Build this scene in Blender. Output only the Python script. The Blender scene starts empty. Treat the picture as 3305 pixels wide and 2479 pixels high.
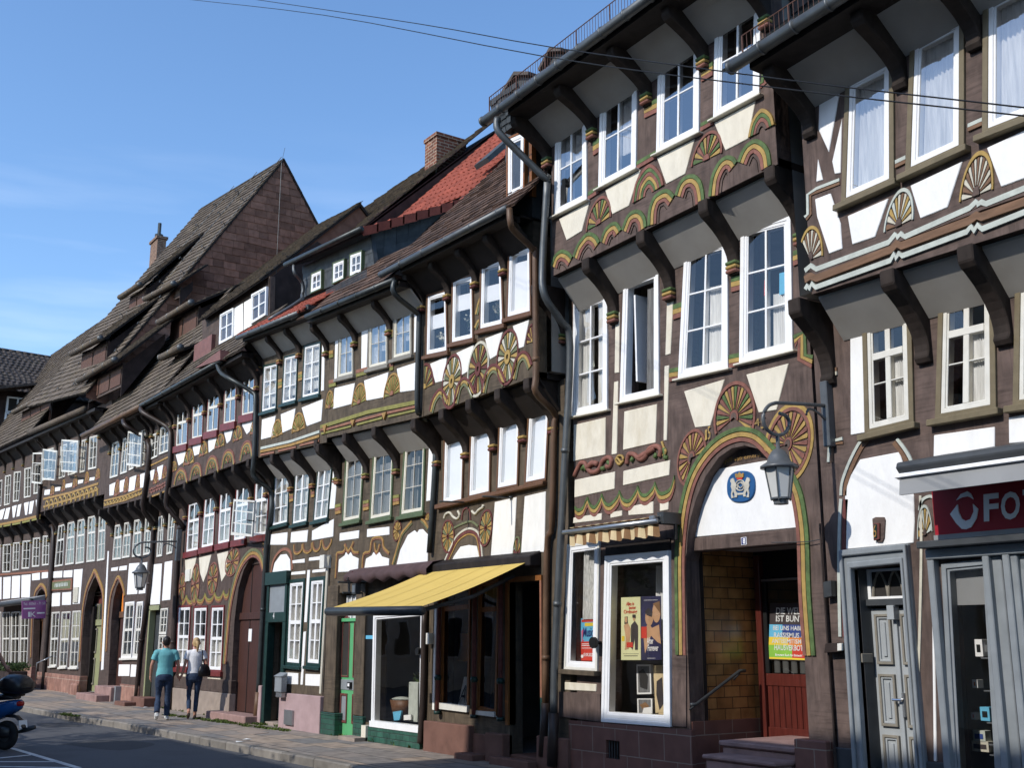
import bpy, bmesh, math, random
from mathutils import Vector, Matrix
from mathutils.geometry import delaunay_2d_cdt
random.seed(7)
scene = bpy.context.scene
COL = scene.collection
# ------------------------------------------------------------------ camera
CX, CY, FPX = 1652.5, 1239.5, 3600.0
PITCH = math.atan((2066 - CY) / FPX)
AZ = math.atan(0.68)
CAM = Vector((0, -9.0, 1.65))
FW = Vector((-math.cos(AZ) * math.cos(PITCH), math.sin(AZ) * math.cos(PITCH), math.sin(PITCH)))
RT = Vector((math.sin(AZ), math.cos(AZ), 0))
UP = RT.cross(FW)
cd = bpy.data.cameras.new('camera')
cd.sensor_width = 36; cd.lens = 36 * FPX / 3305; cd.clip_end = 3000; cd.clip_start = 0.1
cam = bpy.data.objects.new('camera', cd); COL.objects.link(cam)
M = Matrix((RT, UP, -FW)).transposed().to_4x4(); M.translation = CAM
cam.matrix_world = M
scene.camera = cam
# ------------------------------------------------------------------ sky, sun, exposure
SUN_EL, SUN_DIR = 35.9, Vector((0.0144, -0.81, 0.586)).normalized()
w = bpy.data.worlds.new('World'); scene.world = w; w.use_nodes = True
nt = w.node_tree; nt.nodes.clear()
out = nt.nodes.new('ShaderNodeOutputWorld'); bg = nt.nodes.new('ShaderNodeBackground')
sky = nt.nodes.new('ShaderNodeTexSky'); sky.sky_type = 'NISHITA'; sky.sun_disc = False
sky.sun_elevation = math.radians(SUN_EL); sky.sun_rotation = math.atan2(SUN_DIR.x, SUN_DIR.y)
sky.air_density = 1.0; sky.dust_density = .6; sky.ozone_density = 3.5; sky.altitude = 100
tc = nt.nodes.new('ShaderNodeTexCoord'); mp = nt.nodes.new('ShaderNodeMapping')
mp.inputs['Rotation'].default_value = (0, 0, AZ); mp.inputs['Scale'].default_value = (2.0, 2.0, 16.0)
nz = nt.nodes.new('ShaderNodeTexNoise'); nz.inputs['Scale'].default_value = 1.35; nz.inputs['Detail'].default_value = 5; nz.inputs['Roughness'].default_value = .5
rp = nt.nodes.new('ShaderNodeValToRGB'); rp.color_ramp.elements[0].position = .47; rp.color_ramp.elements[1].position = .8
rp.color_ramp.elements[1].color = (.22, .22, .22, 1)
mx = nt.nodes.new('ShaderNodeMixRGB'); mx.inputs[2].default_value = (8.2, 8.6, 9.2, 1)
L = nt.links.new
L(tc.outputs['Generated'], mp.inputs[0]); L(mp.outputs[0], nz.inputs['Vector']); L(nz.outputs['Fac'], rp.inputs[0])
hs = nt.nodes.new('ShaderNodeHueSaturation'); hs.inputs['Saturation'].default_value = 1.08; hs.inputs['Value'].default_value = 1.3
sx = nt.nodes.new('ShaderNodeSeparateXYZ'); mz = nt.nodes.new('ShaderNodeMapRange'); mz.inputs[1].default_value = .30; mz.inputs[2].default_value = .44; mz.inputs[3].default_value = 1; mz.inputs[4].default_value = 0
mm_ = nt.nodes.new('ShaderNodeMath'); mm_.operation = 'MULTIPLY'
L(tc.outputs['Generated'], sx.inputs[0]); L(sx.outputs[2], mz.inputs[0]); L(rp.outputs[0], mm_.inputs[0]); L(mz.outputs[0], mm_.inputs[1])
L(sky.outputs[0], hs.inputs['Color']); L(hs.outputs[0], mx.inputs[1]); L(mm_.outputs[0], mx.inputs[0]); L(mx.outputs[0], bg.inputs[0]); L(bg.outputs[0], out.inputs[0])
bg.inputs[1].default_value = 0.15
sd = bpy.data.lights.new('sun', 'SUN'); sd.energy = 3.05; sd.angle = math.radians(.53); sd.color = (1, .955, .88)
so = bpy.data.objects.new('sun', sd); COL.objects.link(so); so.location = (0, -40, 40)
so.rotation_euler = SUN_DIR.to_track_quat('Z', 'Y').to_euler()
vs = scene.view_settings; vs.view_transform = 'Standard'; vs.look = 'None'; vs.exposure = .36; vs.gamma = 1; vs.use_curve_mapping = False

# ------------------------------------------------------------------ photo frames -> points on real planes
FR = {'S': (0, 0, 1), 'A': (0, 0, .66929), 'B': (0, 1000, 2.370), 'C': (0, 1700, 2.130), 'D': (700, 1000, 2.0733), 'E': (700, 1700, 2.130),
      'F': (1000, 800, 1.8433), 'G': (1000, 1600, 1.8878), 'H': (0, 450, 1.7015), 'I': (900, 300, 1.843), 'J': (1700, 0, 1.8433),
      'K': (1700, 700, 1.659), 'L': (1700, 1600, 1.887), 'M': (2400, 0, 1.8431), 'N': (2400, 700, 1.8431), 'O': (2500, 1579, 1.8435),
      'Q': (2100, 1200, 2.37), 'Z': (0, 1900, 2.866), 'P': (450, 2000, 4.74), 'T': (2500, 1250, 2.5525)}
def src(fr, x, y):
    a, b, s = FR[fr]; return a + x / s, b + y / s
def ray(fr, x, y):
    x, y = src(fr, x, y); return FW * FPX + RT * (x - CX) - UP * (y - CY)
def on3(fr, x, y, d=0):
    v = ray(fr, x, y); return CAM + v * ((-d - CAM.y) / v.y)
def on(fr, x, y, d=0):
    p = on3(fr, x, y, d); return (p.x, p.z)
def onX(fr, x, y, X):
    v = ray(fr, x, y); return CAM + v * ((X - CAM.x) / v.x)
def onZ(fr, x, y, Z=0):
    v = ray(fr, x, y); return CAM + v * ((Z - CAM.z) / v.z)
def onP(fr, x, y, O, N):
    v = ray(fr, x, y); return CAM + v * ((O - CAM).dot(N) / v.dot(N))
def prs(s):
    return [tuple(float(c) for c in t.split(',')) for t in s.split()]
def pts(fr, s, d=0):
    """points 'x,y x,y'; a leading letter switches the frame"""
    r = []
    for t in s.split():
        if t[0].isalpha(): fr = t[0]; t = t[1:]
        x, y = t.split(','); r.append(on(fr, float(x), float(y), d))
    return r

# ------------------------------------------------------------------ materials
MATS = {}
def _mat(name):
    m = bpy.data.materials.new(name); m.use_nodes = True
    return m, m.node_tree, m.node_tree.nodes['Principled BSDF']
def pos(nt, mode='P', scale=1.0):
    g = nt.nodes.new('ShaderNodeNewGeometry')
    if mode == 'P' : 
        v = g.outputs['Position']
    else:
        s = nt.nodes.new('ShaderNodeSeparateXYZ'); nt.links.new(g.outputs['Position'], s.inputs[0])
        c = nt.nodes.new('ShaderNodeCombineXYZ')
        if mode == 'W':
            a = nt.nodes.new('ShaderNodeMath'); nt.links.new(s.outputs[0], a.inputs[0]); nt.links.new(s.outputs[1], a.inputs[1])
            nt.links.new(a.outputs[0], c.inputs[0]); nt.links.new(s.outputs[2], c.inputs[1])
        v = c.outputs[0]
    return v
def mat(key, col, rough=.7, var=.25, scale=6, bump=.15, stretch=(1, 1, 1), spec=.3, metal=0, island=0, dark=None, dscale=2, damt=.5, detail=6, coat=0, streak=0):
    """painted / raw surface: base colour with noise variation, optional stain colour, bump and per-piece variation"""
    m, nt, b = _mat(key); L = nt.links.new
    b.inputs['Roughness'].default_value = rough; b.inputs['Metallic'].default_value = metal
    b.inputs['Specular IOR Level'].default_value = spec; b.inputs['Coat Weight'].default_value = coat
    mp = nt.nodes.new('ShaderNodeMapping'); mp.inputs['Scale'].default_value = stretch; L(pos(nt), mp.inputs[0])
    n = nt.nodes.new('ShaderNodeTexNoise'); n.inputs['Scale'].default_value = scale; n.inputs['Detail'].default_value = detail; L(mp.outputs[0], n.inputs['Vector'])
    r = nt.nodes.new('ShaderNodeValToRGB')
    c0 = [max(0, c * (1 - var)) for c in col]; c1 = [min(1, c * (1 + var)) for c in col]
    r.color_ramp.elements[0].position = .3; r.color_ramp.elements[0].color = (*c0, 1)
    r.color_ramp.elements[1].position = .7; r.color_ramp.elements[1].color = (*c1, 1)
    L(n.outputs['Fac'], r.inputs[0]); c = r.outputs[0]
    if dark is not None:
        n2 = nt.nodes.new('ShaderNodeTexNoise'); n2.inputs['Scale'].default_value = dscale; n2.inputs['Detail'].default_value = 7; n2.inputs['Roughness'].default_value = .65
        L(mp.outputs[0], n2.inputs['Vector'])
        r2 = nt.nodes.new('ShaderNodeValToRGB'); r2.color_ramp.elements[0].position = .5; r2.color_ramp.elements[1].position = .75
        r2.color_ramp.elements[1].color = (damt, damt, damt, 1); L(n2.outputs['Fac'], r2.inputs[0])
        mx = nt.nodes.new('ShaderNodeMixRGB'); L(r2.outputs[0], mx.inputs[0]); L(c, mx.inputs[1]); mx.inputs[2].default_value = (*dark, 1); c = mx.outputs[0]
    if streak:
        outs = []
        for sc_ in ((1.0, 1.0, 13), (9, 9, .6)):
            m3 = nt.nodes.new('ShaderNodeMapping'); m3.inputs['Scale'].default_value = sc_; L(pos(nt), m3.inputs[0])
            n3 = nt.nodes.new('ShaderNodeTexNoise'); n3.inputs['Scale'].default_value = 2.2; n3.inputs['Detail'].default_value = 5; n3.inputs['Roughness'].default_value = .65; n3.inputs['Distortion'].default_value = .4; L(m3.outputs[0], n3.inputs['Vector']); outs.append(n3.outputs['Fac'])
        sel = nt.nodes.new('ShaderNodeTexNoise'); sel.inputs['Scale'].default_value = .9; sel.inputs['Detail'].default_value = 0; L(pos(nt), sel.inputs['Vector'])
        s3 = nt.nodes.new('ShaderNodeMapRange'); s3.inputs[1].default_value = .47; s3.inputs[2].default_value = .53; L(sel.outputs['Fac'], s3.inputs[0])
        b3 = nt.nodes.new('ShaderNodeMixRGB'); L(s3.outputs[0], b3.inputs[0]); L(outs[0], b3.inputs[1]); L(outs[1], b3.inputs[2])
        r3 = nt.nodes.new('ShaderNodeMapRange'); r3.inputs[1].default_value = .30; r3.inputs[2].default_value = .52; r3.inputs[3].default_value = 1 - streak; r3.inputs[4].default_value = 1.05; L(b3.outputs[0], r3.inputs[0])
        x3 = nt.nodes.new('ShaderNodeMixRGB'); x3.blend_type = 'MULTIPLY'; x3.inputs[0].default_value = 1; L(c, x3.inputs[1]); L(r3.outputs[0], x3.inputs[2]); c = x3.outputs[0]
    if island:
        g = nt.nodes.new('ShaderNodeNewGeometry'); h = nt.nodes.new('ShaderNodeHueSaturation')
        mr = nt.nodes.new('ShaderNodeMapRange'); mr.inputs[3].default_value = 1 - island; mr.inputs[4].default_value = 1 + island
        L(g.outputs['Random Per Island'], mr.inputs[0]); L(mr.outputs[0], h.inputs['Value']); L(c, h.inputs['Color']); c = h.outputs[0]
    L(c, b.inputs['Base Color'])
    if bump:
        bp = nt.nodes.new('ShaderNodeBump'); bp.inputs['Strength'].default_value = bump; bp.inputs['Distance'].default_value = .02
        L(n.outputs['Fac'], bp.inputs['Height']); L(bp.outputs[0], b.inputs['Normal'])
    MATS[key] = m; return m
def brick(key, c1, c2, mo, bw, bh, mode='W', ms=.01, rough=.7, bump=.4, spec=.3, off=.5, nvar=.3, bias=0):
    m, nt, b = _mat(key); L = nt.links.new
    v = pos(nt, mode) if mode != 'XY' else pos(nt)
    t = nt.nodes.new('ShaderNodeTexBrick'); t.inputs['Scale'].default_value = 1; t.inputs['Brick Width'].default_value = bw; t.inputs['Row Height'].default_value = bh
    t.inputs['Mortar Size'].default_value = ms; t.offset = off; t.inputs['Bias'].default_value = bias
    t.inputs['Color1'].default_value = (*c1, 1); t.inputs['Color2'].default_value = (*c2, 1); t.inputs['Mortar'].default_value = (*mo, 1); t.inputs['Mortar Smooth'].default_value = .2
    L(v, t.inputs['Vector'])
    n = nt.nodes.new('ShaderNodeTexNoise'); n.inputs['Scale'].default_value = 5; n.inputs['Detail'].default_value = 7; L(pos(nt), n.inputs['Vector'])
    mr = nt.nodes.new('ShaderNodeMapRange'); mr.inputs[1].default_value = .3; mr.inputs[2].default_value = .7; mr.inputs[3].default_value = 1 - nvar; mr.inputs[4].default_value = 1 + nvar; L(n.outputs['Fac'], mr.inputs[0])
    mx = nt.nodes.new('ShaderNodeMixRGB'); mx.blend_type = 'MULTIPLY'; mx.inputs[0].default_value = 1; L(t.outputs['Color'], mx.inputs[1]); L(mr.outputs[0], mx.inputs[2])
    L(mx.outputs[0], b.inputs['Base Color']); b.inputs['Roughness'].default_value = rough; b.inputs['Specular IOR Level'].default_value = spec
    bp = nt.nodes.new('ShaderNodeBump'); bp.inputs['Strength'].default_value = bump; bp.inputs['Distance'].default_value = .01; bp.invert = True
    L(t.outputs['Fac'], bp.inputs['Height']); L(bp.outputs[0], b.inputs['Normal'])
    MATS[key] = m
def glass(key, refl=.12, tint=(1, 1, 1), rough=.0, wav=.008):
    m = bpy.data.materials.new(key); m.use_nodes = True; nt = m.node_tree; nt.nodes.clear(); L = nt.links.new
    o = nt.nodes.new('ShaderNodeOutputMaterial'); mix = nt.nodes.new('ShaderNodeMixShader')
    t = nt.nodes.new('ShaderNodeBsdfTransparent'); t.inputs[0].default_value = (*tint, 1)
    g = nt.nodes.new('ShaderNodeBsdfGlossy'); g.inputs['Roughness'].default_value = rough
    f = nt.nodes.new('ShaderNodeFresnel'); f.inputs[0].default_value = 1.5
    a = nt.nodes.new('ShaderNodeMath'); a.inputs[1].default_value = refl; L(f.outputs[0], a.inputs[0])
    n = nt.nodes.new('ShaderNodeTexNoise'); n.inputs['Scale'].default_value = 2.0; n.inputs['Detail'].default_value = 1; L(pos(nt), n.inputs['Vector'])
    bp = nt.nodes.new('ShaderNodeBump'); bp.inputs['Strength'].default_value = wav; bp.inputs['Distance'].default_value = .3; L(n.outputs['Fac'], bp.inputs['Height']); L(bp.outputs[0], g.inputs['Normal'])
    L(a.outputs[0], mix.inputs[0]); L(t.outputs[0], mix.inputs[1]); L(g.outputs[0], mix.inputs[2]); L(mix.outputs[0], o.inputs[0])
    MATS[key] = m
ST = (6, 6, .6)
mat('timber_a', (.105, .074, .063), .78, .3, 5, .6, (1.4, 1.4, .8), .25, dark=(.045, .032, .028), dscale=3, damt=.6, streak=.4)
mat('timber_b', (.092, .070, .048), .78, .3, 5, .6, (1.4, 1.4, .8), .25, dark=(.04, .03, .022), dscale=3, damt=.6, streak=.4)
mat('timber_c', (.082, .058, .048), .78, .3, 6, .5, (1.4, 1.4, .8), .25, dark=(.035, .025, .02), dscale=3, damt=.6, streak=.35)
mat('bracket', (.030, .022, .018), .75, .35, 6, .5, (1.4, 1.4, .8), .2)
mat('timber_dark', (.016, .012, .011), .7, .35, 6, .4, (1.4, 1.4, .8), .25)
mat('plaster_white', (.76, .745, .70), .85, .05, 4, .8, (2.5, 2.5, .8), dark=(.62, .58, .5), dscale=2.2, damt=.35)
mat('plaster_pure', (.78, .775, .76), .85, .04, 4, .8, (2.5, 2.5, .8), dark=(.7, .7, .68), dscale=2, damt=.2)
mat('plaster_cream', (.68, .63, .52), .85, .07, 4, .8, (2.2, 2.2, .8), dark=(.45, .38, .25), dscale=1.6, damt=.55)
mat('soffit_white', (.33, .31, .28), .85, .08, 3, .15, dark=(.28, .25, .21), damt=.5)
mat('white_paint', (.80, .80, .80), .35, .03, 8, .05, spec=.4, dark=(.66, .64, .6), dscale=3, damt=.25)
mat('cream_paint', (.68, .64, .53), .45, .06, 8, .1, spec=.4, dark=(.5, .45, .35), dscale=3, damt=.35)
mat('old_white', (.66, .64, .58), .5, .08, 10, .1, dark=(.4, .37, .3), dscale=5, damt=.4)
mat('olive_paint', (.155, .125, .075), .5, .12, 10, .1)
mat('olive_light', (.22, .20, .165), .5, .12, 10, .1)
mat('green_paint', (.085, .115, .055), .5, .15, 10, .1)
mat('dark_green', (.012, .035, .030), .4, .2, 10, .1)
mat('wood_brown', (.13, .062, .030), .5, .2, 9, .1, ST)
mat('wood_orange', (.22, .085, .025), .45, .2, 9, .1, ST)
mat('red_trim', (.15, .024, .022), .45, .2, 9, .1)
mat('green_leaf', (.085, .135, .045), .65, .3, 14, .3, dark=(.05, .06, .03), dscale=9, damt=.65)
mat('yellow', (.37, .245, .075), .65, .15, 12, .25, dark=(.16, .11, .05), dscale=9, damt=.6)
mat('red_ochre', (.215, .088, .065), .65, .2, 12, .3, dark=(.09, .05, .04), dscale=8, damt=.7)
mat('gold', (.34, .20, .06), .6, .2, 12, .3, dark=(.16, .09, .03), dscale=8, damt=.45)
mat('salmon', (.26, .115, .072), .65, .2, 12, .3, dark=(.12, .06, .03), dscale=8, damt=.4)
mat('olive', (.22, .205, .055), .65, .2, 12, .3, dark=(.1, .09, .03), dscale=8, damt=.4)
mat('olive_grey', (.14, .15, .075), .65, .2, 12, .3)
mat('deep_red', (.13, .04, .034), .65, .2, 12, .3)
mat('bone', (.52, .49, .40), .7, .12, 12, .3, dark=(.3, .27, .2), dscale=8, damt=.4)
mat('pale_blue', (.46, .49, .44), .7, .1, 12, .2, dark=(.2, .22, .2), dscale=8, damt=.35)
mat('earth_orange', (.17, .095, .055), .7, .25, 12, .3, (.4, .4, 2), dark=(.08, .05, .03), dscale=6, damt=.5)
mat('zinc', (.105, .112, .115), .5, .2, 5, .08, metal=.6, spec=.5)
mat('zinc_dark', (.05, .055, .055), .45, .25, 5, .08, metal=.6)
mat('pipe_brown', (.035, .024, .02), .45, .25, 5, .08)
mat('pipe_bronze', (.11, .062, .035), .5, .25, 5, .08)
mat('rust_iron', (.10, .048, .034), .7, .4, 20, .2)
mat('iron', (.035, .038, .04), .45, .2, 10, .1, spec=.5)
mat('lamp_grey', (.085, .092, .098), .4, .15, 8, .05, spec=.5)
mat('black', (.01, .01, .01), .5, .2, 8, .05)
mat('interior', (.24, .23, .21), .9, .2, 2, 0)
mat('interior_dark', (.03, .027, .025), .9, .2, 2, 0)
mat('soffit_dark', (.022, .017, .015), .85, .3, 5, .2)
mat('curtain', (.62, .62, .60), .9, .22, 9, .5, (3, 3, .12))
mat('blind', (.72, .74, .77), .7, .03, 3, .02)
mat('lace', (.50, .50, .48), .9, .35, 26, .5, (2, 2, .5))
mat('curtain_dark', (.16, .16, .16), .9, .35, 14, .5, (3, 3, .15))
mat('slate_stone', (.105, .082, .062), .9, .3, 7, .5, island=.28, dark=(.135, .108, .055), dscale=1.3, damt=.5)
mat('slate_gable', (.19, .095, .065), .9, .25, 6, .5, island=.32, dark=(.16, .11, .09), dscale=1.5, damt=.4)
mat('slate_grey', (.05, .055, .058), .6, .25, 7, .3, island=.3)
mat('tile_red', (.25, .058, .034), .75, .18, 5, .2, island=.2, dark=(.2, .055, .032), dscale=1.5, damt=.3)
mat('tile_brown', (.10, .060, .042), .85, .3, 6, .3, island=.4, dark=(.05, .04, .035), dscale=1.2, damt=.6)
mat('tile_dark', (.058, .047, .04), .7, .3, 6, .3, island=.35, dark=(.07, .06, .035), dscale=1.2, damt=.5)
mat('wood_shutter', (.095, .047, .033), .75, .3, 8, .3, (8, 8, .8))
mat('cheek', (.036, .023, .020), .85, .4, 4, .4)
mat('copper_box', (.17, .075, .062), .6, .2, 5, .1)
mat('door_brown', (.055, .022, .016), .6, .3, 8, .3, (8, 8, .4))
mat('door_green', (.10, .36, .155), .4, .06, 6, .05, spec=.4)
mat('door_sage', (.27, .28, .15), .5, .1, 6, .1)
mat('door_grey', (.33, .35, .36), .4, .06, 6, .05, spec=.4)
mat('frame_grey', (.225, .245, .26), .45, .1, 6, .08, dark=(.14, .155, .17), dscale=2, damt=.4)
mat('grey_dark', (.05, .055, .06), .5, .15, 6, .05)
mat('door_red', (.085, .018, .013), .35, .25, 8, .15, (6, 6, .5), coat=.3)
mat('pink_stone', (.29, .185, .165), .85, .2, 5, .4, dark=(.17, .10, .085), dscale=2.2, damt=.6)
mat('pink_render', (.36, .255, .255), .85, .1, 5, .3, dark=(.25, .17, .16), dscale=1.6, damt=.5)
mat('beige_stone', (.29, .235, .195), .85, .15, 5, .3, dark=(.18, .14, .11), dscale=1.8, damt=.5)
mat('red_stone', (.16, .082, .062), .85, .2, 5, .4, dark=(.11, .06, .045), dscale=2.5, damt=.5)
brick('plinth_tile', (.155, .072, .055), (.18, .085, .066), (.26, .2, .16), .44, .30, 'W', .006, .5, .3, nvar=.15)
brick('sandstone', (.30, .165, .125), (.24, .125, .095), (.35, .25, .2), .9, .42, 'W', .012, .85, .4)
brick('glazed_tile', (.36, .19, .065), (.26, .125, .04), (.07, .045, .02), .25, .125, 'W', .006, .22, .5, .5, nvar=.35)
brick('green_tile', (.02, .075, .055), (.028, .10, .07), (.015, .04, .03), .22, .09, 'W', .008, .3, .5, .5)
brick('chimney_brick', (.19, .065, .035), (.10, .042, .03), (.30, .23, .17), .25, .085, 'W', .012, .85, .6)
brick('chimney_brick_far', (.20, .11, .07), (.13, .07, .05), (.26, .2, .15), .3, .1, 'W', .014, .85, .6)
brick('paving', (.17, .165, .16), (.32, .25, .19), (.05, .047, .043), .95, .55, 'XY', .012, .85, .35, nvar=.3)
mat('asphalt', (.085, .086, .091), .85, .15, 60, .25, dark=(.045, .046, .05), dscale=.8, damt=.8)
mat('asphalt_patch', (.055, .055, .058), .9, .2, 40, .3, dark=(.035, .036, .038), dscale=1.5, damt=.6)
mat('awning_seam', (.555, .395, .105), .85, .1, 6, .1)
mat('kerb', (.20, .18, .155), .85, .2, 4, .4, island=.15, dark=(.1, .095, .085), dscale=2.5, damt=.5)
mat('road_paint', (.62, .62, .60), .7, .1, 8, .1, dark=(.1, .1, .1), dscale=5, damt=.6)
mat('weed', (.075, .105, .022), .9, .35, 12, .2, island=.4)
mat('leaf', (.045, .075, .022), .7, .3, 12, .1, island=.5)
mat('bark', (.09, .065, .045), .9, .3, 8, .5)
mat('awning_yellow', (.60, .43, .115), .85, .05, 3, .1, dark=(.5, .35, .085), dscale=1.5, damt=.4)
mat('awning_mauve', (.075, .045, .045), .8, .2, 5, .2)
mat('awning_grey', (.26, .265, .27), .7, .1, 4, .1, dark=(.17, .17, .17), dscale=2, damt=.4)
mat('canvas_pale', (.62, .49, .29), .85, .12, 6, .2); mat('canvas_brown', (.22, .12, .055), .85, .15, 6, .2)
mat('alu', (.38, .39, .40), .35, .08, 5, .03, metal=.8)
mat('sign_red', (.34, .018, .03), .35, .05, 3, .0); mat('sign_white', (.82, .82, .82), .4, .02, 3, 0)
mat('sign_purple', (.26, .085, .23), .4, .45, .9, 0, (.35, .35, .2)); mat('sign_blue', (.02, .03, .16), .35, .1, 5, 0)
mat('emblem_blue', (.02, .085, .22), .35, .15, 6, .1); mat('sign_shield', (.085, .02, .025), .4, .1, 5, 0)
mat('silver', (.48, .45, .38), .6, .15, 8, .05)
mat('paper', (.78, .78, .76), .7, .03, 6, 0); mat('poster_cream', (.66, .66, .38), .6, .05, 3, 0); mat('poster_night', (.035, .035, .09), .5, .5, 3, 0)
mat('p_red', (.55, .05, .03), .6, .1, 4, 0); mat('p_tan', (.50, .30, .17), .6, .12, 9, 0); mat('p_dark', (.05, .04, .04), .6, .2, 8, 0)
mat('p_blue', (.12, .42, .62), .6, .12, 6, 0); mat('p_green', (.22, .46, .06), .6, .1, 6, 0); mat('p_yellow', (.75, .55, .05), .6, .1, 6, 0); mat('p_navy', (.03, .06, .22), .6, .1, 6, 0)
mat('p_orange', (.7, .22, .03), .6, .1, 5, 0); mat('p_pink', (.55, .12, .2), .6, .1, 5, 0)
mat('frost', (.55, .55, .53), .35, .03, 4, 0, spec=.5)
mat('skin', (.42, .21, .145), .55, .08, 12, .05); mat('skin_tan', (.36, .17, .11), .55, .08, 12, .05)
mat('polo', (.14, .40, .43), .85, .08, 9, .25); mat('tee', (.72, .72, .74), .85, .05, 9, .25); mat('jeans', (.022, .038, .075), .85, .3, 20, .2, dark=(.05, .085, .15), dscale=3, damt=.5)
mat('hair_black', (.012, .010, .009), .5, .3, 30, .3); mat('hair_blonde', (.42, .29, .14), .5, .3, 30, .3, (4, 4, .6)); mat('leather', (.012, .012, .014), .4, .3, 20, .2)
mat('sneaker', (.62, .62, .60), .6, .1, 12, .1); mat('pump', (.04, .028, .022), .6, .2, 9, .1); mat('cloth_dark', (.04, .04, .05), .85, .2, 12, .2)
mat('scooter_blue', (.012, .09, .28), .25, .1, 4, 0, spec=.5, coat=.6); mat('scooter_black', (.012, .012, .014), .35, .15, 8, .02, spec=.5); mat('rubber', (.018, .018, .019), .8, .2, 15, .1)
mat('chrome', (.5, .5, .52), .2, .05, 5, 0, metal=.95); mat('tail_red', (.35, .01, .01), .25, .05, 4, 0)
mat('terracotta', (.30, .12, .06), .8, .15, 6, .2); mat('petal', (.75, .73, .60), .8, .15, 9, .1, island=.2)
mat('facade_opp', (.62, .57, .49), .85, .1, 2, .1); mat('roof_opp', (.16, .06, .04), .85, .2, 3, .2)
glass('glass', .05); glass('glass_sky', .28); glass('glass_dark', .05, (.38, .38, .38)); glass('glass_clear', .02)  # glass_dark: tint puts the shade of the porch into the door glass
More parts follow.
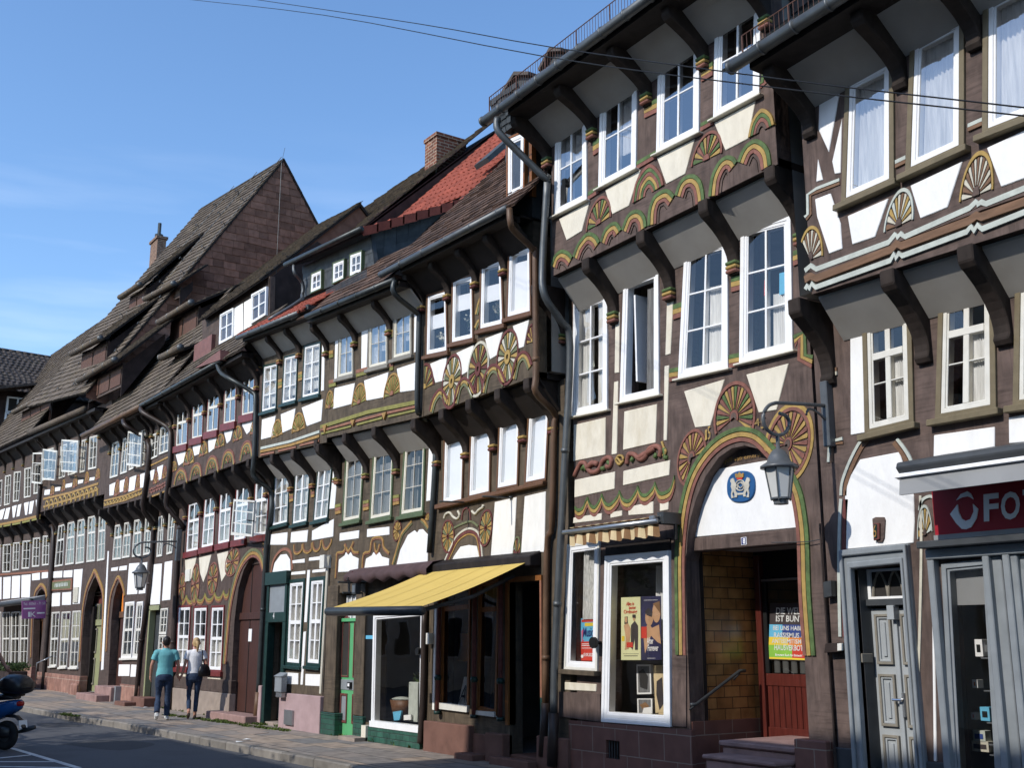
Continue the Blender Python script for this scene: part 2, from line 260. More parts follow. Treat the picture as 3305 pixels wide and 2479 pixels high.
# ------------------------------------------------------------------ mesh builder
class MB:
    def __init__(s): s.v = []; s.f = []; s.m = []
    def add(s, vs, fs, m):
        o = len(s.v); s.v += [Vector(v) for v in vs]
        for f in fs: s.f.append([i + o for i in f]); s.m.append(m)
        return s
    def prism(s, poly, d0, d1, m):
        """extrude a polygon of the facade plane between outward offsets d0 and d1"""
        n = len(poly); vs = [(x, -d1, z) for x, z in poly] + [(x, -d0, z) for x, z in poly]
        fs = [list(range(n)), list(range(2 * n - 1, n - 1, -1))] + [[i, (i + 1) % n, n + (i + 1) % n, n + i] for i in range(n)]
        return s.add(vs, fs, m)
    def prismX(s, poly, x0, x1, m):
        """extrude a polygon of (y,z) along x"""
        n = len(poly); vs = [(x0, y, z) for y, z in poly] + [(x1, y, z) for y, z in poly]
        fs = [list(range(n)), list(range(2 * n - 1, n - 1, -1))] + [[i, (i + 1) % n, n + (i + 1) % n, n + i] for i in range(n)]
        return s.add(vs, fs, m)
    def prismZ(s, poly, z0, z1, m):
        n = len(poly); vs = [(x, y, z0) for x, y in poly] + [(x, y, z1) for x, y in poly]
        fs = [list(range(n)), list(range(2 * n - 1, n - 1, -1))] + [[i, (i + 1) % n, n + (i + 1) % n, n + i] for i in range(n)]
        return s.add(vs, fs, m)
    def box(s, x0, x1, y0, y1, z0, z1, m):
        return s.prismZ([(x0, y0), (x1, y0), (x1, y1), (x0, y1)], z0, z1, m)
    def hexa(s, q0, q1, m):
        """box between two 3D quads"""
        return s.add(list(q0) + list(q1), [[0, 1, 2, 3], [7, 6, 5, 4], [0, 4, 5, 1], [1, 5, 6, 2], [2, 6, 7, 3], [3, 7, 4, 0]], m)
    def ring(s, qo, qi, d0, d1, m):
        n = len(qo)
        vs = [(x, -d1, z) for x, z in qo] + [(x, -d1, z) for x, z in qi] + [(x, -d0, z) for x, z in qo] + [(x, -d0, z) for x, z in qi]
        fs = []
        for i in range(n):
            j = (i + 1) % n
            fs += [[i, j, n + j, n + i], [2 * n + i, 2 * n + j, j, i], [n + i, n + j, 3 * n + j, 3 * n + i], [3 * n + i, 3 * n + j, 2 * n + j, 2 * n + i]]
        return s.add(vs, fs, m)
    def tube(s, P, r, m, n=8, cap=True):
        P = [Vector(p) for p in P]; rr = r if isinstance(r, (list, tuple)) else [r] * len(P); vs = []; fs = []
        for i, p in enumerate(P):
            t = ((P[min(i + 1, len(P) - 1)] - p).normalized() + (p - P[max(i - 1, 0)]).normalized())
            t = t.normalized() if t.length > 1e-6 else Vector((0, 0, 1))
            a = t.cross(Vector((0.123, .456, .88)) if abs(t.z) > .9 else Vector((0, 0, 1))).normalized(); b = t.cross(a)
            k = 1.0
            for j in range(n):
                c = 2 * math.pi * j / n; vs.append(p + (a * math.cos(c) + b * math.sin(c)) * rr[i] * k)
        for i in range(len(P) - 1):
            for j in range(n): fs.append([i * n + j, i * n + (j + 1) % n, (i + 1) * n + (j + 1) % n, (i + 1) * n + j])
        if cap: fs += [list(range(n - 1, -1, -1)), [(len(P) - 1) * n + j for j in range(n)]]
        return s.add(vs, fs, m)
    def lathe(s, prof, c, m, n=20, sx=1, sy=1):
        vs = []; fs = []
        for r, z in prof:
            for j in range(n): a = 2 * math.pi * j / n; vs.append((c[0] + r * math.cos(a) * sx, c[1] + r * math.sin(a) * sy, c[2] + z))
        for i in range(len(prof) - 1):
            for j in range(n): fs.append([i * n + j, i * n + (j + 1) % n, (i + 1) * n + (j + 1) % n, (i + 1) * n + j])
        fs += [list(range(n - 1, -1, -1)), [(len(prof) - 1) * n + j for j in range(n)]]
        return s.add(vs, fs, m)
    def build(s, name, parent=None, smooth=False, loc=None, bevel=0):
        o0 = Vector(loc) if loc is not None else (wloc(parent) if parent else Vector((0, 0, 0)))
        me = bpy.data.meshes.new(name); me.from_pydata([v - o0 for v in s.v], [], s.f)
        keys = list(dict.fromkeys(s.m))
        for k in keys: me.materials.append(MATS[k])
        for p, k in zip(me.polygons, s.m): p.material_index = keys.index(k)
        bm = bmesh.new(); bm.from_mesh(me); bmesh.ops.recalc_face_normals(bm, faces=bm.faces)
        if len(bm.faces) == 1:
            f = list(bm.faces)[0]; f.normal_update()
            if f.normal.dot(CAM - o0 - f.calc_center_median()) < 0: f.normal_flip()
        bm.to_mesh(me); bm.free()
        if smooth: me.polygons.foreach_set('use_smooth', [True] * len(me.polygons))
        o = bpy.data.objects.new(name, me); COL.objects.link(o)
        if parent: o.parent = parent
        else: o.location = o0
        if bevel:
            b = o.modifiers.new('bevel', 'BEVEL'); b.width = bevel; b.segments = 1; b.limit_method = 'ANGLE'
        return o
def wloc(o):
    p = Vector((0, 0, 0))
    while o: p += o.location; o = o.parent
    return p
def tag(o, label, cat, group=None):
    o['label'] = label; o['category'] = cat
    if group: o['group'] = group
    return o
def thing(name, label, cat, loc, group=None):
    o = bpy.data.objects.new(name, None); COL.objects.link(o); o.location = loc; o.empty_display_size = .2
    return tag(o, label, cat, group)
def copy_tree(o, parent=None):
    c = o.copy(); COL.objects.link(c); c.parent = parent
    for ch in list(o.children): copy_tree(ch, c)
    return c
def smooth_path(P, k=5):
    r = []; n = len(P)
    for i in range(n - 1):
        p0, p1, p2, p3 = P[max(i - 1, 0)], P[i], P[i + 1], P[min(i + 2, n - 1)]
        for j in range(k):
            t = j / k
            r.append(tuple(.5 * (2 * p1[c] + (p2[c] - p0[c]) * t + (2 * p0[c] - 5 * p1[c] + 4 * p2[c] - p3[c]) * t * t + (3 * p1[c] - p0[c] - 3 * p2[c] + p3[c]) * t ** 3) for c in range(len(p1))))
    r.append(tuple(P[-1])); return r
def offset_path(P, o):
    r = []
    for i in range(len(P)):
        a = P[max(i - 1, 0)]; b = P[min(i + 1, len(P) - 1)]
        dx, dz = b[0] - a[0], b[1] - a[1]; l = math.hypot(dx, dz) or 1
        r.append((P[i][0] - dz / l * o, P[i][1] + dx / l * o))
    return r
def band(mb, P, o0, o1, d0, d1, m, vert=False):
    a, b = ([(x, z + o) for x, z in P] if vert else offset_path(P, o) for o in (o0, o1)); n = len(P)
    vs = [(x, -d1, z) for x, z in a] + [(x, -d1, z) for x, z in b] + [(x, -d0, z) for x, z in a] + [(x, -d0, z) for x, z in b]
    fs = []
    for i in range(n - 1):
        fs += [[i, i + 1, n + i + 1, n + i], [2 * n + i, 2 * n + i + 1, i + 1, i], [n + i, n + i + 1, 3 * n + i + 1, 3 * n + i], [3 * n + i, 3 * n + i + 1, 2 * n + i + 1, 2 * n + i]]
    fs += [[0, n, 3 * n, 2 * n], [n - 1, 2 * n - 1, 4 * n - 1, 3 * n - 1]]
    mb.add(vs, fs, m)
def text_faces(s, bold=0):
    cu = bpy.data.curves.new('t', 'FONT'); cu.body = s; cu.size = 1; cu.align_x = 'LEFT'; cu.resolution_u = 3; cu.offset = bold
    o = bpy.data.objects.new('t', cu); COL.objects.link(o)
    dg = bpy.context.evaluated_depsgraph_get(); me = bpy.data.meshes.new_from_object(o.evaluated_get(dg))
    vs = [v.co.copy() for v in me.vertices]; fs = [list(p.vertices) for p in me.polygons]
    bpy.data.objects.remove(o); bpy.data.curves.remove(cu); bpy.data.meshes.remove(me)
    return vs, fs
def text_on(mb, s, q, m, lift=.004, bold=0):
    """letters spread over the 3D quad q = TL, TR, BR, BL"""
    vs, fs = text_faces(s, bold)
    x0 = min(v.x for v in vs); x1 = max(v.x for v in vs); y0 = min(v.y for v in vs); y1 = max(v.y for v in vs)
    q = [Vector(p) for p in q]; n = (q[1] - q[0]).cross(q[3] - q[0]).normalized()
    if n.dot(CAM - q[0]) < 0: n = -n
    P = []
    for v in vs:
        a = (v.x - x0) / (x1 - x0); b = (v.y - y0) / (y1 - y0)
        P.append((q[3] * (1 - a) + q[2] * a) * (1 - b) + (q[0] * (1 - a) + q[1] * a) * b + n * lift)
    mb.add(P, fs, m)
def subq(q, u0, v0, u1, v1):
    """sub-quad of 3D quad TL,TR,BR,BL; u right, v down, 0..1"""
    q = [Vector(p) for p in q]
    f = lambda u, v: (q[0] * (1 - u) + q[1] * u) * (1 - v) + (q[3] * (1 - u) + q[2] * u) * v
    return [f(u0, v0), f(u1, v0), f(u1, v1), f(u0, v1)]
def q3(P2, d): return [Vector((x, -d, z)) for x, z in P2]
def flat(mb, q, m, lift=.003):
    q = [Vector(p) for p in q]; n = (q[1] - q[0]).cross(q[-1] - q[0]).normalized()
    if n.dot(CAM - q[0]) < 0: n = -n
    mb.add([p + n * lift for p in q], [list(range(len(q)))], m)
def islands(mb):
    par = list(range(len(mb.v)))
    def find(i):
        while par[i] != i: par[i] = par[par[i]]; i = par[i]
        return i
    for f in mb.f:
        for i in f[1:]: par[find(i)] = find(f[0])
    out = {}
    for f, m in zip(mb.f, mb.m): out.setdefault(find(f[0]), []).append((f, m))
    r = []
    for fs in out.values():
        n = MB(); ix = {}
        for f, m in fs:
            for i in f:
                if i not in ix: ix[i] = len(n.v); n.v.append(mb.v[i])
            n.f.append([ix[i] for i in f]); n.m.append(m)
        r.append(n)
    return r
# ------------------------------------------------------------------ house kit
def pip(p, poly):
    x, y = p; c = False; j = len(poly) - 1
    for i in range(len(poly)):
        if (poly[i][1] > y) != (poly[j][1] > y) and x < (poly[j][0] - poly[i][0]) * (y - poly[i][1]) / (poly[j][1] - poly[i][1]) + poly[i][0]: c = not c
        j = i
    return c
def wall_mesh(mb, outline, holes, d, t, m, mj=None):
    vs = []; es = []
    for poly in [outline] + holes:
        o = len(vs); n = len(poly); vs += [Vector(p) for p in poly]; es += [(o + i, o + (i + 1) % n) for i in range(n)]
    rv, re, rf, *_ = delaunay_2d_cdt(vs, es, [], 0, 1e-5)
    fs = []
    for f in rf:
        c = (sum(rv[i].x for i in f) / len(f), sum(rv[i].y for i in f) / len(f))
        if pip(c, outline) and not any(pip(c, h) for h in holes): fs.append(list(f))
    mb.add([(v.x, -d, v.y) for v in rv], fs, m)
    for k, poly in enumerate([outline] + holes):
        n = len(poly)
        mb.add([(x, -d, z) for x, z in poly] + [(x, -d + t, z) for x, z in poly], [[i, (i + 1) % n, n + (i + 1) % n, n + i] for i in range(n)], m if k == 0 else (mj or m))
class House:
    def __init__(s, name, label, x0, x1, d1=.45, timber='timber_a', u0=None, u1=None, soffit='soffit_white', stripes=None, brk_mat=None, zfloor=3.1):
        s.e = thing(name, label, 'house', ((x0 + x1) / 2, 0, 0)); s.x0, s.x1, s.d1 = x0, x1, d1
        s.u0 = x0 if u0 is None else u0; s.u1 = x1 if u1 is None else u1
        s.t = timber; s.sof = soffit; s.low = []; s.upp = []; s.r1 = []; s.r2 = []; s.stripes = stripes or []; s.bm = brk_mat or timber; s.zf = zfloor
    def jetty(s, a, b):
        s.ja, s.jb = a, b; return s
    def zt(s, x):
        (xa, za), (xb, zb) = s.ja, s.jb; return za + (zb - za) * (x - xa) / (xb - xa)
    def eave(s, a, b, de):
        s.ea, s.eb, s.de = a, b, de; return s
    def ze(s, x):
        (xa, za), (xb, zb) = s.ea, s.eb; return za + (zb - za) * (x - xa) / (xb - xa)
    def part(s, mb, name, **k):
        if name in ('plinth', 'door_step', 'door_steps', 'carved_scroll'):
            for m_ in islands(mb): r = m_.build(name, s.e, **k)
            return r
        return mb.build(name, s.e, **k) if mb.f else None
    def nest(s, fr, path, d, mats, name='carved_moulding', th=.026):
        """bands nested inside one another, shrinking towards the middle of the base"""
        P = smooth_path(pts(fr, path, d), 6); c = ((P[0][0] + P[-1][0]) / 2, (P[0][1] + P[-1][1]) / 2); n = len(mats); mb = MB()
        S = lambda k: [(c[0] + (x - c[0]) * k, c[1] + (z - c[1]) * k) for x, z in P]
        for i, m in enumerate(mats):
            a, b = S(1 - i * .8 / n), S(1 - (i + .88) * .8 / n)
            for j in range(len(P) - 1): mb.prism([a[j], a[j + 1], b[j + 1], b[j]], d - .012, d + th - .003 * i, m)
        s.part(mb, name)
    def panels(s, fr, lst, d=0, m='plaster_white', th=.012, name='plaster_panel'):
        for t in lst.split('|'):
            P = pts(fr, t.strip(), d); mb = MB()
            mb.prism(P, d - .02, d + th, m); s.part(mb, name, bevel=.006)
    def win(s, fr, q, d=0, row=0, casing=None, frame=(.05, 'white_paint'), cols=2, rows=(1,), mull=.03, munt=.022, mm=None, sill=None, cur=None, gl='glass', hole=True, name='window', proud=.018, transom=None, sash=True, curmat='curtain', curd=.06, sillh=.05, silld=.07):
        Q = pts(fr, q, d) if isinstance(q, str) else q
        tl, tr, br, bl = [Vector(p) for p in Q]
        W = ((tr - tl).length + (br - bl).length) / 2; H = ((tl - bl).length + (tr - br).length) / 2
        def B(u, v):
            p = (tl * (1 - u) + tr * u) * (1 - v) + (bl * (1 - u) + br * u) * v; return (p.x, p.y)
        def inset(m_): a, b = m_ / W, m_ / H; return [B(a, b), B(1 - a, b), B(1 - a, 1 - b), B(a, 1 - b)]
        mb = MB(); off = 0
        if casing:
            mb.ring(inset(0), inset(casing[0]), d - .05, d + proud, casing[1]); off = casing[0]
        mm = mm or frame[1]
        mb.ring(inset(off), inset(off + frame[0]), d - .09, d + proud - .008 if casing else d + proud, frame[1])
        i0 = off + frame[0]
        a, b = i0 / W, i0 / H
        if sash:
            sw = frame[0] * .5; mb.ring(inset(i0), inset(i0 + sw), d - .08, d + proud - .016, frame[1]); a, b = (i0 + sw) / W, (i0 + sw) / H
        def bar(u0, v0, u1, v1, dd0, dd1, m_): mb.prism([B(u0, v0), B(u1, v0), B(u1, v1), B(u0, v1)], dd0, dd1, m_)
        for c in range(1, cols):
            u = a + (1 - 2 * a) * c / cols; ww = (mull if c * 2 == cols else munt) / W / 2
            bar(u - ww, b, u + ww, 1 - b, d - .05, d + proud - .014, mm)
        for r_ in rows[:-1] if len(rows) > 1 else []:
            v = b + (1 - 2 * b) * r_; hh = munt / H / 2
            bar(a, v - hh, 1 - a, v + hh, d - .045, d + proud - .019, mm)
        if transom is not None:
            v = b + (1 - 2 * b) * transom; hh = .035 / H; bar(a, v - hh, 1 - a, v + hh, d - .07, d + proud - .010, frame[1])
        o = s.part(mb, name, bevel=.004)
        if gl: g = MB(); g.add([(x, -(d + proud - .026), z) for x, z in inset(i0)], [[0, 1, 2, 3]], gl); g.build('pane', o)
        if sill:
            sm = MB(); e = .05 / W; h = sillh / H
            sm.prism([B(-e, 1 - h * .2), B(1 + e, 1 - h * .2), B(1 + e, 1 + h), B(-e, 1 + h)], d - .02, d + silld, sill); sm.build('sill', o, bevel=.006)
        if cur:
            cm = MB(); n = 24
            for (u0, v0, u1, v1) in cur:
                top = []; bot = []
                for i in range(n + 1):
                    u = a + (1 - 2 * a) * (u0 + (u1 - u0) * i / n); yy = -(d - curd) + .014 * math.sin(i * 2.1 + u * 5) + .006 * math.sin(i * 4.7)
                    if curmat == 'blind': yy = -(d - .045)
                    p = B(u, b + (1 - 2 * b) * v0); q_ = B(u, b + (1 - 2 * b) * v1); top.append((p[0], yy, p[1])); bot.append((q_[0], yy, q_[1]))
                cm.add(top + bot, [[i, i + 1, n + 2 + i, n + 1 + i] for i in range(n)], curmat)
            cm.build('curtain' if curmat != 'blind' else 'blind', o, smooth=True)
        if hole: (s.low if abs(d) < .2 else s.upp).append(inset(off + frame[0] * .5))
        xs = [p[0] for p in Q]
        if row == 1: s.r1.append((min(xs), max(xs)))
        if row == 2: s.r2.append((min(xs), max(xs)))
        return o
    def fan(s, fr, lst, d, pal, n=9, a0=0, a1=180, rim='red_ochre', hub='red_ochre', inner=.24, name='carved_rosette', outer=.84, rim2=None, hub2=None, plate=None):
        for t in lst.split('|'):
            h, tp, rt = [Vector(p) for p in pts(fr, t.strip(), d)]
            U = tp - h; R = rt - h; mb = MB()
            def P(a, r): p = h + R * (r * math.cos(a)) + U * (r * math.sin(a)); return (p.x, p.y)
            A0, A1 = math.radians(a0), math.radians(a1); da = (A1 - A0) / n
            for i in range(n):
                x, y = A0 + i * da, A0 + (i + 1) * da; g = .15 * da
                mb.prism([P(x + 2.2 * g, inner), P(y - 2.2 * g, inner), P(y - g, outer), P((x + y) / 2, outer + .03), P(x + g, outer)], d - .01, d + .013, pal[i % len(pal)])
            def arc(r0, r1, m, th, k=28):
                o = [P(A0 + (A1 - A0) * i / k, r1) for i in range(k + 1)]; q = [P(A0 + (A1 - A0) * i / k, r0) for i in range(k, -1, -1)]
                for i in range(k): mb.prism([o[i], o[i + 1], q[k - i - 1], q[k - i]], d - .01, d + th, m)
            arc(.90, 1.0, rim, .017)
            if rim2: arc(1.0, 1.12, rim2, .012)
            arc(.0 if a1 - a0 < 300 else .1, inner * .85, hub, .02)
            if hub2: arc(0, inner * .55, hub2, .024)
            s.part(mb, name)
    def arcs(s, fr, lst, d, bands_, k=6, name='carved_moulding', th=.015, vert=False):
        for t in lst.split('|'):
            P = smooth_path(pts(fr, t.strip(), d), k) if k > 1 else pts(fr, t.strip(), d); mb = MB()
            for i, (o0, o1, m) in enumerate(bands_): band(mb, P, o0 + .004, o1 - .004, d - .012, d + th - .003 * i, m, vert)
            s.part(mb, name)
    def bracket(s, x, d0, d1, z, h=.95, w=.2, m=None, stripes=True, name='bracket'):
        m = m or 'bracket'; D = d1 - d0; p = [(0, 0), (D + .05, 0), (D + .05, -.15), (D + .01, -.2), (D - .03, -.22)]
        for i in range(1, 8):
            t = i / 8; p.append(((D - .06) * (1 - t) ** 2.3 + .065 * t, -.23 - (h - .28) * t ** .9))
        p += [(.085, -h + .06), (.05, -h), (0, -h)]
        mb = MB(); mb.prismX([(-(d0 + a), z + b) for a, b in p], x - w / 2, x + w / 2, m)
        if stripes:
            for i, c in enumerate(s.stripes):
                zz = z - h + .02 + .05 * i
                mb.box(x - w / 2 - .008, x + w / 2 + .008, -(d0 + .10), -d0, zz, zz + .042, c)
        s.part(mb, name, bevel=.012)
    def posts(s, rows, x0, x1, ends=True):
        r = sorted(rows); X = []
        if ends and r: X.append(max(x0 + .12, r[0][0] - .14))
        for a, b in zip(r, r[1:]): X.append((a[1] + b[0]) / 2)
        if ends and r: X.append(min(x1 - .12, r[-1][1] + .14))
        return X
    def pipe(s, P, r=.05, m='zinc_dark', name='downpipe', collars=True):
        Q = [on3(*p) for p in P]; S = smooth_path([tuple(q) for q in Q], 4) if len(Q) > 2 else Q
        mb = MB(); mb.tube(S, r, m, 10)
        for a, b in zip(Q, Q[1:]):
            l = (b - a).length
            for i in range(1, int(l / 1.4) + 1):
                p = a + (b - a) * (i * 1.4 / l) if l > 0 else a; t = (b - a).normalized() * .03; mb.tube([p - t, p + t], r * 1.18, m, 10)
        s.part(mb, name, smooth=True)
    def finish(s, brk1=True, brk2=True, h1=.9, h2=.75, bw=.15, gut='zinc_dark', jx=None, ex=None, interior='interior', ztop=.3, gr=.055, sof1=None, low_top=None, noeave=False, eave_soffit=None):
        x0, x1, u0, u1, d1 = s.x0, s.x1, s.u0, s.u1, s.d1
        mb = MB(); wall_mesh(mb, [(x0, -.3), (x1, -.3), (x1, s.zt(x1) + .01), (x0, s.zt(x0) + .01)], s.low, 0, .22, s.t); s.part(mb, 'ground_wall')
        mb = MB(); wall_mesh(mb, [(u0, s.zt(u0)), (u1, s.zt(u1)), (u1, s.ze(u1) + ztop), (u0, s.ze(u0) + ztop)], s.upp, d1, .22, s.t); s.part(mb, 'jettied_wall')
        # floor boards under the jetty and slanted boards
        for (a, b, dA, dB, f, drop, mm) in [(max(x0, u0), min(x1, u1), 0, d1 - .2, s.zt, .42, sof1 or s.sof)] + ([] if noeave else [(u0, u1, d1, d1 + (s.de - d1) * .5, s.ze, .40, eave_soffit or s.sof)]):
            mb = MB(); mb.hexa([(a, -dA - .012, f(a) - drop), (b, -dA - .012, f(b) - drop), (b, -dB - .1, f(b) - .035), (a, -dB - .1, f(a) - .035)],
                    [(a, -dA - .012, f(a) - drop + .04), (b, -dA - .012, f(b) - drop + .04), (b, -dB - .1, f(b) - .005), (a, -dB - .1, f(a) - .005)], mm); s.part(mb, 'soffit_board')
        mb = MB()
        mb.hexa([(u0, -d1 + .02, s.zt(u0)), (u1, -d1 + .02, s.zt(u1)), (u1, .1, s.zt(u1)), (u0, .1, s.zt(u0))], [(u0, -d1 + .02, s.zt(u0) + .08), (u1, -d1 + .02, s.zt(u1) + .08), (u1, .1, s.zt(u1) + .08), (u0, .1, s.zt(u0) + .08)], 'soffit_dark'); s.part(mb, 'floor_board')
        if not noeave:
            mb = MB(); mb.hexa([(u0, -s.de + .02, s.ze(u0) - .09), (u1, -s.de + .02, s.ze(u1) - .09), (u1, -s.de + (s.de - d1) * .55, s.ze(u1) - .09), (u0, -s.de + (s.de - d1) * .55, s.ze(u0) - .09)],
                    [(u0, -s.de + .02, s.ze(u0) + .03), (u1, -s.de + .02, s.ze(u1) + .03), (u1, -s.de + (s.de - d1) * .55, s.ze(u1) + .03), (u0, -s.de + (s.de - d1) * .55, s.ze(u0) + .03)], 'timber_dark'); s.part(mb, 'eave_beam'); mb = MB()
            mb.hexa([(u0, -s.de + .02, s.ze(u0) + .0), (u1, -s.de + .02, s.ze(u1)), (u1, .1, s.ze(u1) + .0), (u0, .1, s.ze(u0))], [(u0, -s.de + .02, s.ze(u0) + .03), (u1, -s.de + .02, s.ze(u1) + .03), (u1, .1, s.ze(u1) + .04), (u0, .1, s.ze(u0) + .04)], 'soffit_dark'); s.part(mb, 'eave_board')
        if brk1:
            for x in (jx if jx is not None else s.posts(s.r1, x0, x1)): s.bracket(x, 0, d1, s.zt(x) + .0, h1, bw)
        if brk2 and not noeave:
            for x in (ex if ex is not None else s.posts(s.r2, u0, u1)): s.bracket(x, d1, s.de - .18, s.ze(x) - .02, h2, bw * .9)
        # rooms
        mb = MB(); a, b, Y = x0 + .05, x1 - .05, 2.6
        zt, ze = (s.zt(a) + s.zt(b)) / 2, (s.ze(a) + s.ze(b)) / 2
        for (yf, z0, z1) in ((.23, .1, s.zf), (.23, s.zf + .1, zt), (-d1 + .23, zt + .12, ze + .2)):
            mb.add([(a, yf, z0), (b, yf, z0), (b, Y, z0), (a, Y, z0), (a, yf, z1), (b, yf, z1), (b, Y, z1), (a, Y, z1)], [[0, 1, 2, 3], [4, 5, 6, 7], [2, 3, 7, 6], [0, 3, 7, 4], [1, 2, 6, 5]], interior)
        s.part(mb, 'room')
        mb = MB()
        for xx in (x0 + .002, x1 - .002): mb.add([(xx, .05, -.1), (xx, 6, -.1), (xx, 6, ze + .6), (xx, .05, ze + .6)], [[0, 1, 2, 3]], s.t)
        s.part(mb, 'side_wall')
        if gut and not noeave:
            mb = MB(); A = Vector((s.ea[0], -s.de - .06, s.ea[1])); Bv = Vector((s.eb[0], -s.de - .06, s.eb[1]))
            mb.tube([A, Bv], gr, gut, 12); l = (Bv - A).length
            for i in range(1, int(l / .7) + 1):
                p = A + (Bv - A) * (i * .7 / l); t = (Bv - A).normalized() * .012; mb.tube([p - t, p + t], gr * 1.15, gut, 12)
            s.part(mb, 'gutter', smooth=True)
# roof slopes made of single slates or tiles
def slates(mb, O, U, V, poly, cw, tw, m, th=.022, jit=.5, kind='slate', base=True):
    """poly in (u,v) metres on the plane O+uU+vV; convex"""
    N = U.cross(V).normalized()
    vmin = min(p[1] for p in poly); vmax = max(p[1] for p in poly)
    def span(v):
        xs = []
        for i in range(len(poly)):
            a, b = poly[i], poly[(i + 1) % len(poly)]
            if (a[1] - v) * (b[1] - v) <= 0 and abs(a[1] - b[1]) > 1e-9: xs.append(a[0] + (b[0] - a[0]) * (v - a[1]) / (b[1] - a[1]))
        return (min(xs), max(xs)) if len(xs) >= 2 else None
    if base: mb.add([O + U * a + V * b - N * .015 for a, b in poly], [list(range(len(poly)))], m)
    v = vmin; r = 0
    while v < vmax - .02:
        sp = span(min(v + cw * .5, vmax - .01))
        if sp:
            u = sp[0] - (tw * .5 if r % 2 and kind == 'slate' else 0)
            while u < sp[1] - .02:
                w_ = tw * (1 + random.uniform(-jit, jit) * .5); a = max(u, sp[0]) + .004; b = min(u + w_, sp[1]) - .004
                if b - a > .03:
                    j = random.uniform(-.012, .012) * jit * 2; l = th * (1 + random.uniform(-.4, .6) * jit); ve = min(v + cw * 1.12, vmax + .02)
                    if kind == 'slate':
                        k = random.uniform(-.008, .008) * jit * 2
                        vs = [O + U * a + V * (v + j) + N * l, O + U * b + V * (v + j + k) + N * l, O + U * b + V * ve + N * .002, O + U * a + V * ve + N * .002,
                              O + U * a + V * (v + j) - N * .01, O + U * b + V * (v + j + k) - N * .01]
                        mb.add(vs, [[0, 1, 2, 3], [4, 5, 1, 0], [4, 0, 3], [5, 2, 1]], m)
                    else:
                        K = 6; vs = []
                        for dv, lift in ((v + j * .3, th), (ve, .004)):
                            for i in range(K + 1):
                                t = i / K; hh = .028 * math.sin(math.pi * (t / .6)) if t < .6 else -.012 * math.sin(math.pi * (t - .6) / .4)
                                vs.append(O + U * (a + (b - a) * t) + V * dv + N * (lift + hh + .01))
                        for i in range(K + 1): vs.append(vs[i] - N * .03)
                        mb.add(vs, [[i, i + 1, K + 2 + i, K + 1 + i] for i in range(K)] + [[2 * K + 2 + i, 2 * K + 3 + i, i + 1, i] for i in range(K)], m)
                u += w_
        v += cw; r += 1
def roof_plane(h, pitch, de=None):
    x0, x1 = h.u0, h.u1; p = math.radians(pitch)
    z = (h.ze(x0) + h.ze(x1)) / 2; O = Vector((0, -(h.de + .02), z + .05))
    U = Vector((1, 0, (h.ze(x1) - h.ze(x0)) / (x1 - x0))); O.z = h.ze(0) + .05
    return O, U, Vector((0, math.cos(p), math.sin(p)))
W = 'white_paint'
# ================================================================== house no. 8 (bakers' guild house with the round arch)
XA = on('S', 2652, 1640)[0]              # party line between no. 6 and no. 8
XB = on('K', 246, 720)[0]
u0, u1 = on('J', 150, 1270, .45)[0], on('J', 1482, 800, .45)[0]
h = H2 = House('timbered_house', 'tall brown timbered house number 8 with round arched doorway and green yellow red arch carvings', XB, XA - .02, u0=u0, u1=u1, stripes=['red_ochre', 'yellow', 'green_leaf'], zfloor=3.3)
h.jetty(on('J', 150, 1645, .45), on('J', 1440, 1002, .45)).eave(on('J', 0, 552, 1.2), on('J', 735, 5, 1.2), 1.2)
(xa, za), (xb, zb) = h.ea, h.eb; XG0 = on('I', 1238, 178, 1.2)[0]
BR = ['yellow', 'red_ochre', 'green_leaf', 'yellow', 'red_ochre']
cc = dict(casing=(.06, W), frame=(.036, W), sill='cream_paint', sillh=.02, silld=.075, proud=.028)
for q, cu in (('178,760 362,650 365,1195 170,1292', [(.05, 0, .45, .5), (.55, 0, .95, .55)]), ('445,570 665,440 657,1010 434,1128', [(.55, .0, 1, .8)]), ('790,330 1035,188 1032,795 778,922', None), ('1128,80 1400,-70 1392,570 1118,715', None)):
    h.win('J', q, .45, 2, rows=(.5, 1), cur=cu, gl='glass_sky', **cc)
for q, cu in (('258,468 438,400 438,1035 248,1075', [(.0, 0, .38, 1), (.7, 0, 1, 1)]), ('852,180 1082,118 1085,815 817,872', [(.55, .3, 1, 1)]), ('1153,55 1420,-12 1432,720 1145,790', [(.6, .55, 1, 1)])):
    h.win('K', q, 0, 1, rows=(.333, .667, 1), cur=cu, **cc)
h.win('K', '525,350 712,282 715,955 505,1000', 0, 1, cols=1, sash=False, cur=[(.62, .06, 1, 1)], gl=None, curmat='curtain_dark', **cc)
mb = MB(); q = pts('K', '535,385 640,350 640,900 535,930', 0); mb.box(q[0][0] + .08, q[0][0] + .11, .05, .5, q[3][1] + .1, q[0][1] - .1, W); h.part(mb, 'open_casement')
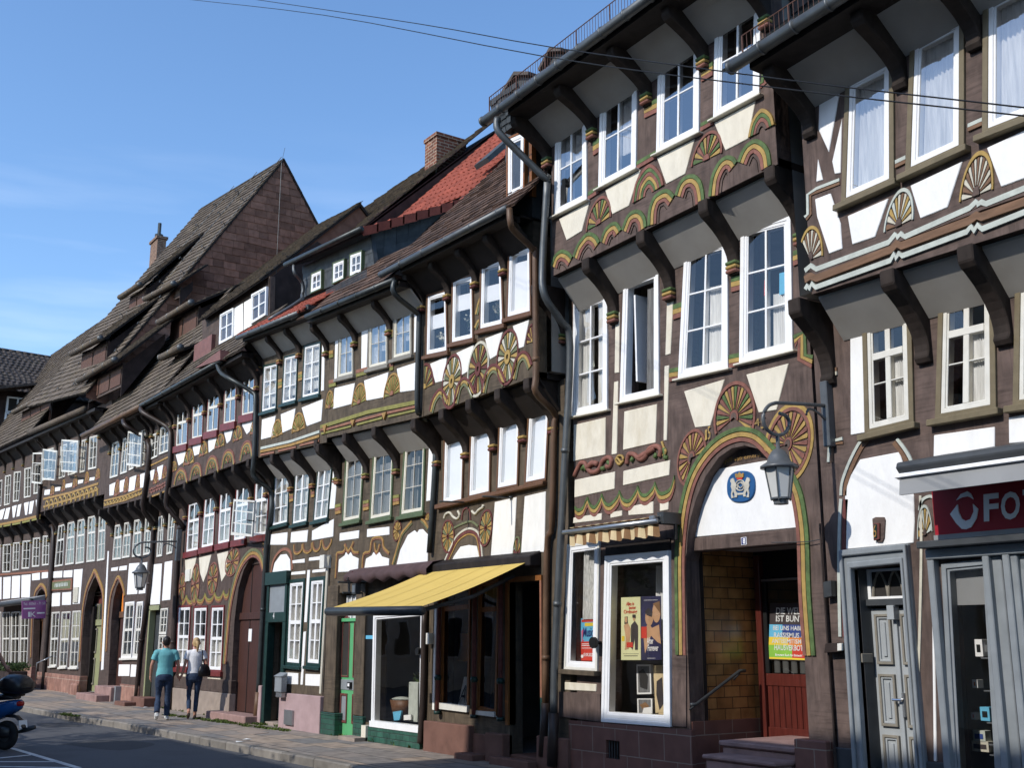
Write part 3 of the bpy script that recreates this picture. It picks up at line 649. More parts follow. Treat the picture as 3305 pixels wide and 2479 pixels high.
# window decorations
mb = MB()
for f, s_, m_ in (('K', '320,745 340,700 352,800 318,810', 'pale_blue'), ('K', '935,335 960,320 958,370 938,375', 'p_dark')): flat(mb, q3(pts(f, s_), -.04), m_)
flat(mb, q3(pts('K', '1340,298 1382,288 1380,405 1340,415'), -.04), 'p_blue'); flat(mb, q3(pts('K', '1260,335 1288,330 1288,415 1258,420'), -.04), 'p_red')
flat(mb, q3(pts('J', '515,860 545,840 555,930 545,985 512,985'), .41), 'sign_white')
h.part(mb, 'window_sticker')
h.panels('J', '195,1303 378,1195 330,1375 240,1430|470,1130 680,1010 610,1225 512,1275|778,940 1003,825 945,1035 833,1095|1118,730 1365,598 1320,825 1185,895', .45, 'plaster_cream')
h.panels('K', '478,520 500,510 497,835 473,838|470,885 492,880 485,1270 457,1275|757,320 791,390 772,735 745,742|740,800 765,795 752,1198 735,1200|255,1115 425,1075 423,1275 252,1310|525,1043 700,1003 692,1210 518,1250|260,1410 475,1365 472,1458 258,1505|520,1362 770,1303 765,1385 518,1440|545,1555 680,1525 680,1590 548,1600|715,1520 763,1512 760,1570 715,1578|845,935 1063,870 985,1120 905,1130|1178,845 1405,785 1340,1035 1245,1050', 0, 'plaster_cream')
h.panels('L', '288,135 460,108 458,150 285,170|513,102 583,92 583,125 513,138|235,1137 428,1150 425,1195 235,1185', 0, 'plaster_cream')
h.fan('J', '430,1335 440,1172 506,1288|1072,952 1090,782 1166,908', .45, ['yellow', 'green_leaf', 'red_ochre'], 11)
h.nest('J', '635,1210 660,1080 735,978 800,1030 822,1100', .45, ['red_ochre', 'green_leaf', 'red_ochre', 'yellow', 'green_leaf', 'red_ochre'])
h.nest('J', '1325,820 1350,720 1405,648 1460,680 1480,740', .45, ['yellow', 'green_leaf', 'red_ochre', 'timber_a'])
RB = [(-.055, 0, 'green_leaf'), (-.11, -.055, 'yellow'), (-.16, -.11, 'red_ochre'), (-.205, -.195, 'timber_dark')]
h.arcs('J', '148,1580 170,1520 210,1485 250,1495 278,1525|278,1525 305,1455 350,1395 385,1380 420,1400 440,1435|440,1435 465,1370 500,1330 535,1318 560,1345 568,1365|568,1365 600,1285 640,1250 680,1250 710,1290 720,1345|723,1345 730,1250 760,1170 810,1130 850,1125 885,1160|885,1160 910,1090 950,1045 1000,1035 1040,1070 1058,1130 1064,1190|1085,1170 1100,1060 1140,970 1190,925 1235,930 1258,960|1258,960 1285,895 1320,850 1370,825 1420,850 1450,900 1462,978', .45, RB, name='carved_arch_moulding', th=.02)
mb = MB()
def stripes(fr, segs, d, cols, step):
    for s_ in segs.split('|'):
        a, b = prs(s_); mb = MB()
        for i, c in enumerate(cols):
            P = [on(fr, a[0], a[1] + step * i, d), on(fr, b[0], b[1] + step * i, d), on(fr, b[0], b[1] + step * (i + 1) - 2, d), on(fr, a[0], a[1] + step * (i + 1) - 2, d)]
            mb.prism(P, d - .01, d + .02, c)
        h.part(mb, 'carved_band')
stripes('J', '400,845 438,820|705,622 782,585|1045,405 1112,365', .45, ['green_leaf', 'yellow', 'red_ochre'], 28)
stripes('J', '370,1145 435,1102|660,962 775,895|1040,735 1115,693', .45, ['green_leaf', 'red_ochre'], 24)
stripes('K', '788,472 840,455|1100,325 1150,312|1432,185 1495,160', 0, ['green_leaf', 'yellow', 'red_ochre'], 27)
stripes('K', '768,815 820,805|1088,740 1150,728', 0, ['green_leaf', 'yellow', 'red_ochre'], 24)
h.part(mb, 'carved_post_bands')
h.arcs('K', '1432,632 1500,606 1505,735 1538,738', 0, [(-.05, 0, 'green_leaf'), (-.1, -.05, 'yellow'), (-.15, -.1, 'red_ochre')], k=1, name='stepped_moulding')
h.arcs('J', '1390,505 1415,490 1420,410 1472,380', .45, [(0, .05, 'green_leaf'), (-.05, 0, 'red_ochre')], k=1, name='stepped_moulding')
h.arcs('K', '262,1548 280,1562 305,1550 322,1510 330,1497|330,1497 345,1535 370,1545 395,1510 405,1480|405,1480 425,1525 455,1530 490,1490 500,1463|500,1463 520,1505 555,1510 588,1465 598,1438|598,1438 615,1475 645,1480 680,1445 690,1418|690,1418 710,1465 740,1470 775,1445 795,1383', 0, [(-.05, .0, 'green_leaf'), (-.1, -.05, 'yellow'), (-.15, -.1, 'red_ochre')], name='carved_garland', th=.02, vert=True)
mb = MB()   # scrolls of the carved rail, with the pretzel
for s_, r in (('258,1390 290,1325 315,1322 330,1350 355,1370 390,1355 410,1310 440,1290 458,1305 450,1335 430,1340', .035), ('330,1345 355,1320 385,1325', .04), ('540,1325 550,1275 580,1275 610,1300 640,1285 660,1245 700,1230 722,1250 715,1285', .035), ('600,1295 640,1270 690,1240', .04)):
    mb.tube(smooth_path([tuple(v + Vector((0, -.008, 0))) for v in q3(pts('K', s_), 0)], 5), r, 'red_ochre', 6)
for s_ in ('300,1355 315,1330 320,1360', '405,1350 425,1345', '440,1310 450,1330', '565,1310 575,1290', '690,1290 700,1270', '740,1240 745,1290 758,1290'):
    mb.tube([v + Vector((0, -.012, 0)) for v in q3(pts('K', s_), 0)], .03, 'green_leaf', 6)
for s_ in ('500,1330 482,1305 495,1282 515,1282 522,1305 500,1330', '488,1290 505,1310 512,1322', '728,1205 738,1235 750,1260 735,1280'):
    mb.tube(smooth_path([tuple(v + Vector((0, -.012, 0))) for v in q3(pts('K', s_), 0)], 4), .018, 'yellow', 6)
h.part(mb, 'carved_scroll', smooth=True)
# arch
AR = 'L912,970 L908,600 Q190,1500 Q195,1330 Q215,1120 Q245,950 Q290,800 Q350,680 Q430,572 Q530,482 Q640,430 Q735,420 Q835,452 Q935,545 Q1025,645 Q1100,760 Q1168,920 Q1203,1100 Q1222,1300 L1738,600 L1766,975'
h.arcs('Q', AR, 0, [(-.058, 0, 'green_leaf'), (-.118, -.06, 'yellow'), (-.172, -.12, 'red_ochre')], k=4, name='carved_arch', th=.022)
hole = pts('Q', '275,1380 282,1250 305,1120 350,965 420,800 520,655 620,585 720,565 820,590 920,665 1000,775 1062,905 1108,1080 1140,1310 L1672,600 L1690,975')
XL, XR = on('L', 980, 900)[0], on('L', 1692, 985)[0]
hole = [(XR, -.2), (XR, hole[-1][1])] + hole[::-1][1:] + [(XL, hole[0][1] - .1), (XL, -.2)]
h.low.append(hole)
zl = on('Q', 310, 1345, -.12)[1] ; zl2 = on('Q', 1140, 1290, -.12)[1]; zlin = (zl + zl2) / 2
top = [p for p in hole if p[1] > zlin]
mb = MB(); mb.prism([(XR, zlin)] + sorted(top, key=lambda p: -p[0]) + [(XL, zlin)], -.30, -.14, 'timber_a'); h.part(mb, 'arch_board')
h.panels('Q', '312,1270 335,1150 370,1020 420,880 482,752 890,680 985,690 1060,800 1095,930 1125,1195', -.14, 'plaster_pure', name='tympanum')
mb = MB(); mb.prism(pts('Q', '306,1276 1135,1199 1148,1308 306,1378', -.11), -.3, -.11, 'timber_a'); h.part(mb, 'lintel', bevel=.01)
mb = MB(); text_on(mb, '&Jolf·van·emern·S', q3(pts('Q', '540,668 875,612 885,652 548,716', -.13), -.13), 'gold', .012); h.part(mb, 'carved_lettering')
mb = MB()
for s_, t_ in (('425,450 440,440 440,520 425,530', '1'), ('445,425 466,415 466,510 447,525', '5'), ('800,365 840,355 845,410 805,425', '4'), ('848,345 885,338 885,430 852,440', '5')):
    text_on(mb, t_, q3(pts('Q', s_), 0), 'yellow', .02)
h.part(mb, 'carved_date')
SP = ['yellow', 'red_ochre']
h.fan('Q', '645,350 660,72 808,345', 0, ['yellow', 'red_ochre', 'green_leaf', 'yellow', 'red_ochre', 'yellow', 'green_leaf', 'red_ochre'], 21, -28, 208, rim='red_ochre', hub='red_ochre', hub2='timber_a', inner=.24)
h.fan('Q', '318,660 325,445 432,610', 0, SP, 16, 0, 250, hub2='timber_a', inner=.28)
h.fan('Q', '1057,555 1090,270 1228,545', 0, SP, 20, -70, 190, rim='red_ochre', rim2='yellow', hub2='timber_a', inner=.22)
h.fan('Q', '1057,555 1085,322 1195,548', .003, [], 0, -70, 190, rim='green_leaf', hub='red_ochre', inner=.1) if 0 else None
# doorway recess: tiled reveal, door, steps
yb1 = onX('L', 1085, 800, XL).y; yb2 = onX('L', 1392, 800, XL).y
mb = MB(); mb.box(XL - .1, XL + .004, .22, yb1, -.1, zlin, 'timber_dark'); mb.box(XL - .1, XL, yb1, yb2 + .3, .75, zlin, 'glazed_tile'); mb.box(XL - .1, XL + .012, .02, yb2 + .3, -.1, .75, 'plinth_tile')
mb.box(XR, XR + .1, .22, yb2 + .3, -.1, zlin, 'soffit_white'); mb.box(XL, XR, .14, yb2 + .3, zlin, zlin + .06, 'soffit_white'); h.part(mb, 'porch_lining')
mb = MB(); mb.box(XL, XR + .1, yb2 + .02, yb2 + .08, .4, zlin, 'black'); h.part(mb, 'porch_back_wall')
Yd = -yb2
DQ = pts('L', '1395,350 1800,330 1800,1495 1400,1495', Yd); DL, DR = DQ[0][0], DQ[0][0] + 1.05
zz = lambda y, x=1500: on('L', x, y, Yd)[1]
dm = MB(); dm.box(DL, DL + .09, yb2 - .06, yb2 + .02, zz(1495), zz(360), 'door_red'); dm.box(DL + .09, DR, yb2 - .03, yb2 + .02, zz(1160), zz(1085), 'door_red'); dm.box(DL + .09, DR, yb2 - .03, yb2 + .02, zz(1480), zz(1410), 'door_red')
for i in range(11):
    a = DL + .1 + i * .086; dm.box(a, a + .078, yb2 - .02, yb2 + .02, zz(1412), zz(1158), 'door_red')
dm.box(DL + .09, DR, yb2 - .04, yb2 + .02, zz(522), zz(508), 'alu'); dm.box(DL + .09, DL + .15, yb2 - .03, yb2 + .02, zz(1085), zz(520), 'black'); dm.box(DL, DR, yb2 - .12, yb2, zz(1495) - .06, zz(1480), 'door_red')
door = h.part(dm, 'door', bevel=.006)
g = MB(); g.add([(DL + .12, yb2 - .005, zz(1085)), (DR, yb2 - .005, zz(1085)), (DR, yb2 - .005, zz(525)), (DL + .12, yb2 - .005, zz(525))], [[0, 1, 2, 3]], 'glass_dark'); g.build('door_pane', door)
mb = MB()
for i in range(6): mb.lathe([(.045, 0), (.045, .28)], (DL + .24 + i * .13, yb2 + .012, zz(1080)), 'frost', 10, 1, .3)
mb.build('lace_curtain', door)
t = 'L'
z2 = on(t, 1400, 1512, 0)[1]; z1 = on(t, 1300, 1602, .32)[1]; xs2 = on(t, 1197, 1515, 0)[0]; xs1 = on(t, 1088, 1605, .32)[0]; xe = on(t, 1645, 1560, 0)[0]
mb = MB(); mb.box(xs2, xe, -.02, yb2 + .2, -.1, z2 - .06, 'pink_stone'); mb.box(xs2 - .03, xe + .02, -.05, yb2 + .2, z2 - .058, z2, 'pink_stone'); mb.box(xs1, xe, -.32, -.022, -.1, z1 - .05, 'pink_stone'); mb.box(xs1 - .03, xe + .02, -.35, -.022, z1 - .048, z1, 'pink_stone')
mb.box(xs1 - .12, xe, -.6, -.33, -.1, z1 - .17, 'pink_stone'); h.part(mb, 'door_steps', bevel=.015)
mb = MB(); P = pts(t, '1645,1482 1830,1490 1830,1600 1645,1600', .05); mb.box(P[0][0], XA - .05, -.10, .2, -.2, P[0][1], 'plinth_tile'); h.part(mb, 'corner_stone', bevel=.01)
# ground floor windows
h.win('L', '255,300 452,270 438,1075 235,1062', 0, 0, casing=(.04, 'old_white'), frame=(.05, W), cols=1, sill='timber_b', cur=[(.35, 0, .95, .62)], curmat='lace', proud=.03, silld=.12, gl='glass')
h.win('L', '490,370 880,335 890,1412 468,1380', 0, 0, casing=(.05, W), frame=(.05, W), cols=1, proud=.045, gl='glass', cur=[(.3, .0, 1, .52)], curd=.45)
h.low[-1] = h.low[-1]
mb = MB(); mb.prism(pts('L', '487,305 880,262 880,330 487,362'), -.02, .02, 'timber_dark'); h.part(mb, 'timber_board'); mb = MB(); mb.prism(pts('L', '205,1195 455,1210 460,1380 195,1345'), -.02, .025, 'timber_a'); h.part(mb, 'timber_board'); mb = MB(); mb.prism(pts('L', '895,980 978,975 978,1410 892,1405'), -.02, .02, 'timber_a'); h.part(mb, 'timber_board')
zp = on('L', 470, 1378)[1]; zc0, zc1 = on('L', 540, 1605)[1], on('L', 540, 1492)[1]; xc0, xc1 = on('L', 500, 1550)[0], on('L', 583, 1550)[0]
mb = MB(); xl = XB - .12; wall_mesh(mb, [(xl, -.3), (XL + .06, -.3), (XL + .06, zp), (xl, zp - .02)], [[(xc0, zc0), (xc1, zc0), (xc1, zc1), (xc0, zc1)]], .045, .06, 'plinth_tile'); h.part(mb, 'plinth')
h.low.append([(xc0 - .0, zc0), (xc1, zc0), (xc1, zc1), (xc0, zc1)])
mb = MB()
for i in range(5):
    x = xc0 + (xc1 - xc0) * (i + .5) / 5; mb.tube([(x, -.01, zc0), (x + .012, -.02, (zc0 + zc1) / 2), (x, -.01, zc1)], .008, 'iron', 6)
h.part(mb, 'cellar_grille')
# handrail
mb = MB(); P = [onX('L', 1000, 1275, XL + .1), onX('L', 1030, 1275, XL + .1), onX('L', 1297, 1070, XL + .1), onX('L', 1330, 1068, XL + .1)]
mb.tube(P, .02, 'iron', 8); mb.tube([P[2] + Vector((-.1, 0, -.1)), P[2] + Vector((0, 0, -.02))], .012, 'iron', 6); mb.tube([P[1] + Vector((-.1, 0, -.06)), P[1]], .012, 'iron', 6); h.part(mb, 'handrail', smooth=True)
h.finish(h1=.82, h2=.68, bw=.15, gut=None, jx=[on('K', a, b)[0] for a, b in ((190, 430), (475, 480), (775, 370), (1115, 160), (1480, 30))], ex=[on('J', a, b, .45)[0] for a, b in ((135, 900), (400, 690), (725, 520), (1060, 290), (1440, 200))])
mb = MB(); A = Vector((XG0, -1.26, h.ze(XG0))); Bv = Vector((u1 + .75, -1.26, h.ze(u1 + .75))); mb.tube([A, Bv], .064, 'zinc', 14); mb.tube([A - Vector((.015, 0, 0)), A + Vector((.02, 0, 0))], .072, 'zinc', 14)
for i in range(12):
    p = A + (Bv - A) * (i / 12); t_ = (Bv - A).normalized() * .014; mb.tube([p - t_, p + t_], .074, 'zinc', 14)
h.part(mb, 'gutter', smooth=True)
mb = MB()   # snow guard
S0, S1 = A + Vector((0, .1, .1)), Bv + Vector((0, .1, .1)); n = 95
for k in (0, .3): mb.tube([S0 + Vector((0, 0, k)), S1 + Vector((0, 0, k))], .007, 'rust_iron', 6)
for i in range(n): p = S0 + (S1 - S0) * (i / n); mb.tube([p, p + Vector((0, 0, .3))], .0035 if i % 12 else .010, 'rust_iron', 5)
h.part(mb, 'snow_guard')
h.pipe([('I', 1300, 150, 1.25), ('I', 1305, 225, 1.25), ('I', 1420, 345, 1.0), ('I', 1592, 515, .62), ('J', 122, 1080, .6), ('J', 95, 1560, .6), ('K', 96, 420, .6), ('K', 185, 560, .3), ('K', 232, 700, .14), ('K', 195, 1500, .14), ('L', 175, 900, .14), ('L', 165, 1330, .14)], .05, 'zinc')
h.pipe([('L', 165, 1325, .14), ('L', 155, 1650, .14)], .07, 'pipe_brown', 'standpipe')

# ================================================================== house no. 6 (photo shop)
u0 = on('M', 378, 1300, .45)[0]
h = H1 = House('timbered_house', 'brown timbered house number 6 with olive window frames, white zigzag bands and grey shopfront', XA + .02, XA + 3.6, u0=u0, u1=XA + 3.6, stripes=[], zfloor=3.0)
h.jetty(on('N', 400, 462, .45), on('N', 1345, 168, .45)).eave(on('M', 0, 378, 1.2), on('M', 590, 0, 1.2), 1.2)
XG1 = on('J', 1240, 425, 1.2)[0]
OL = dict(casing=(.055, 'olive_paint'), sill='olive_paint', proud=.03, silld=.09)
for q in ('615,480 900,335 905,1085 588,1225', '1000,250 1322,80 1322,885 970,1045', '1432,5 1830,-205 1830,660 1428,815'):
    h.win('M', q, .45, 2, frame=(.045, W), cols=1, gl='glass_sky', cur=[(0, 0, 1, 1)], curmat='curtain', **OL)
for q in ('712,592 1005,505 1022,1235 730,1305', '1170,432 1500,345 1512,1150 1148,1215', '1625,312 1990,215 2005,1080 1610,1135'):
    h.win('N', q, 0, 1, frame=(.04, 'old_white'), cols=2, rows=(.62, 1), transom=.34, mull=.06, munt=.014, cur=[(.5, .34, 1, 1)], curmat='curtain', **OL)
h.panels('M', '455,540 590,460 510,905 448,770|588,705 580,1030 545,1035 530,960|445,945 475,1070 435,1083|428,1185 520,1150 580,1330 590,1480 512,1510 440,1290|622,1285 865,1180 785,1410 650,1455|995,1105 1305,960 1215,1235 1055,1300|1450,880 1800,715 1760,1030 1535,1112', .45, 'plaster_pure')
h.panels('N', '637,630 715,605 725,1285 640,1300|1135,1300 1497,1250 1497,1370 1133,1432|1580,1195 1800,1150 1800,1330 1582,1350', 0, 'plaster_pure')
h.fan('M', '402,1545 405,1345 477,1520', .45, ['bone', 'earth_orange'], 11, 0, 140, rim='yellow', hub='timber_a')
h.fan('M', '925,1345 945,1122 1014,1305', .45, ['bone', 'yellow', 'pale_blue', 'yellow', 'bone', 'earth_orange'], 12, 0, 180, rim='pale_blue', hub='timber_a')
h.fan('M', '1387,1165 1405,900 1490,1125', .45, ['bone', 'earth_orange'], 15, 0, 180, rim='yellow', hub='timber_a')
WB = lambda m, w_: [(-w_, w_ * .2, m)]
h.arcs('M', '370,1603 410,1570 440,1592 870,1432 908,1385 925,1402 945,1380 968,1398 1350,1228 1390,1190 1405,1205 1425,1190 1450,1202 1800,1060', .45, WB('pale_blue', .05), k=1, name='carved_zigzag', th=.026)
h.arcs('N', '370,428 385,400 400,418 415,387 435,410 880,250 903,210 915,237 930,207 950,222 1335,78 1363,46 1380,72 1400,38 1425,62 1800,-88', .45, WB('pale_blue', .05), k=1, name='carved_zigzag', th=.026)
h.arcs('N', '370,362 410,338 440,352 885,180 920,145 945,158 1350,8 1395,-25 1420,-15 1800,-150', .45, WB('earth_orange', .07), k=1, name='carved_roll', th=.03)
h.arcs('N', '370,312 435,318 885,155 940,115 1350,-40 1420,-70 1800,-200|370,345 440,335 885,180 940,135 1350,-20 1420,-50 1800,-180|370,385 440,365 885,205 940,170 1350,25 1420,-10 1800,-140', .45, [(-.022, .022, 'timber_a')], k=1, name='carved_roll', th=.02)
h.arcs('M', '372,1300 395,1275 393,1160 440,1132 575,1080', .45, [(0, .04, 'pale_blue'), (-.035, 0, 'earth_orange')], k=1, name='stepped_moulding')
h.arcs('N', '515,1460 520,1345 593,1328', 0, [(-.005, .035, 'pale_blue'), (-.045, -.01, 'earth_orange')], k=1, name='stepped_moulding')
mb = MB()
stripes('M', '908,955 970,925|1340,738 1425,700', .45, ['pale_blue', 'earth_orange'], 24)
stripes('N', '512,910 560,895', 0, ['earth_orange', 'bone'], 24)
h.part(mb, 'carved_post_bands')
# arch over the door
h.arcs('N', '592,1659 600,1580 640,1470 690,1370 728,1318', 0, [(-.0, .04, 'pale_blue'), (-.055, -.005, 'earth_orange')], name='carved_arch')
h.arcs('N', '908,1330 950,1385 985,1445 1003,1505', 0, [(-.0, .04, 'pale_blue'), (-.055, -.005, 'earth_orange')], name='carved_arch')
h.arcs('O', '405,880 398,500 402,200 410,60', 0, [(-.0, .045, 'pale_blue'), (-.07, -.005, 'deep_red')], name='carved_arch'); h.arcs('O', '862,40 868,300 862,700 850,1120', 0, [(-.0, .035, 'bone')], name='carved_arch')
h.arcs('O', '875,130 890,75 925,55 945,60', 0, [(-.0, .035, 'pale_blue')], name='carved_arch')
h.fan('O', '900,275 890,95 945,250', 0, ['pale_blue', 'yellow', 'bone', 'yellow'], 8, 0, 180, rim='pale_blue', hub='timber_a')
h.panels('O', '425,360 425,150 N605,1640 N640,1540 N695,1445 N930,1400 N958,1490 O832,40 836,200 830,322', 0, 'plaster_pure', name='tympanum')
h.panels('O', '936,448 950,440 968,1625 950,1620', 0, 'plaster_pure')
mb = MB(); mb.prism(pts('O', '592,178 612,168 660,168 668,185 662,290 650,318 620,318 600,280'), .0, .03, 'timber_a'); mb.prism(pts('O', '605,208 643,203 643,300 608,308'), .03, .05, 'deep_red'); mb.prism(pts('O', '610,214 630,211 630,292 612,298'), .05, .056, 'dark_green'); text_on(mb, '6', q3(pts('O', '609,218 629,214 630,286 611,292'), .056), 'gold', .006); h.part(mb, 'number_plaque', bevel=.006)
# grey door case and doors
FQ = pts('O', '410,368 808,328 822,1659 422,1659'); FI = pts('O', '474,474 770,444 798,1620 490,1620')
o_ = [FQ[0], FQ[1], (FQ[1][0], -.1), (FQ[0][0], -.1)]; i_ = [FI[0], FI[1], (FI[1][0], -.1), (FI[0][0], -.1)]
mb = MB(); mb.ring([o_[0], o_[1], o_[2], o_[3]], [i_[0], i_[1], i_[2], i_[3]], -.05, .05, 'frame_grey')
mid = [((a[0] * 2 + b[0]) / 3, (a[1] * 2 + b[1]) / 3) for a, b in zip(o_, i_)]; md2 = [((a[0] + b[0] * 2) / 3, (a[1] + b[1] * 2) / 3) for a, b in zip(o_, i_)]
mb.ring(o_, mid, .05, .085, 'frame_grey'); mb.ring(md2, i_, .05, .066, 'frame_grey')
dc = h.part(mb, 'door_frame', bevel=.008)
h.low.append([(i_[0][0], -.2), i_[0], i_[1], (i_[1][0], -.2)])
yd = onX('O', 585, 900, i_[0][0]).y; d_ = -yd
mb = MB(); a, b = i_[0][0], i_[1][0]; zt_ = max(i_[0][1], i_[1][1]) + .02
mb.box(a - .05, a + .003, .05, yd + .1, -.1, zt_, 'grey_dark'); mb.box(b - .003, b + .05, .05, yd + .1, -.1, zt_, 'grey_dark'); mb.box(a, b, .05, yd + .1, zt_, zt_ + .05, 'grey_dark'); mb.box(a, b, yd + .08, yd + .1, -.1, zt_, 'interior_dark'); h.part(mb, 'door_recess')
zO = lambda y, x=660: on('O', x, y, d_)[1]
mb = MB(); xm = on('O', 735, 900, d_)[0]
for (p, q) in ((a + .0, xm - .005), (xm + .005, b + .25)):
    q = min(q, b + .2); mb.box(p, q, yd, yd + .05, -.05, zO(712), 'door_grey')
    x0_, x1_ = p + .05, q - .05 if q < b else q
    for (zc, zd) in ((zO(1045), zO(745)), (zO(1412), zO(1102)), (-.02, zO(1462))):
        P = lambda k: [(x0_ + k, zd - k), (x1_ - k, zd - k), (x1_ - k, zc + k), (x0_ + k, zc + k)]
        mb.ring(P(0), P(.025), d_ - .01, d_ + .03, 'olive_light'); mb.ring(P(.025), P(.045), d_ - .01, d_ + .018, 'door_grey'); mb.prism(P(.075), d_ - .01, d_ + .015, 'door_grey')
mb.box(a, b, yd - .07, yd + .05, zO(695), zO(655), 'grey_dark'); mb.box(xm - .04, xm + .04, yd - .09, yd, zO(780), zO(695), 'door_grey'); mb.box(xm - .02, xm + .02, yd - .03, yd, -.05, zO(780), 'door_grey')
dr = h.part(mb, 'door', bevel=.004)
mb = MB(); mb.tube([(xm + .03, yd - .02, zO(1350)), (xm + .03, yd - .02, zO(1210))], .02, 'alu', 8); mb.tube([(xm + .03, yd - .02, zO(1250)), (xm + .03, yd - .07, zO(1250)), (xm - .06, yd - .07, zO(1250))], .012, 'chrome', 8); mb.build('door_handle', dr)
mb = MB(); mb.box(a, b, yd, yd + .05, zO(655), zO(470), 'interior_dark')
for i in range(3):
    c0 = a + .05 + i * (b - a - .05) / 3; ww = (b - a - .05) / 3
    mb.tube(smooth_path([(c0, yd - .01, zO(640)), (c0 + ww * .12, yd - .01, zO(560)), (c0 + ww * .5, yd - .01, zO(490)), (c0 + ww * .88, yd - .01, zO(560)), (c0 + ww, yd - .01, zO(640))], 4), .013, 'olive_light', 6)
mb.ring([(a, zO(475)), (b, zO(475)), (b, zO(655)), (a, zO(655))], [(a + .04, zO(490)), (b - .03, zO(490)), (b - .03, zO(640)), (a + .04, zO(640))], d_, d_ + .03, W); mb.build('fanlight', dr)
mb = MB(); P = onX('O', 553, 1008, a + .01); mb.box(a + .003, a + .02, P.y - .09, P.y + .07, P.z - .04, P.z + .045, 'olive_light'); h.part(mb, 'doorbell_panel', bevel=.004)
# shopfront
XS = on('O', 935, 400)[0]; X9 = h.x1
mb = MB(); zc = on('O', 930, 330, .2)[1]; zb_ = on('O', 930, 420, .08)[1]; ztp = on('O', 935, 300, .2)[1]
mb.box(XS, X9, -.22, .0, zc - .03, ztp - .01, 'grey_dark'); mb.box(XS, X9, -.10, .0, zb_, zc - .032, 'frame_grey')
for (a, b, dd) in ((950, 990, .09), (1285, 1325, .10), (1330, 1405, .04), (1408, 1450, .10), (1450, 1500, .07)):
    xa_, xb_ = on('O', a, 1000, dd)[0], on('O', b, 1000, dd)[0]; mb.box(xa_, xb_, -dd, .05, -.1, zb_ - .002, 'frame_grey')
h.part(mb, 'shop_surround', bevel=.008)
WQ = [on('O', 1000, 445), on('O', 1285, 415), (on('O', 1290, 1000)[0], .15), (on('O', 1000, 1000)[0], .15)]
h.win('O', WQ, 0, 0, frame=(.05, 'frame_grey'), cols=1, gl='glass', proud=.03, name='shop_window')
W2 = [on('O', 1470, 400), (X9 - .05, on('O', 1470, 400)[1] + .0), (X9 - .05, .15), (on('O', 1475, 1000)[0], .15)]
h.win('O', W2, 0, 0, frame=(.06, 'frame_grey'), cols=1, gl='glass', proud=.03, name='shop_window')
mb = MB(); P = onX('O', 1030, 690, WQ[0][0]); zbl = on('O', 1150, 690, -.06)[1]
mb.box(WQ[0][0] + .04, WQ[1][0] - .02, .08, .1, zbl, WQ[0][1], 'awning_grey'); h.part(mb, 'roller_blind')
mb = MB()
shelves = [on('O', 1230, y, -.35)[1] for y in (1000, 1190, 1375, 1500, 1560)]
for z in shelves: mb.box(WQ[0][0] + .2, WQ[1][0] + .1, .15, .5, z - .012, z, 'glass_dark'); mb.box(WQ[0][0] + .2, WQ[1][0] + .1, .148, .155, z - .012, z, 'alu')
for xx in (WQ[1][0] - .18,): mb.box(xx, xx + .03, .45, .48, 0, WQ[0][1], 'iron')
SHELF = thing('display_shelf', 'glass display shelf with metal upright inside the photo shop window', 'shelf', (WQ[0][0] + .4, .3, 0)); mb.build('shelf_board', SHELF)
def box_on_shelf(fr, s_, m1, m2, lab, dp=.3):
    P = pts(fr, s_, -dp); x0_, x1_ = min(p[0] for p in P), max(p[0] for p in P); z0_, z1_ = min(p[1] for p in P), max(p[1] for p in P)
    m_ = MB(); m_.box(x0_, x1_, dp, dp + .09, z0_, z1_, m1); m_.box(x0_ + .02, x1_ - .02, dp - .004, dp, z0_ + (z1_ - z0_) * .25, z0_ + (z1_ - z0_) * .7, m2)
    tag(m_.build('camera_box', None, loc=((x0_ + x1_) / 2, dp, z0_), bevel=.004), lab, 'box', 'camera boxes in the shop window')
box_on_shelf('O', '1192,898 1232,895 1232,995 1195,998', 'sign_white', 'black', 'white box with black square on the top shelf of the photo shop window')
box_on_shelf('O', '1240,905 1280,900 1280,995 1240,995', 'iron', 'alu', 'black camera box beside the white box on the top shelf of the photo shop window', .34)
box_on_shelf('O', '1175,1135 1205,1135 1205,1182 1177,1185', 'paper', 'p_orange', 'small white and orange box on the second shelf of the photo shop window')
box_on_shelf('O', '1225,1300 1275,1300 1275,1378 1227,1380', 'p_blue', 'black', 'light blue box with black circle on the middle shelf of the photo shop window')
box_on_shelf('O', '1168,1330 1195,1330 1195,1370 1170,1372', 'paper', 'p_red', 'small white box with red stripe on the middle shelf of the photo shop window')
box_on_shelf('O', '1180,1445 1250,1440 1250,1500 1182,1503', 'pale_blue', 'p_navy', 'wide pale and navy box on the fourth shelf of the photo shop window')
box_on_shelf('O', '1172,1508 1270,1505 1270,1558 1175,1560', 'bone', 'p_dark', 'patterned pale box on the lowest shelf of the photo shop window')
mb = MB(); zc_ = on('O', 300, 1560)[1]; P = pts('O', '290,1530 420,1540 420,1659 290,1659'); mb.box(XA - .02, FQ[0][0], -.03, .1, -.2, P[0][1], 'grey_dark'); mb.box(FQ[1][0], XS, -.03, .1, -.2, on('O', 900, 1620)[1], 'grey_dark'); h.part(mb, 'plinth', bevel=.01)
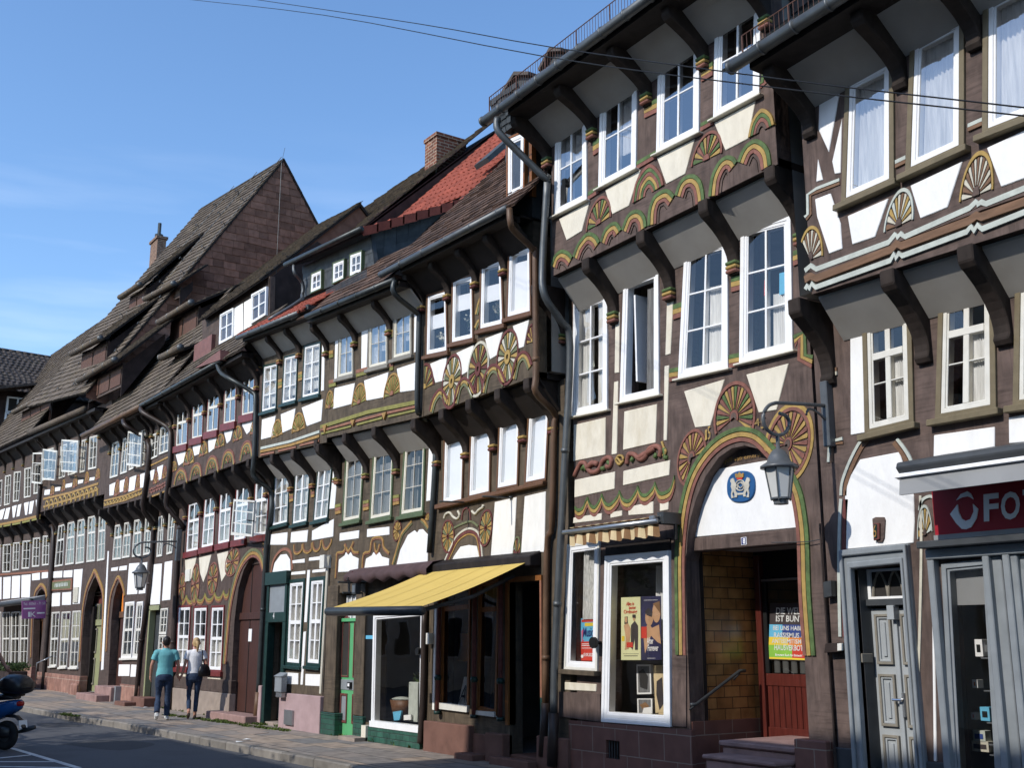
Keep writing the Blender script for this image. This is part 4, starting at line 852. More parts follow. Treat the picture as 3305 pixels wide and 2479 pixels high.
for xa_ in (on('O', 322, 1000, .04)[0],):
    mb = MB(); mb.tube([(xa_, -.05, on('O', 340, 200)[1]), (xa_, -.05, on('O', 340, 550)[1]), (xa_ + .02, -.05, .3)], .012, 'pipe_brown', 6)
    P = pts('O', '308,555 355,545 358,640 312,650', .04); mb.prism(P, 0, .09, 'iron'); P = pts('O', '325,920 400,915 405,970 318,975', .04); mb.prism(P, 0, .1, 'pipe_brown'); P = pts('O', '376,920 402,918 402,962 376,965', .1); mb.prism(P, .08, .11, 'old_white')
    mb.tube([q for q in q3(pts('O', '0,320 150,318 220,315 300,300'), .05)], .006, 'iron', 5)
    h.part(mb, 'cable_box', bevel=.006)
h.finish(h1=.85, h2=.7, bw=.16, gut=None, jx=[on('N', a, b)[0] for a, b in ((500, 700), (1060, 560), (1530, 440))], ex=[on('M', a, b, .45)[0] for a, b in ((400, 700), (935, 400), (1380, 200))])
mb = MB(); A = Vector((XG1, -1.26, h.ze(XG1))); Bv = Vector((X9 + .5, -1.26, h.ze(X9 + .5))); mb.tube([A, Bv], .066, 'zinc', 14); mb.tube([A - Vector((.015, 0, 0)), A + Vector((.02, 0, 0))], .074, 'zinc', 14)
for i in range(9):
    p = A + (Bv - A) * (i / 9); t_ = (Bv - A).normalized() * .014; mb.tube([p - t_, p + t_], .076, 'zinc', 14)
h.part(mb, 'gutter', smooth=True)
mb = MB(); S0, S1 = A + Vector((.1, .08, .08)), Bv + Vector((0, .08, .08)); n = 60
for k in (0, .26): mb.tube([S0 + Vector((0, 0, k)), S1 + Vector((0, 0, k))], .007, 'rust_iron', 6)
for i in range(n): p = S0 + (S1 - S0) * (i / n); mb.tube([p, p + Vector((0, 0, .26))], .0035 if i % 10 else .010, 'rust_iron', 5)
h.part(mb, 'snow_guard')
# ================================================================== house with big white windows and yellow awning
XC = on('G', 728, 300)[0]                 # party line towards the green-framed house
u0, u1 = on('F', 682, 690, .45)[0], on('F', 1332, 480, .45)[0]
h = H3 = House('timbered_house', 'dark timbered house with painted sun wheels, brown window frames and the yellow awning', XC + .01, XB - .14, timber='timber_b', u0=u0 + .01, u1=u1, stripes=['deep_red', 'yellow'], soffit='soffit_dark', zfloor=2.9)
h.jetty(on('F', 700, 995, .45), on('F', 1335, 765, .45)).eave(on('I', 625, 1085, .95), on('I', 1380, 690, .95), .95)
BW = dict(casing=(.035, 'wood_brown'), frame=(.045, W), cols=1, proud=.03)
for q, cu in (('703,281 820,246 828,622 695,650', [(0, .3, 1, .58)]), ('853,186 976,155 982,547 845,578', [(0, .2, 1, .5)]), ('1024,95 1148,64 1162,462 1013,498', [(0, .3, 1, .6)]), ('1188,14 1321,-21 1326,388 1175,428', [(0, .12, 1, 1)])):
    h.win('F', q, .45, 2, cur=cu, curmat='blind', sill='wood_brown', gl='glass', **BW)
for q in ('806,1092 928,1058 915,1512 794,1532', '963,1046 1086,1010 1080,1462 948,1492', '1133,990 1260,954 1246,1420 1116,1446', '1308,930 1437,898 1413,1385 1283,1412'):
    h.win('F', q, 0, 1, cur=[(0, 0, 1, 1)], curmat='blind', gl='glass', **BW)
h.panels('F', '718,690 818,648 803,790 750,805|875,625 980,577 945,735 905,760|1045,540 1150,500 1115,640 1075,665|1210,465 1308,428 1275,590 1245,600', .45, 'plaster_white')
h.panels('G', '1130,40 1262,10 1245,358 1105,378|1312,5 1440,-25 1432,345 1290,352', 0, 'plaster_white')
PW = ['yellow', 'olive_grey', 'bone', 'deep_red']
h.fan('F', '848,795 857,632 908,765', .45, ['yellow', 'olive_grey', 'bone'], 22, -110, 250, rim='deep_red', hub='yellow', inner=.3)
h.fan('F', '1005,722 1012,557 1070,690', .45, ['deep_red', 'yellow', 'olive_grey'], 22, -110, 250, rim='bone', hub='deep_red', inner=.3)
h.fan('F', '1180,650 1187,482 1247,622', .45, ['yellow', 'olive_grey', 'bone'], 22, -110, 250, rim='deep_red', hub='yellow', inner=.3)
h.fan('F', '684,840 686,688 742,812', .45, ['yellow', 'olive_grey', 'deep_red'], 8, 0, 90, rim='deep_red', hub='yellow')
h.fan('F', '1330,560 1328,450 1290,575', .45, ['yellow', 'deep_red'], 6, 0, 90, rim='deep_red', hub='yellow')
h.arcs('F', '712,968 735,890 775,835 805,850 828,892|858,920 880,820 920,768 958,790 990,858|1022,858 1045,750 1088,690 1135,705 1175,790|1200,775 1225,665 1268,612 1305,628 1330,690', .45, [(-.05, 0, 'deep_red'), (-.1, -.05, 'yellow'), (-.145, -.1, 'olive_grey')], name='carved_arch_moulding', th=.02)
mb = MB(); mb.prism(pts('F', '768,1560 1413,1412 1415,1388 768,1532', 0), 0, .09, 'wood_brown'); h.part(mb, 'sill_beam', bevel=.01)
h.arcs('F', '990,395 1005,330 1015,300|985,475 1000,440 1010,430', .45, [(-.03, .02, 'yellow'), (-.07, -.03, 'olive_grey')], k=1)
h.panels('G', '865,408 880,370 920,312 970,302 1018,308 1040,388', 0, 'plaster_white', name='tympanum')
h.arcs('G', '815,410 850,330 890,250 940,205 985,193 1030,220 1050,290 1060,385', 0, [(-.04, 0, 'bone'), (-.09, -.04, 'deep_red'), (-.12, -.09, 'gold')], k=4, name='carved_arch')
h.arcs('G', '880,190 930,165 985,150 1030,180', 0, [(-.04, 0, 'olive_grey')], name='carved_arch'); h.arcs('G', '925,150 935,90 960,70 980,95 985,150', 0, [(-.03, 0, 'deep_red')])
h.fan('G', '845,250 840,148 884,235', 0, ['yellow', 'olive_grey', 'gold'], 18, 0, 360, rim='deep_red', hub='deep_red', inner=.2)
h.fan('G', '1075,198 1080,85 1116,182', 0, ['yellow', 'olive_grey', 'gold'], 18, 0, 360, rim='deep_red', hub='deep_red', inner=.2)
h.fan('G', '1265,360 1268,248 1290,355', 0, ['deep_red', 'gold', 'olive_grey'], 7, 0, 180, rim='olive_grey', hub='deep_red')
mb = MB()
for s_ in ('820,140 830,115 855,105 875,130 900,142 915,120 905,95', '990,95 1010,112 1030,90 1062,68 1055,62'):
    mb.tube(smooth_path([tuple(v) for v in q3(pts('G', s_), .005)], 5), .022, 'bone', 6)
h.part(mb, 'carved_scroll', smooth=True)
for a, b in (((960, 42), (1132, 72)), ((1225, 12), (1440, 5))):
    mb = MB(); p = on3('G', *a, .02); mb.tube([p, p + Vector((.02, -.5, -.02))], .014, 'iron', 6); mb.lathe([(.04, 0), (.04, .03)], (p.x, p.y, p.z - .015), 'iron', 10); h.part(mb, 'flag_bracket', smooth=True)
# shop front below the awning
WB_ = dict(frame=(.05, 'wood_orange'), cols=1, proud=.02, gl='glass', name='shop_window')
h.win('G', '808,560 985,530 972,1315 795,1298', 0, 0, transom=.16, **WB_); h.win('G', '1035,525 1158,505 1142,1345 1015,1312', 0, 0, transom=.2, **WB_)
mb = MB()
for s_ in ('795,1262 975,1280 972,1322 795,1300', '1015,1310 1140,1320 1140,1350 1015,1335'): mb.prism(pts('G', s_), .0, .05, 'old_white')
h.part(mb, 'window_apron')
mb = MB(); mb.prism(pts('G', '765,690 777,690 762,1308 750,1305'), 0, .015, 'plaster_white'); h.part(mb, 'white_strip')
mb = MB()
for x in (785, 1005, 1165):
    p = on3('G', x, 1000, .05); X = p.x; mb.tube([(X, -.06, .55), (X, -.06, 2.6)], .035, 'deep_red', 8); mb.lathe([(.05, 0), (.06, .04), (.04, .08)], (X, -.06, 1.05), 'dark_green', 10); mb.lathe([(.055, 0), (.055, .05)], (X, -.06, .55), 'dark_green', 10)
h.part(mb, 'wooden_column', smooth=True)
xa_, xb_ = on('G', 1218, 1000)[0], on('G', 1412, 900)[0]; zd = on('G', 1300, 525)[1]
h.low.append([(xa_, -.2), (xa_, zd), (xb_, zd), (xb_, -.2)])
mb = MB(); mb.box(xa_ - .07, xa_, -.03, .1, .5, zd + .06, 'wood_orange'); mb.box(xa_ - .07, xb_ + .04, -.03, .1, zd, zd + .07, 'wood_orange'); mb.box(xb_, xb_ + .04, -.03, .1, .9, zd, 'salmon'); mb.box(xb_, xb_ + .045, -.03, .1, .3, .9, 'dark_green'); h.part(mb, 'door_frame')
mb = MB(); mb.box(xa_, xb_, .55, .6, .1, zd, 'black')
for z0, z1 in ((.25, .9), (1.0, 1.7), (1.8, 2.3)):
    for k in (.12, .55): mb.box(xa_ + (xb_ - xa_) * k, xa_ + (xb_ - xa_) * (k + .33), .53, .55, z0, z1, 'timber_dark')
dr = h.part(mb, 'door', bevel=.005); mb = MB(); mb.box(xa_ + .2, xa_ + .28, .52, .55, 1.35, 1.5, 'alu'); mb.build('doorbell', dr)
mb = MB()
zs = on('G', 800, 1380)[1]
mb.box(XC + .08, on('G', 1003, 1400)[0], -.10, .05, -.2, zs - .0, 'red_stone'); mb.box(on('G', 1003, 1400)[0] + .002, xa_ - .45, -.04, .05, -.2, zs - .1, 'red_stone'); mb.box(xa_ - .45, xa_, -.12, .05, -.2, zs - .06, 'red_stone'); mb.box(xa_, xb_, -.0, .6, -.2, .12, 'red_stone'); mb.box(xb_ + .0, h.x1 + .05, -.1, .1, -.2, .42, 'red_stone')
h.part(mb, 'plinth', bevel=.012)
mb = MB(); mb.box(xa_ - .1, xb_ + .05, -.28, -.122, -.2, .1, 'red_stone'); mb.box(on('G', 985, 1560)[0], on('G', 1098, 1580)[0], -.3, -.045, -.2, .08, 'red_stone'); h.part(mb, 'door_step', bevel=.012)
h.finish(h1=.75, h2=.65, bw=.14, gut='zinc', jx=[on('F', a, b)[0] for a, b in ((770, 1150), (940, 1150), (1105, 1050), (1282, 960), (1460, 940))], ex=[on('F', a, b, .45)[0] for a, b in ((677, 360), (832, 300), (995, 210), (1165, 120))], eave_soffit='soffit_dark')
h.pipe([('F', 505, 195, 1.0), ('F', 505, 275, 1.0), ('F', 640, 390, .55), ('F', 650, 440, .52), ('F', 640, 930, .52), ('F', 665, 990, .4), ('F', 735, 1110, .06), ('F', 745, 1300, .06), ('G', 728, 350, .06)], .045, 'zinc_dark')
h.pipe([('G', 700, 690, .06), ('G', 690, 1200, .06), ('G', 680, 1400, .06), ('G', 672, 1510, .06)], .05, 'pipe_brown', 'standpipe')
h.pipe([('I', 1372, 690, 1.0), ('I', 1378, 770, 1.0), ('I', 1400, 820, .9), ('I', 1512, 930, .55), ('I', 1525, 1000, .52), ('I', 1530, 1640, .52), ('F', 1345, 860, .52), ('F', 1455, 985, .08), ('F', 1452, 1100, .06), ('F', 1440, 1640, .06), ('G', 1445, 340, .06), ('G', 1435, 1270, .06)], .045, 'pipe_bronze')
h.pipe([('G', 1436, 1265, .07), ('G', 1418, 1590, .07)], .058, 'pipe_brown', 'standpipe')

# ================================================================== house with green window frames and gold bands
XD = on('E', 765, 420)[0]
h = H4 = House('timbered_house', 'dark timbered house with small gold fans, gold and salmon bands and leaded windows', XD, XC - .01, timber='timber_b', u0=on('D', 745, 600, .45)[0], u1=u0 - .005, stripes=['salmon', 'olive'], zfloor=2.9)
h.jetty(on('F', 65, 1138, .45), on('F', 640, 1012, .45)).eave(on('F', 0, 412, .95), on('F', 520, 198, .95), .95)
CB = dict(casing=(.042, 'olive_light'), frame=(.034, 'cream_paint'), cols=2, rows=(.5, 1), mull=.012, munt=.012, mm='old_white', proud=.028)
for q in ('178,492 265,468 266,760 167,785', '356,430 468,400 470,700 350,730', '505,368 612,342 613,640 496,672'):
    h.win('F', q, .45, 2, cur=[(.0, .0, .45, 1), (.55, 0, 1, .7)], sill='olive_light', gl='glass_sky', curmat='lace', **CB)
CG = dict(casing=(.048, 'green_paint'), frame=(.038, 'cream_paint'), cols=2, rows=(.333, .667, 1), mull=.012, munt=.012, mm='old_white', proud=.028, sill='green_paint')
for q, cu in (('220,1222 333,1190 306,1622 197,1645', [(0, 0, 1, 1)]), ('385,1188 507,1153 492,1605 358,1632', [(.05, .2, .9, 1)]), ('570,1142 695,1108 682,1580 540,1605', [(.1, .2, .6, 1)])):
    h.win('F', q, 0, 1, cur=cu, curmat='curtain_dark', gl='glass_clear', **CG)
h.panels('F', '155,505 172,500 168,780 148,785|312,425 350,415 340,720 308,725|625,320 645,315 645,615 622,625|150,835 270,805 250,930 140,960|325,790 470,740 445,890 340,910|520,720 640,680 650,845 540,860', .45, 'plaster_pure')
h.panels('F', '715,1120 745,1115 720,1505 695,1510 G185,230 303,212 300,262 183,278 352,205'.split(' G')[0] , 0, 'plaster_pure')
h.panels('G', '185,230 303,212 300,262 183,278|352,205 487,190 487,240 350,255', 0, 'plaster_pure')
h.fan('F', '295,928 302,805 338,910|490,878 498,745 540,858', .45, ['olive', 'gold'], 13, 0, 180, rim='gold', hub='salmon')
h.fan('F', '120,955 124,848 145,950', .45, ['olive', 'gold'], 8, 0, 180, rim='gold', hub='salmon')
h.arcs('F', '68,1055 350,965 638,905', .45, [(-.075, 0, 'olive')], k=1, name='carved_band', th=.02)
h.arcs('F', '68,1075 105,1072 255,1030 262,1050 275,1025 440,980 450,1005 462,975 638,935', .45, [(-.05, 0, 'salmon')], k=1, name='carved_band', th=.02)
h.arcs('F', '72,1100 250,1055|285,1045 435,1005|470,997 638,958', .45, [(-.045, 0, 'olive')], k=1, name='carved_band', th=.02)
mb = MB()
for s_ in ('252,1028 278,1022 264,1062', '438,985 466,977 450,1025', '85,1060 108,1055 98,1105'): mb.prism(pts('F', s_, .45), .44, .49, 'gold')
stripes('F', '280,728 360,705|480,690 500,685|118,790 160,780', .45, ['salmon', 'olive'], 22)
stripes('F', '480,492 498,487|120,615 142,610', .45, ['gold', 'olive'], 22)
stripes('F', '500,1475 535,1468|322,1508 355,1500|155,1530 188,1522', 0, ['olive', 'salmon', 'gold'], 20)
h.part(mb, 'carved_post_bands')
h.panels('G', '175,468 180,390 215,365 222,345 235,365 250,345 262,368 300,385 295,462|335,445 345,385 380,365 390,345 405,365 425,345 440,372 485,385 483,433', 0, 'plaster_pure', name='tympanum')
h.panels('G', '530,425 555,330 600,240 640,212 655,228 668,208 690,205 722,240 720,418', 0, 'plaster_pure', name='tympanum')
GB = [(0, .04, 'gold'), (-.025, 0, 'salmon')]
h.arcs('G', '160,505 168,390 170,355 205,350 222,320 215,295|222,320 235,345 255,320 270,285|255,320 268,350 300,352|325,445 332,360 370,345 385,270 440,265 450,320 485,358|395,290 400,340 415,350 430,300', 0, GB, k=3, name='carved_ogee')
h.arcs('G', '510,425 540,320 565,240 600,195 625,165', 0, [(0, .05, 'gold'), (-.03, 0, 'olive_grey')], k=3, name='carved_arch'); h.arcs('G', '680,150 700,170 722,205', 0, [(0, .05, 'gold'), (-.03, 0, 'olive_grey')], k=3, name='carved_arch')
h.fan('G', '535,215 540,150 560,210', 0, ['gold', 'yellow'], 10, 0, 330, rim='deep_red', hub='gold'); h.fan('G', '722,150 724,105 740,148', 0, ['gold', 'yellow'], 6, 0, 180, rim='deep_red', hub='gold')
# ground floor: green door, display window
GD = on('G', 180, 1100, -.1)[0], on('G', 268, 1100, -.1)[0] + .45; zd = on('G', 220, 770, -.1)[1]; zt_ = on('G', 230, 610, -.1)[1]
HD = on('G', 160, 1100)[0], on('G', 270, 1100)[0]; h.low.append([(HD[0], -.2), (HD[0], zt_ + .05), (HD[1], zt_ + .05), (HD[1], -.2)])
mb = MB(); mb.box(GD[0], GD[1], .1, .15, -.02, zd, 'door_green'); mb.box(GD[0] - .03, GD[1], .06, .1, zd, zd + .06, 'door_green')
for k in range(2):
    a = GD[0] + .08 + k * (GD[1] - GD[0] - .1) / 2; b = a + .30
    P = [(a, 1.0), (b, 1.0), (b, 1.9), (b - .03, 2.02), ((a + b) / 2, 2.08), (a + .03, 2.02), (a, 1.9)]; Q = [(a + .03, 1.03), (b - .03, 1.03), (b - .03, 1.9), (b - .06, 1.98), ((a + b) / 2, 2.03), (a + .06, 1.98), (a + .03, 1.9)]
    mb.ring(P, Q, -.11, -.085, 'deep_red'); mb.prism(Q, -.11, -.098, 'interior_dark'); mb.ring([(a + .02, .22), (b - .02, .22), (b - .02, .72), (a + .02, .72)], [(a + .05, .26), (b - .05, .26), (b - .05, .68), (a + .05, .68)], -.11, -.08, 'deep_red'); mb.prism([(a + .05, .26), (b - .05, .26), (b - .05, .68), (a + .05, .68)], -.11, -.095, 'frame_grey')
mb.prism([(GD[0] + .08, .78), (GD[1] - .05, .78), (GD[1] - .05, .96), (GD[0] + .08, .96)], -.11, -.09, 'frame_grey')
dr = h.part(mb, 'door', bevel=.005)
mb = MB(); mb.box(GD[0] + .42, GD[0] + .55, .05, .1, .82, .92, 'black'); mb.box(GD[0] + .45, GD[0] + .52, .045, .05, .85, .9, 'sign_white'); mb.build('door_handle', dr)
mb = MB(); mb.box(GD[0], GD[1], .15, .17, zd + .06, zt_, 'frost')
for i in range(7): x = GD[0] + (GD[1] - GD[0]) * i / 6; mb.box(x - .015, x + .015, .12, .15, zd + .06, zt_, W)
mb.build('fanlight', dr)
h.win('G', '400,728 700,700 690,1440 386,1402', 0, 0, frame=(.055, W), cols=1, proud=.045, gl='glass', name='shop_window', cur=[(.45, 0, 1, .62)], curmat='lace', curd=.6)  # lace backdrop added to lighten the dark shop interior
mb = MB(); mb.prism(pts('G', '386,1372 690,1405 690,1448 386,1408'), 0, .075, W); h.part(mb, 'window_apron')
mb = MB(); mb.prism([(on('G', 372, 1440)[0], -.2), (XC - .1, -.2), (XC - .1, on('G', 690, 1448)[1]), (on('G', 372, 1440)[0], on('G', 376, 1408)[1])], 0, .06, 'green_tile')
for a, b in ((70, 158), (272, 330)): xa_, xb_ = on('G', a, 1400, .03)[0], on('G', b, 1400, .03)[0]; mb.box(xa_, xb_, -.06, .2, -.2, .33, 'green_tile'); mb.box(xa_ - .01, xb_ + .01, -.07, .2, .33, .38, 'green_tile')
h.part(mb, 'plinth', bevel=.008)
mb = MB(); mb.box(on('G', 345, 1440)[0], on('G', 372, 1440)[0], -.1, .2, -.2, .25, 'cream_paint'); mb.box(on('G', 270, 1470)[0], on('G', 372, 1440)[0], -.3, -.06, -.2, .06, 'beige_stone'); h.part(mb, 'door_step')
for a, b in ((95, 158), (272, 330)):
    mb = MB(); xa_, xb_ = on('G', a, 1000, .03)[0], on('G', b, 1000, .03)[0]; mb.box(xa_, xb_, -.04, .05, .38, 2.62, 'timber_b'); h.part(mb, 'post', bevel=.012)
mb = MB(); mb.box(on('G', 335, 1000)[0], on('G', 386, 1000)[0], -.005, .02, .3, 2.4, 'black'); mb.box(on('G', 345, 860)[0], on('G', 386, 860)[0] + .02, -.012, -.005, on('G', 360, 875)[1], on('G', 360, 853)[1], 'p_blue'); h.part(mb, 'side_panel')
h.finish(h1=.8, h2=.65, bw=.14, gut='zinc_dark', jx=[on('F', a, b)[0] for a, b in ((175, 1220), (350, 1160), (530, 1110))], ex=[on('F', a, b, .45)[0] for a, b in ((110, 560), (280, 460), (485, 420))])

# ================================================================== house with dark green casements
XE = on('E', 345, 420)[0] - .06
h = H5 = House('timbered_house', 'timbered house with dark green window frames, pink plinth and dark green entrance', XE, XD - .01, timber='timber_b', u0=on('D', 283, 900, .45)[0], u1=H4.u0 - .01, stripes=['salmon', 'gold'], zfloor=2.8)
h.jetty(on('D', 290, 988, .45), on('D', 690, 897, .45)).eave(on('H', 1320, 1092, .95), on('H', 1655, 957, .95), .95)
DG = dict(casing=(.04, 'dark_green'), frame=(.03, W), cols=2, rows=(.333, .667, 1), mull=.055, munt=.022, proud=.025, sill='dark_green')
for q in ('318,372 412,350 402,668 302,696', '455,312 548,288 536,614 438,640', '590,240 700,210 692,572 572,602'): h.win('D', q, .45, 2, cur=[(0, 0, 1, .9)], curmat='lace', **DG)
for q in ('393,1112 492,1086 480,1432 372,1460', '530,1080 632,1058 610,1425 508,1448', '680,1052 778,1028 748,1402 648,1425'): h.win('D', q, 0, 1, cur=[(.1, 0, .4, 1), (.6, 0, .95, 1)], curmat='lace', **DG)
for q in ('500,368 612,355 580,968 478,958', '645,352 752,340 715,972 618,962'):
    h.win('E', q, 0, 0, cur=[(0, .0, 1, 1)], curmat='lace', transom=.5, casing=(.07, 'dark_green'), frame=(.045, W), cols=2, rows=(.25, .75, 1), mull=.06, munt=.02, proud=.025, sill='dark_green')
h.panels('D', '708,215 724,210 718,540 700,545|305,735 395,710 375,850 298,870|430,700 528,660 508,795 440,825|570,655 712,598 700,745 605,780', .45, 'plaster_pure')
h.panels('D', '785,1035 815,1030 790,1330 755,1335|362,1505 475,1490 470,1575 360,1575|500,1490 612,1475 605,1555 495,1560|640,1480 785,1400 780,1520 638,1545', 0, 'plaster_pure')
h.panels('E', '520,235 605,222 605,250 518,255|637,215 755,200 753,228 635,238|515,315 610,305 610,328 513,335|660,300 752,290 752,312 658,320|625,300 643,300 620,660 603,660|598,725 615,722 592,1090 577,1090|475,1005 562,1010 560,1088 478,1085|612,1015 715,1018 710,1100 610,1095', 0, 'plaster_pure')
h.panels('E', '385,315 400,250 440,195 480,190 505,230 508,310', 0, 'plaster_pure', name='tympanum')
h.arcs('E', '378,320 395,240 435,180 480,165 510,200 518,300', 0, [(-.01, .06, 'salmon')], k=4, name='carved_arch')
h.fan('D', '405,850 408,733 442,835|548,812 550,688 592,795', .45, ['gold', 'olive'], 11, 0, 180, rim='gold', hub='gold')
h.arcs('D', '297,918 500,870 690,805', .45, [(-.06, 0, 'pale_blue')], k=1, name='carved_band'); h.arcs('D', '297,940 500,895 690,835', .45, [(-.06, 0, 'gold')], k=1, name='carved_band', th=.02); h.arcs('D', '297,965 390,945|415,938 535,910|560,900 690,868', .45, [(-.05, 0, 'salmon')], k=1, name='carved_band', th=.022)
h.arcs('E', '530,125 532,185 560,195 590,165 592,120|592,120 597,175 625,190 655,165 658,110|658,110 665,165 690,178 715,150 722,95|722,95 735,155 760,165 790,120 795,85', 0, [(0, .04, 'gold'), (.04, .065, 'salmon')], k=3, name='carved_garland')
mb = MB(); stripes('D', '415,470 440,462|550,420 575,412', .45, ['gold', 'olive', 'gold'], 20); stripes('D', '490,1230 515,1222|635,1200 655,1195', 0, ['gold', 'salmon', 'gold'], 20); h.part(mb, 'carved_post_bands')
DQ = pts('E', '355,322 500,315 470,1130 330,1335'); a, b = on('E', 345, 800)[0], on('E', 483, 800)[0]; zt_ = DQ[0][1]; zo = on('E', 410, 660)[1]; zg0, zg1 = on('E', 430, 590)[1], on('E', 430, 408)[1]
h.low.append([(a + .12, -.2), (a + .12, zo), (b - .12, zo), (b - .12, -.2)])
mb = MB(); mb.box(a, a + .14, -.06, .1, -.1, zo, 'dark_green'); mb.box(b - .14, b, -.06, .1, -.1, zo, 'dark_green'); mb.box(a, b, -.06, .0, zo, zg0, 'dark_green'); mb.box(a - .04, b + .04, -.1, 0, zg1 + .02, zt_, 'dark_green'); mb.box(a, a + .1, -.06, 0, zg0, zg1 + .02, 'dark_green'); mb.box(b - .1, b, -.06, 0, zg0, zg1 + .02, 'dark_green'); h.part(mb, 'door_frame', bevel=.008)
mb = MB(); mb.box(a + .1, b - .1, -.03, 0, zg0, zg1 + .02, 'frame_grey'); h.part(mb, 'fanlight'); mb = MB(); text_on(mb, '4', q3([(a + .4, zo + .2), (a + .47, zo + .2), (a + .47, zo + .07), (a + .4, zo + .07)], .062), 'sign_white'); h.part(mb, 'house_number')
mb = MB(); mb.box(a + .1, b - .1, .5, .55, -.1, zo, 'dark_green'); mb.box(a + .2, b - .2, .48, .5, .3, zo - .3, 'black'); h.part(mb, 'door'); mb = MB(); mb.box(b - .165, b - .14, .1, .25, 1.45, 1.75, 'alu'); h.part(mb, 'intercom')
zp = on('E', 620, 1158)[1]
mb = MB(); mb.box(b - .06, XD + .02, -.09, .1, -.2, zp, 'pink_render'); mb.box(a - .15, a + .02, -.09, .1, -.2, zp + .1, 'pink_render'); mb.box(a + .0, b, -.02, .5, -.2, .06, 'beige_stone'); h.part(mb, 'plinth', bevel=.01)
mb = MB(); P = pts('E', '472,1260 530,1260 530,1370 472,1370', .1); mb.box(P[0][0], P[1][0], -.13, -.092, P[2][1], P[0][1], 'alu'); h.part(mb, 'cellar_grate')
mb = MB(); mb.tube([on3('E', 770, 205, .05), on3('E', 760, 300, .05), on3('E', 712, 1150, .05)], .025, 'cream_paint', 6); P = on3('E', 752, 235, .05); mb.box(P.x - .1, P.x + .1, -.14, 0, P.z - .14, P.z + .1, 'old_white'); h.part(mb, 'cable_duct')
h.finish(h1=.75, h2=.65, bw=.14, gut='zinc', jx=[on('D', a_, b_)[0] for a_, b_ in ((385, 1060), (508, 1160), (655, 1100), (830, 1000))], ex=[on('D', a_, b_, .45)[0] for a_, b_ in ((285, 560), (430, 400), (560, 330))])
mb = MB(); P = on3('E', 452, 1080, .12); mb.box(P.x - .16, P.x + .16, -.22, -.1, P.z - .16, P.z + .14, 'frame_grey'); mb.prismX([(-.25, P.z + .13), (-.1, P.z + .13), (-.1, P.z + .21)], P.x - .18, P.x + .18, 'frame_grey'); mb.box(P.x - .13, P.x + .13, -.2, -.1, P.z - .26, P.z - .16, 'alu')
tag(mb.build('mailbox', None, loc=(P.x, -.17, P.z - .3), bevel=.01), 'grey metal letter box with slanted lid beside the dark green door', 'mailbox')

# ================================================================== house with red trimmed windows and big brown gate
XF = on('C', 1225, 700)[0]
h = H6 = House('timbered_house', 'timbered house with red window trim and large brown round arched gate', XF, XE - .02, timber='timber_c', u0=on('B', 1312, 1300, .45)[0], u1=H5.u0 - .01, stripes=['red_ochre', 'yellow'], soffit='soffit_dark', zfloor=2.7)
h.jetty(on('B', 1330, 1355, .45), on('B', 1940, 1132, .45)).eave(on('B', 1080, 745, .95), on('B', 1715, 392, .95), .95)
RW = dict(casing=(.03, 'red_trim'), frame=(.034, 'old_white'), cols=2, rows=(1,), mull=.05, proud=.022)
for q in ('1362,732 1445,713 1436,1035 1346,1058', '1480,672 1562,653 1553,980 1470,1000', '1600,607 1688,588 1671,930 1580,950', '1727,545 1813,527 1806,865 1710,888', '1867,470 1955,452 1947,800 1850,824'):
    h.win('B', q, .45, 2, transom=.42, sill='red_trim', sillh=.14, gl='glass_sky', **RW)
for q in ('B1448,1475 B1537,1453 C1367,168 C1280,187', 'B1573,1427 B1657,1407 C1472,138 C1385,157', 'B1690,1387 B1782,1363 C1583,112 C1498,132', 'B1813,1337 B1922,1313 C1694,92 C1608,107', 'B1958,1297 B2068,1273 C1838,62 C1743,77'):
    h.win('B', q, 0, 1, transom=.36, sill='red_trim', sillh=.12, cur=[(.1, .4, .9, 1)], curmat='lace', casing=(.035, 'red_trim'), frame=(.04, W), cols=2, rows=(.68, 1), mull=.06, proud=.022)
for q in ('1230,545 1318,540 1295,980 1212,975', '1338,548 1432,543 1412,985 1322,980', '1458,545 1548,540 1528,1005 1435,1000'):
    h.win('C', q, 0, 0, transom=.5, sill='red_trim', sillh=.09, cur=[(.05, .5, .95, 1)], curmat='curtain', casing=(.05, 'red_trim'), frame=(.045, W), cols=2, rows=(.25, .75, 1), mull=.06, proud=.025)
h.panels('B', '1345,1105 1425,1070 1410,1165 1370,1195|1475,1045 1545,1015 1525,1105 1490,1120|1595,985 1665,955 1645,1060 1600,1095|1712,920 1790,895 1765,1000 1738,1025|1845,865 1940,835 1925,920 1890,955', .45, 'plaster_pure')
h.panels('C', '1275,230 1355,205 1325,345 1300,385 1278,330|1370,215 1455,195 1425,320 1400,385 1378,320|1495,190 1570,170 1555,330 1525,380|1430,1033 1520,1035 1515,1072 1428,1067|1235,1000 1280,1000 1275,1050 1232,1048', 0, 'plaster_cream')
FP = ['yellow', 'green_leaf', 'red_ochre']
h.fan('B', '1445,1185 1450,1062 1485,1170|1558,1115 1560,1007 1590,1100|1680,1055 1690,950 1718,1040|1820,1000 1822,888 1855,985|1940,950 1945,850 1965,940|1330,1240 1335,1160 1352,1230', .45, ['yellow', 'olive_grey', 'salmon'], 9, 0, 180, rim='gold', hub='salmon')
AB = [(-.05, 0, 'red_ochre'), (-.1, -.05, 'gold'), (-.14, -.1, 'olive_grey')]
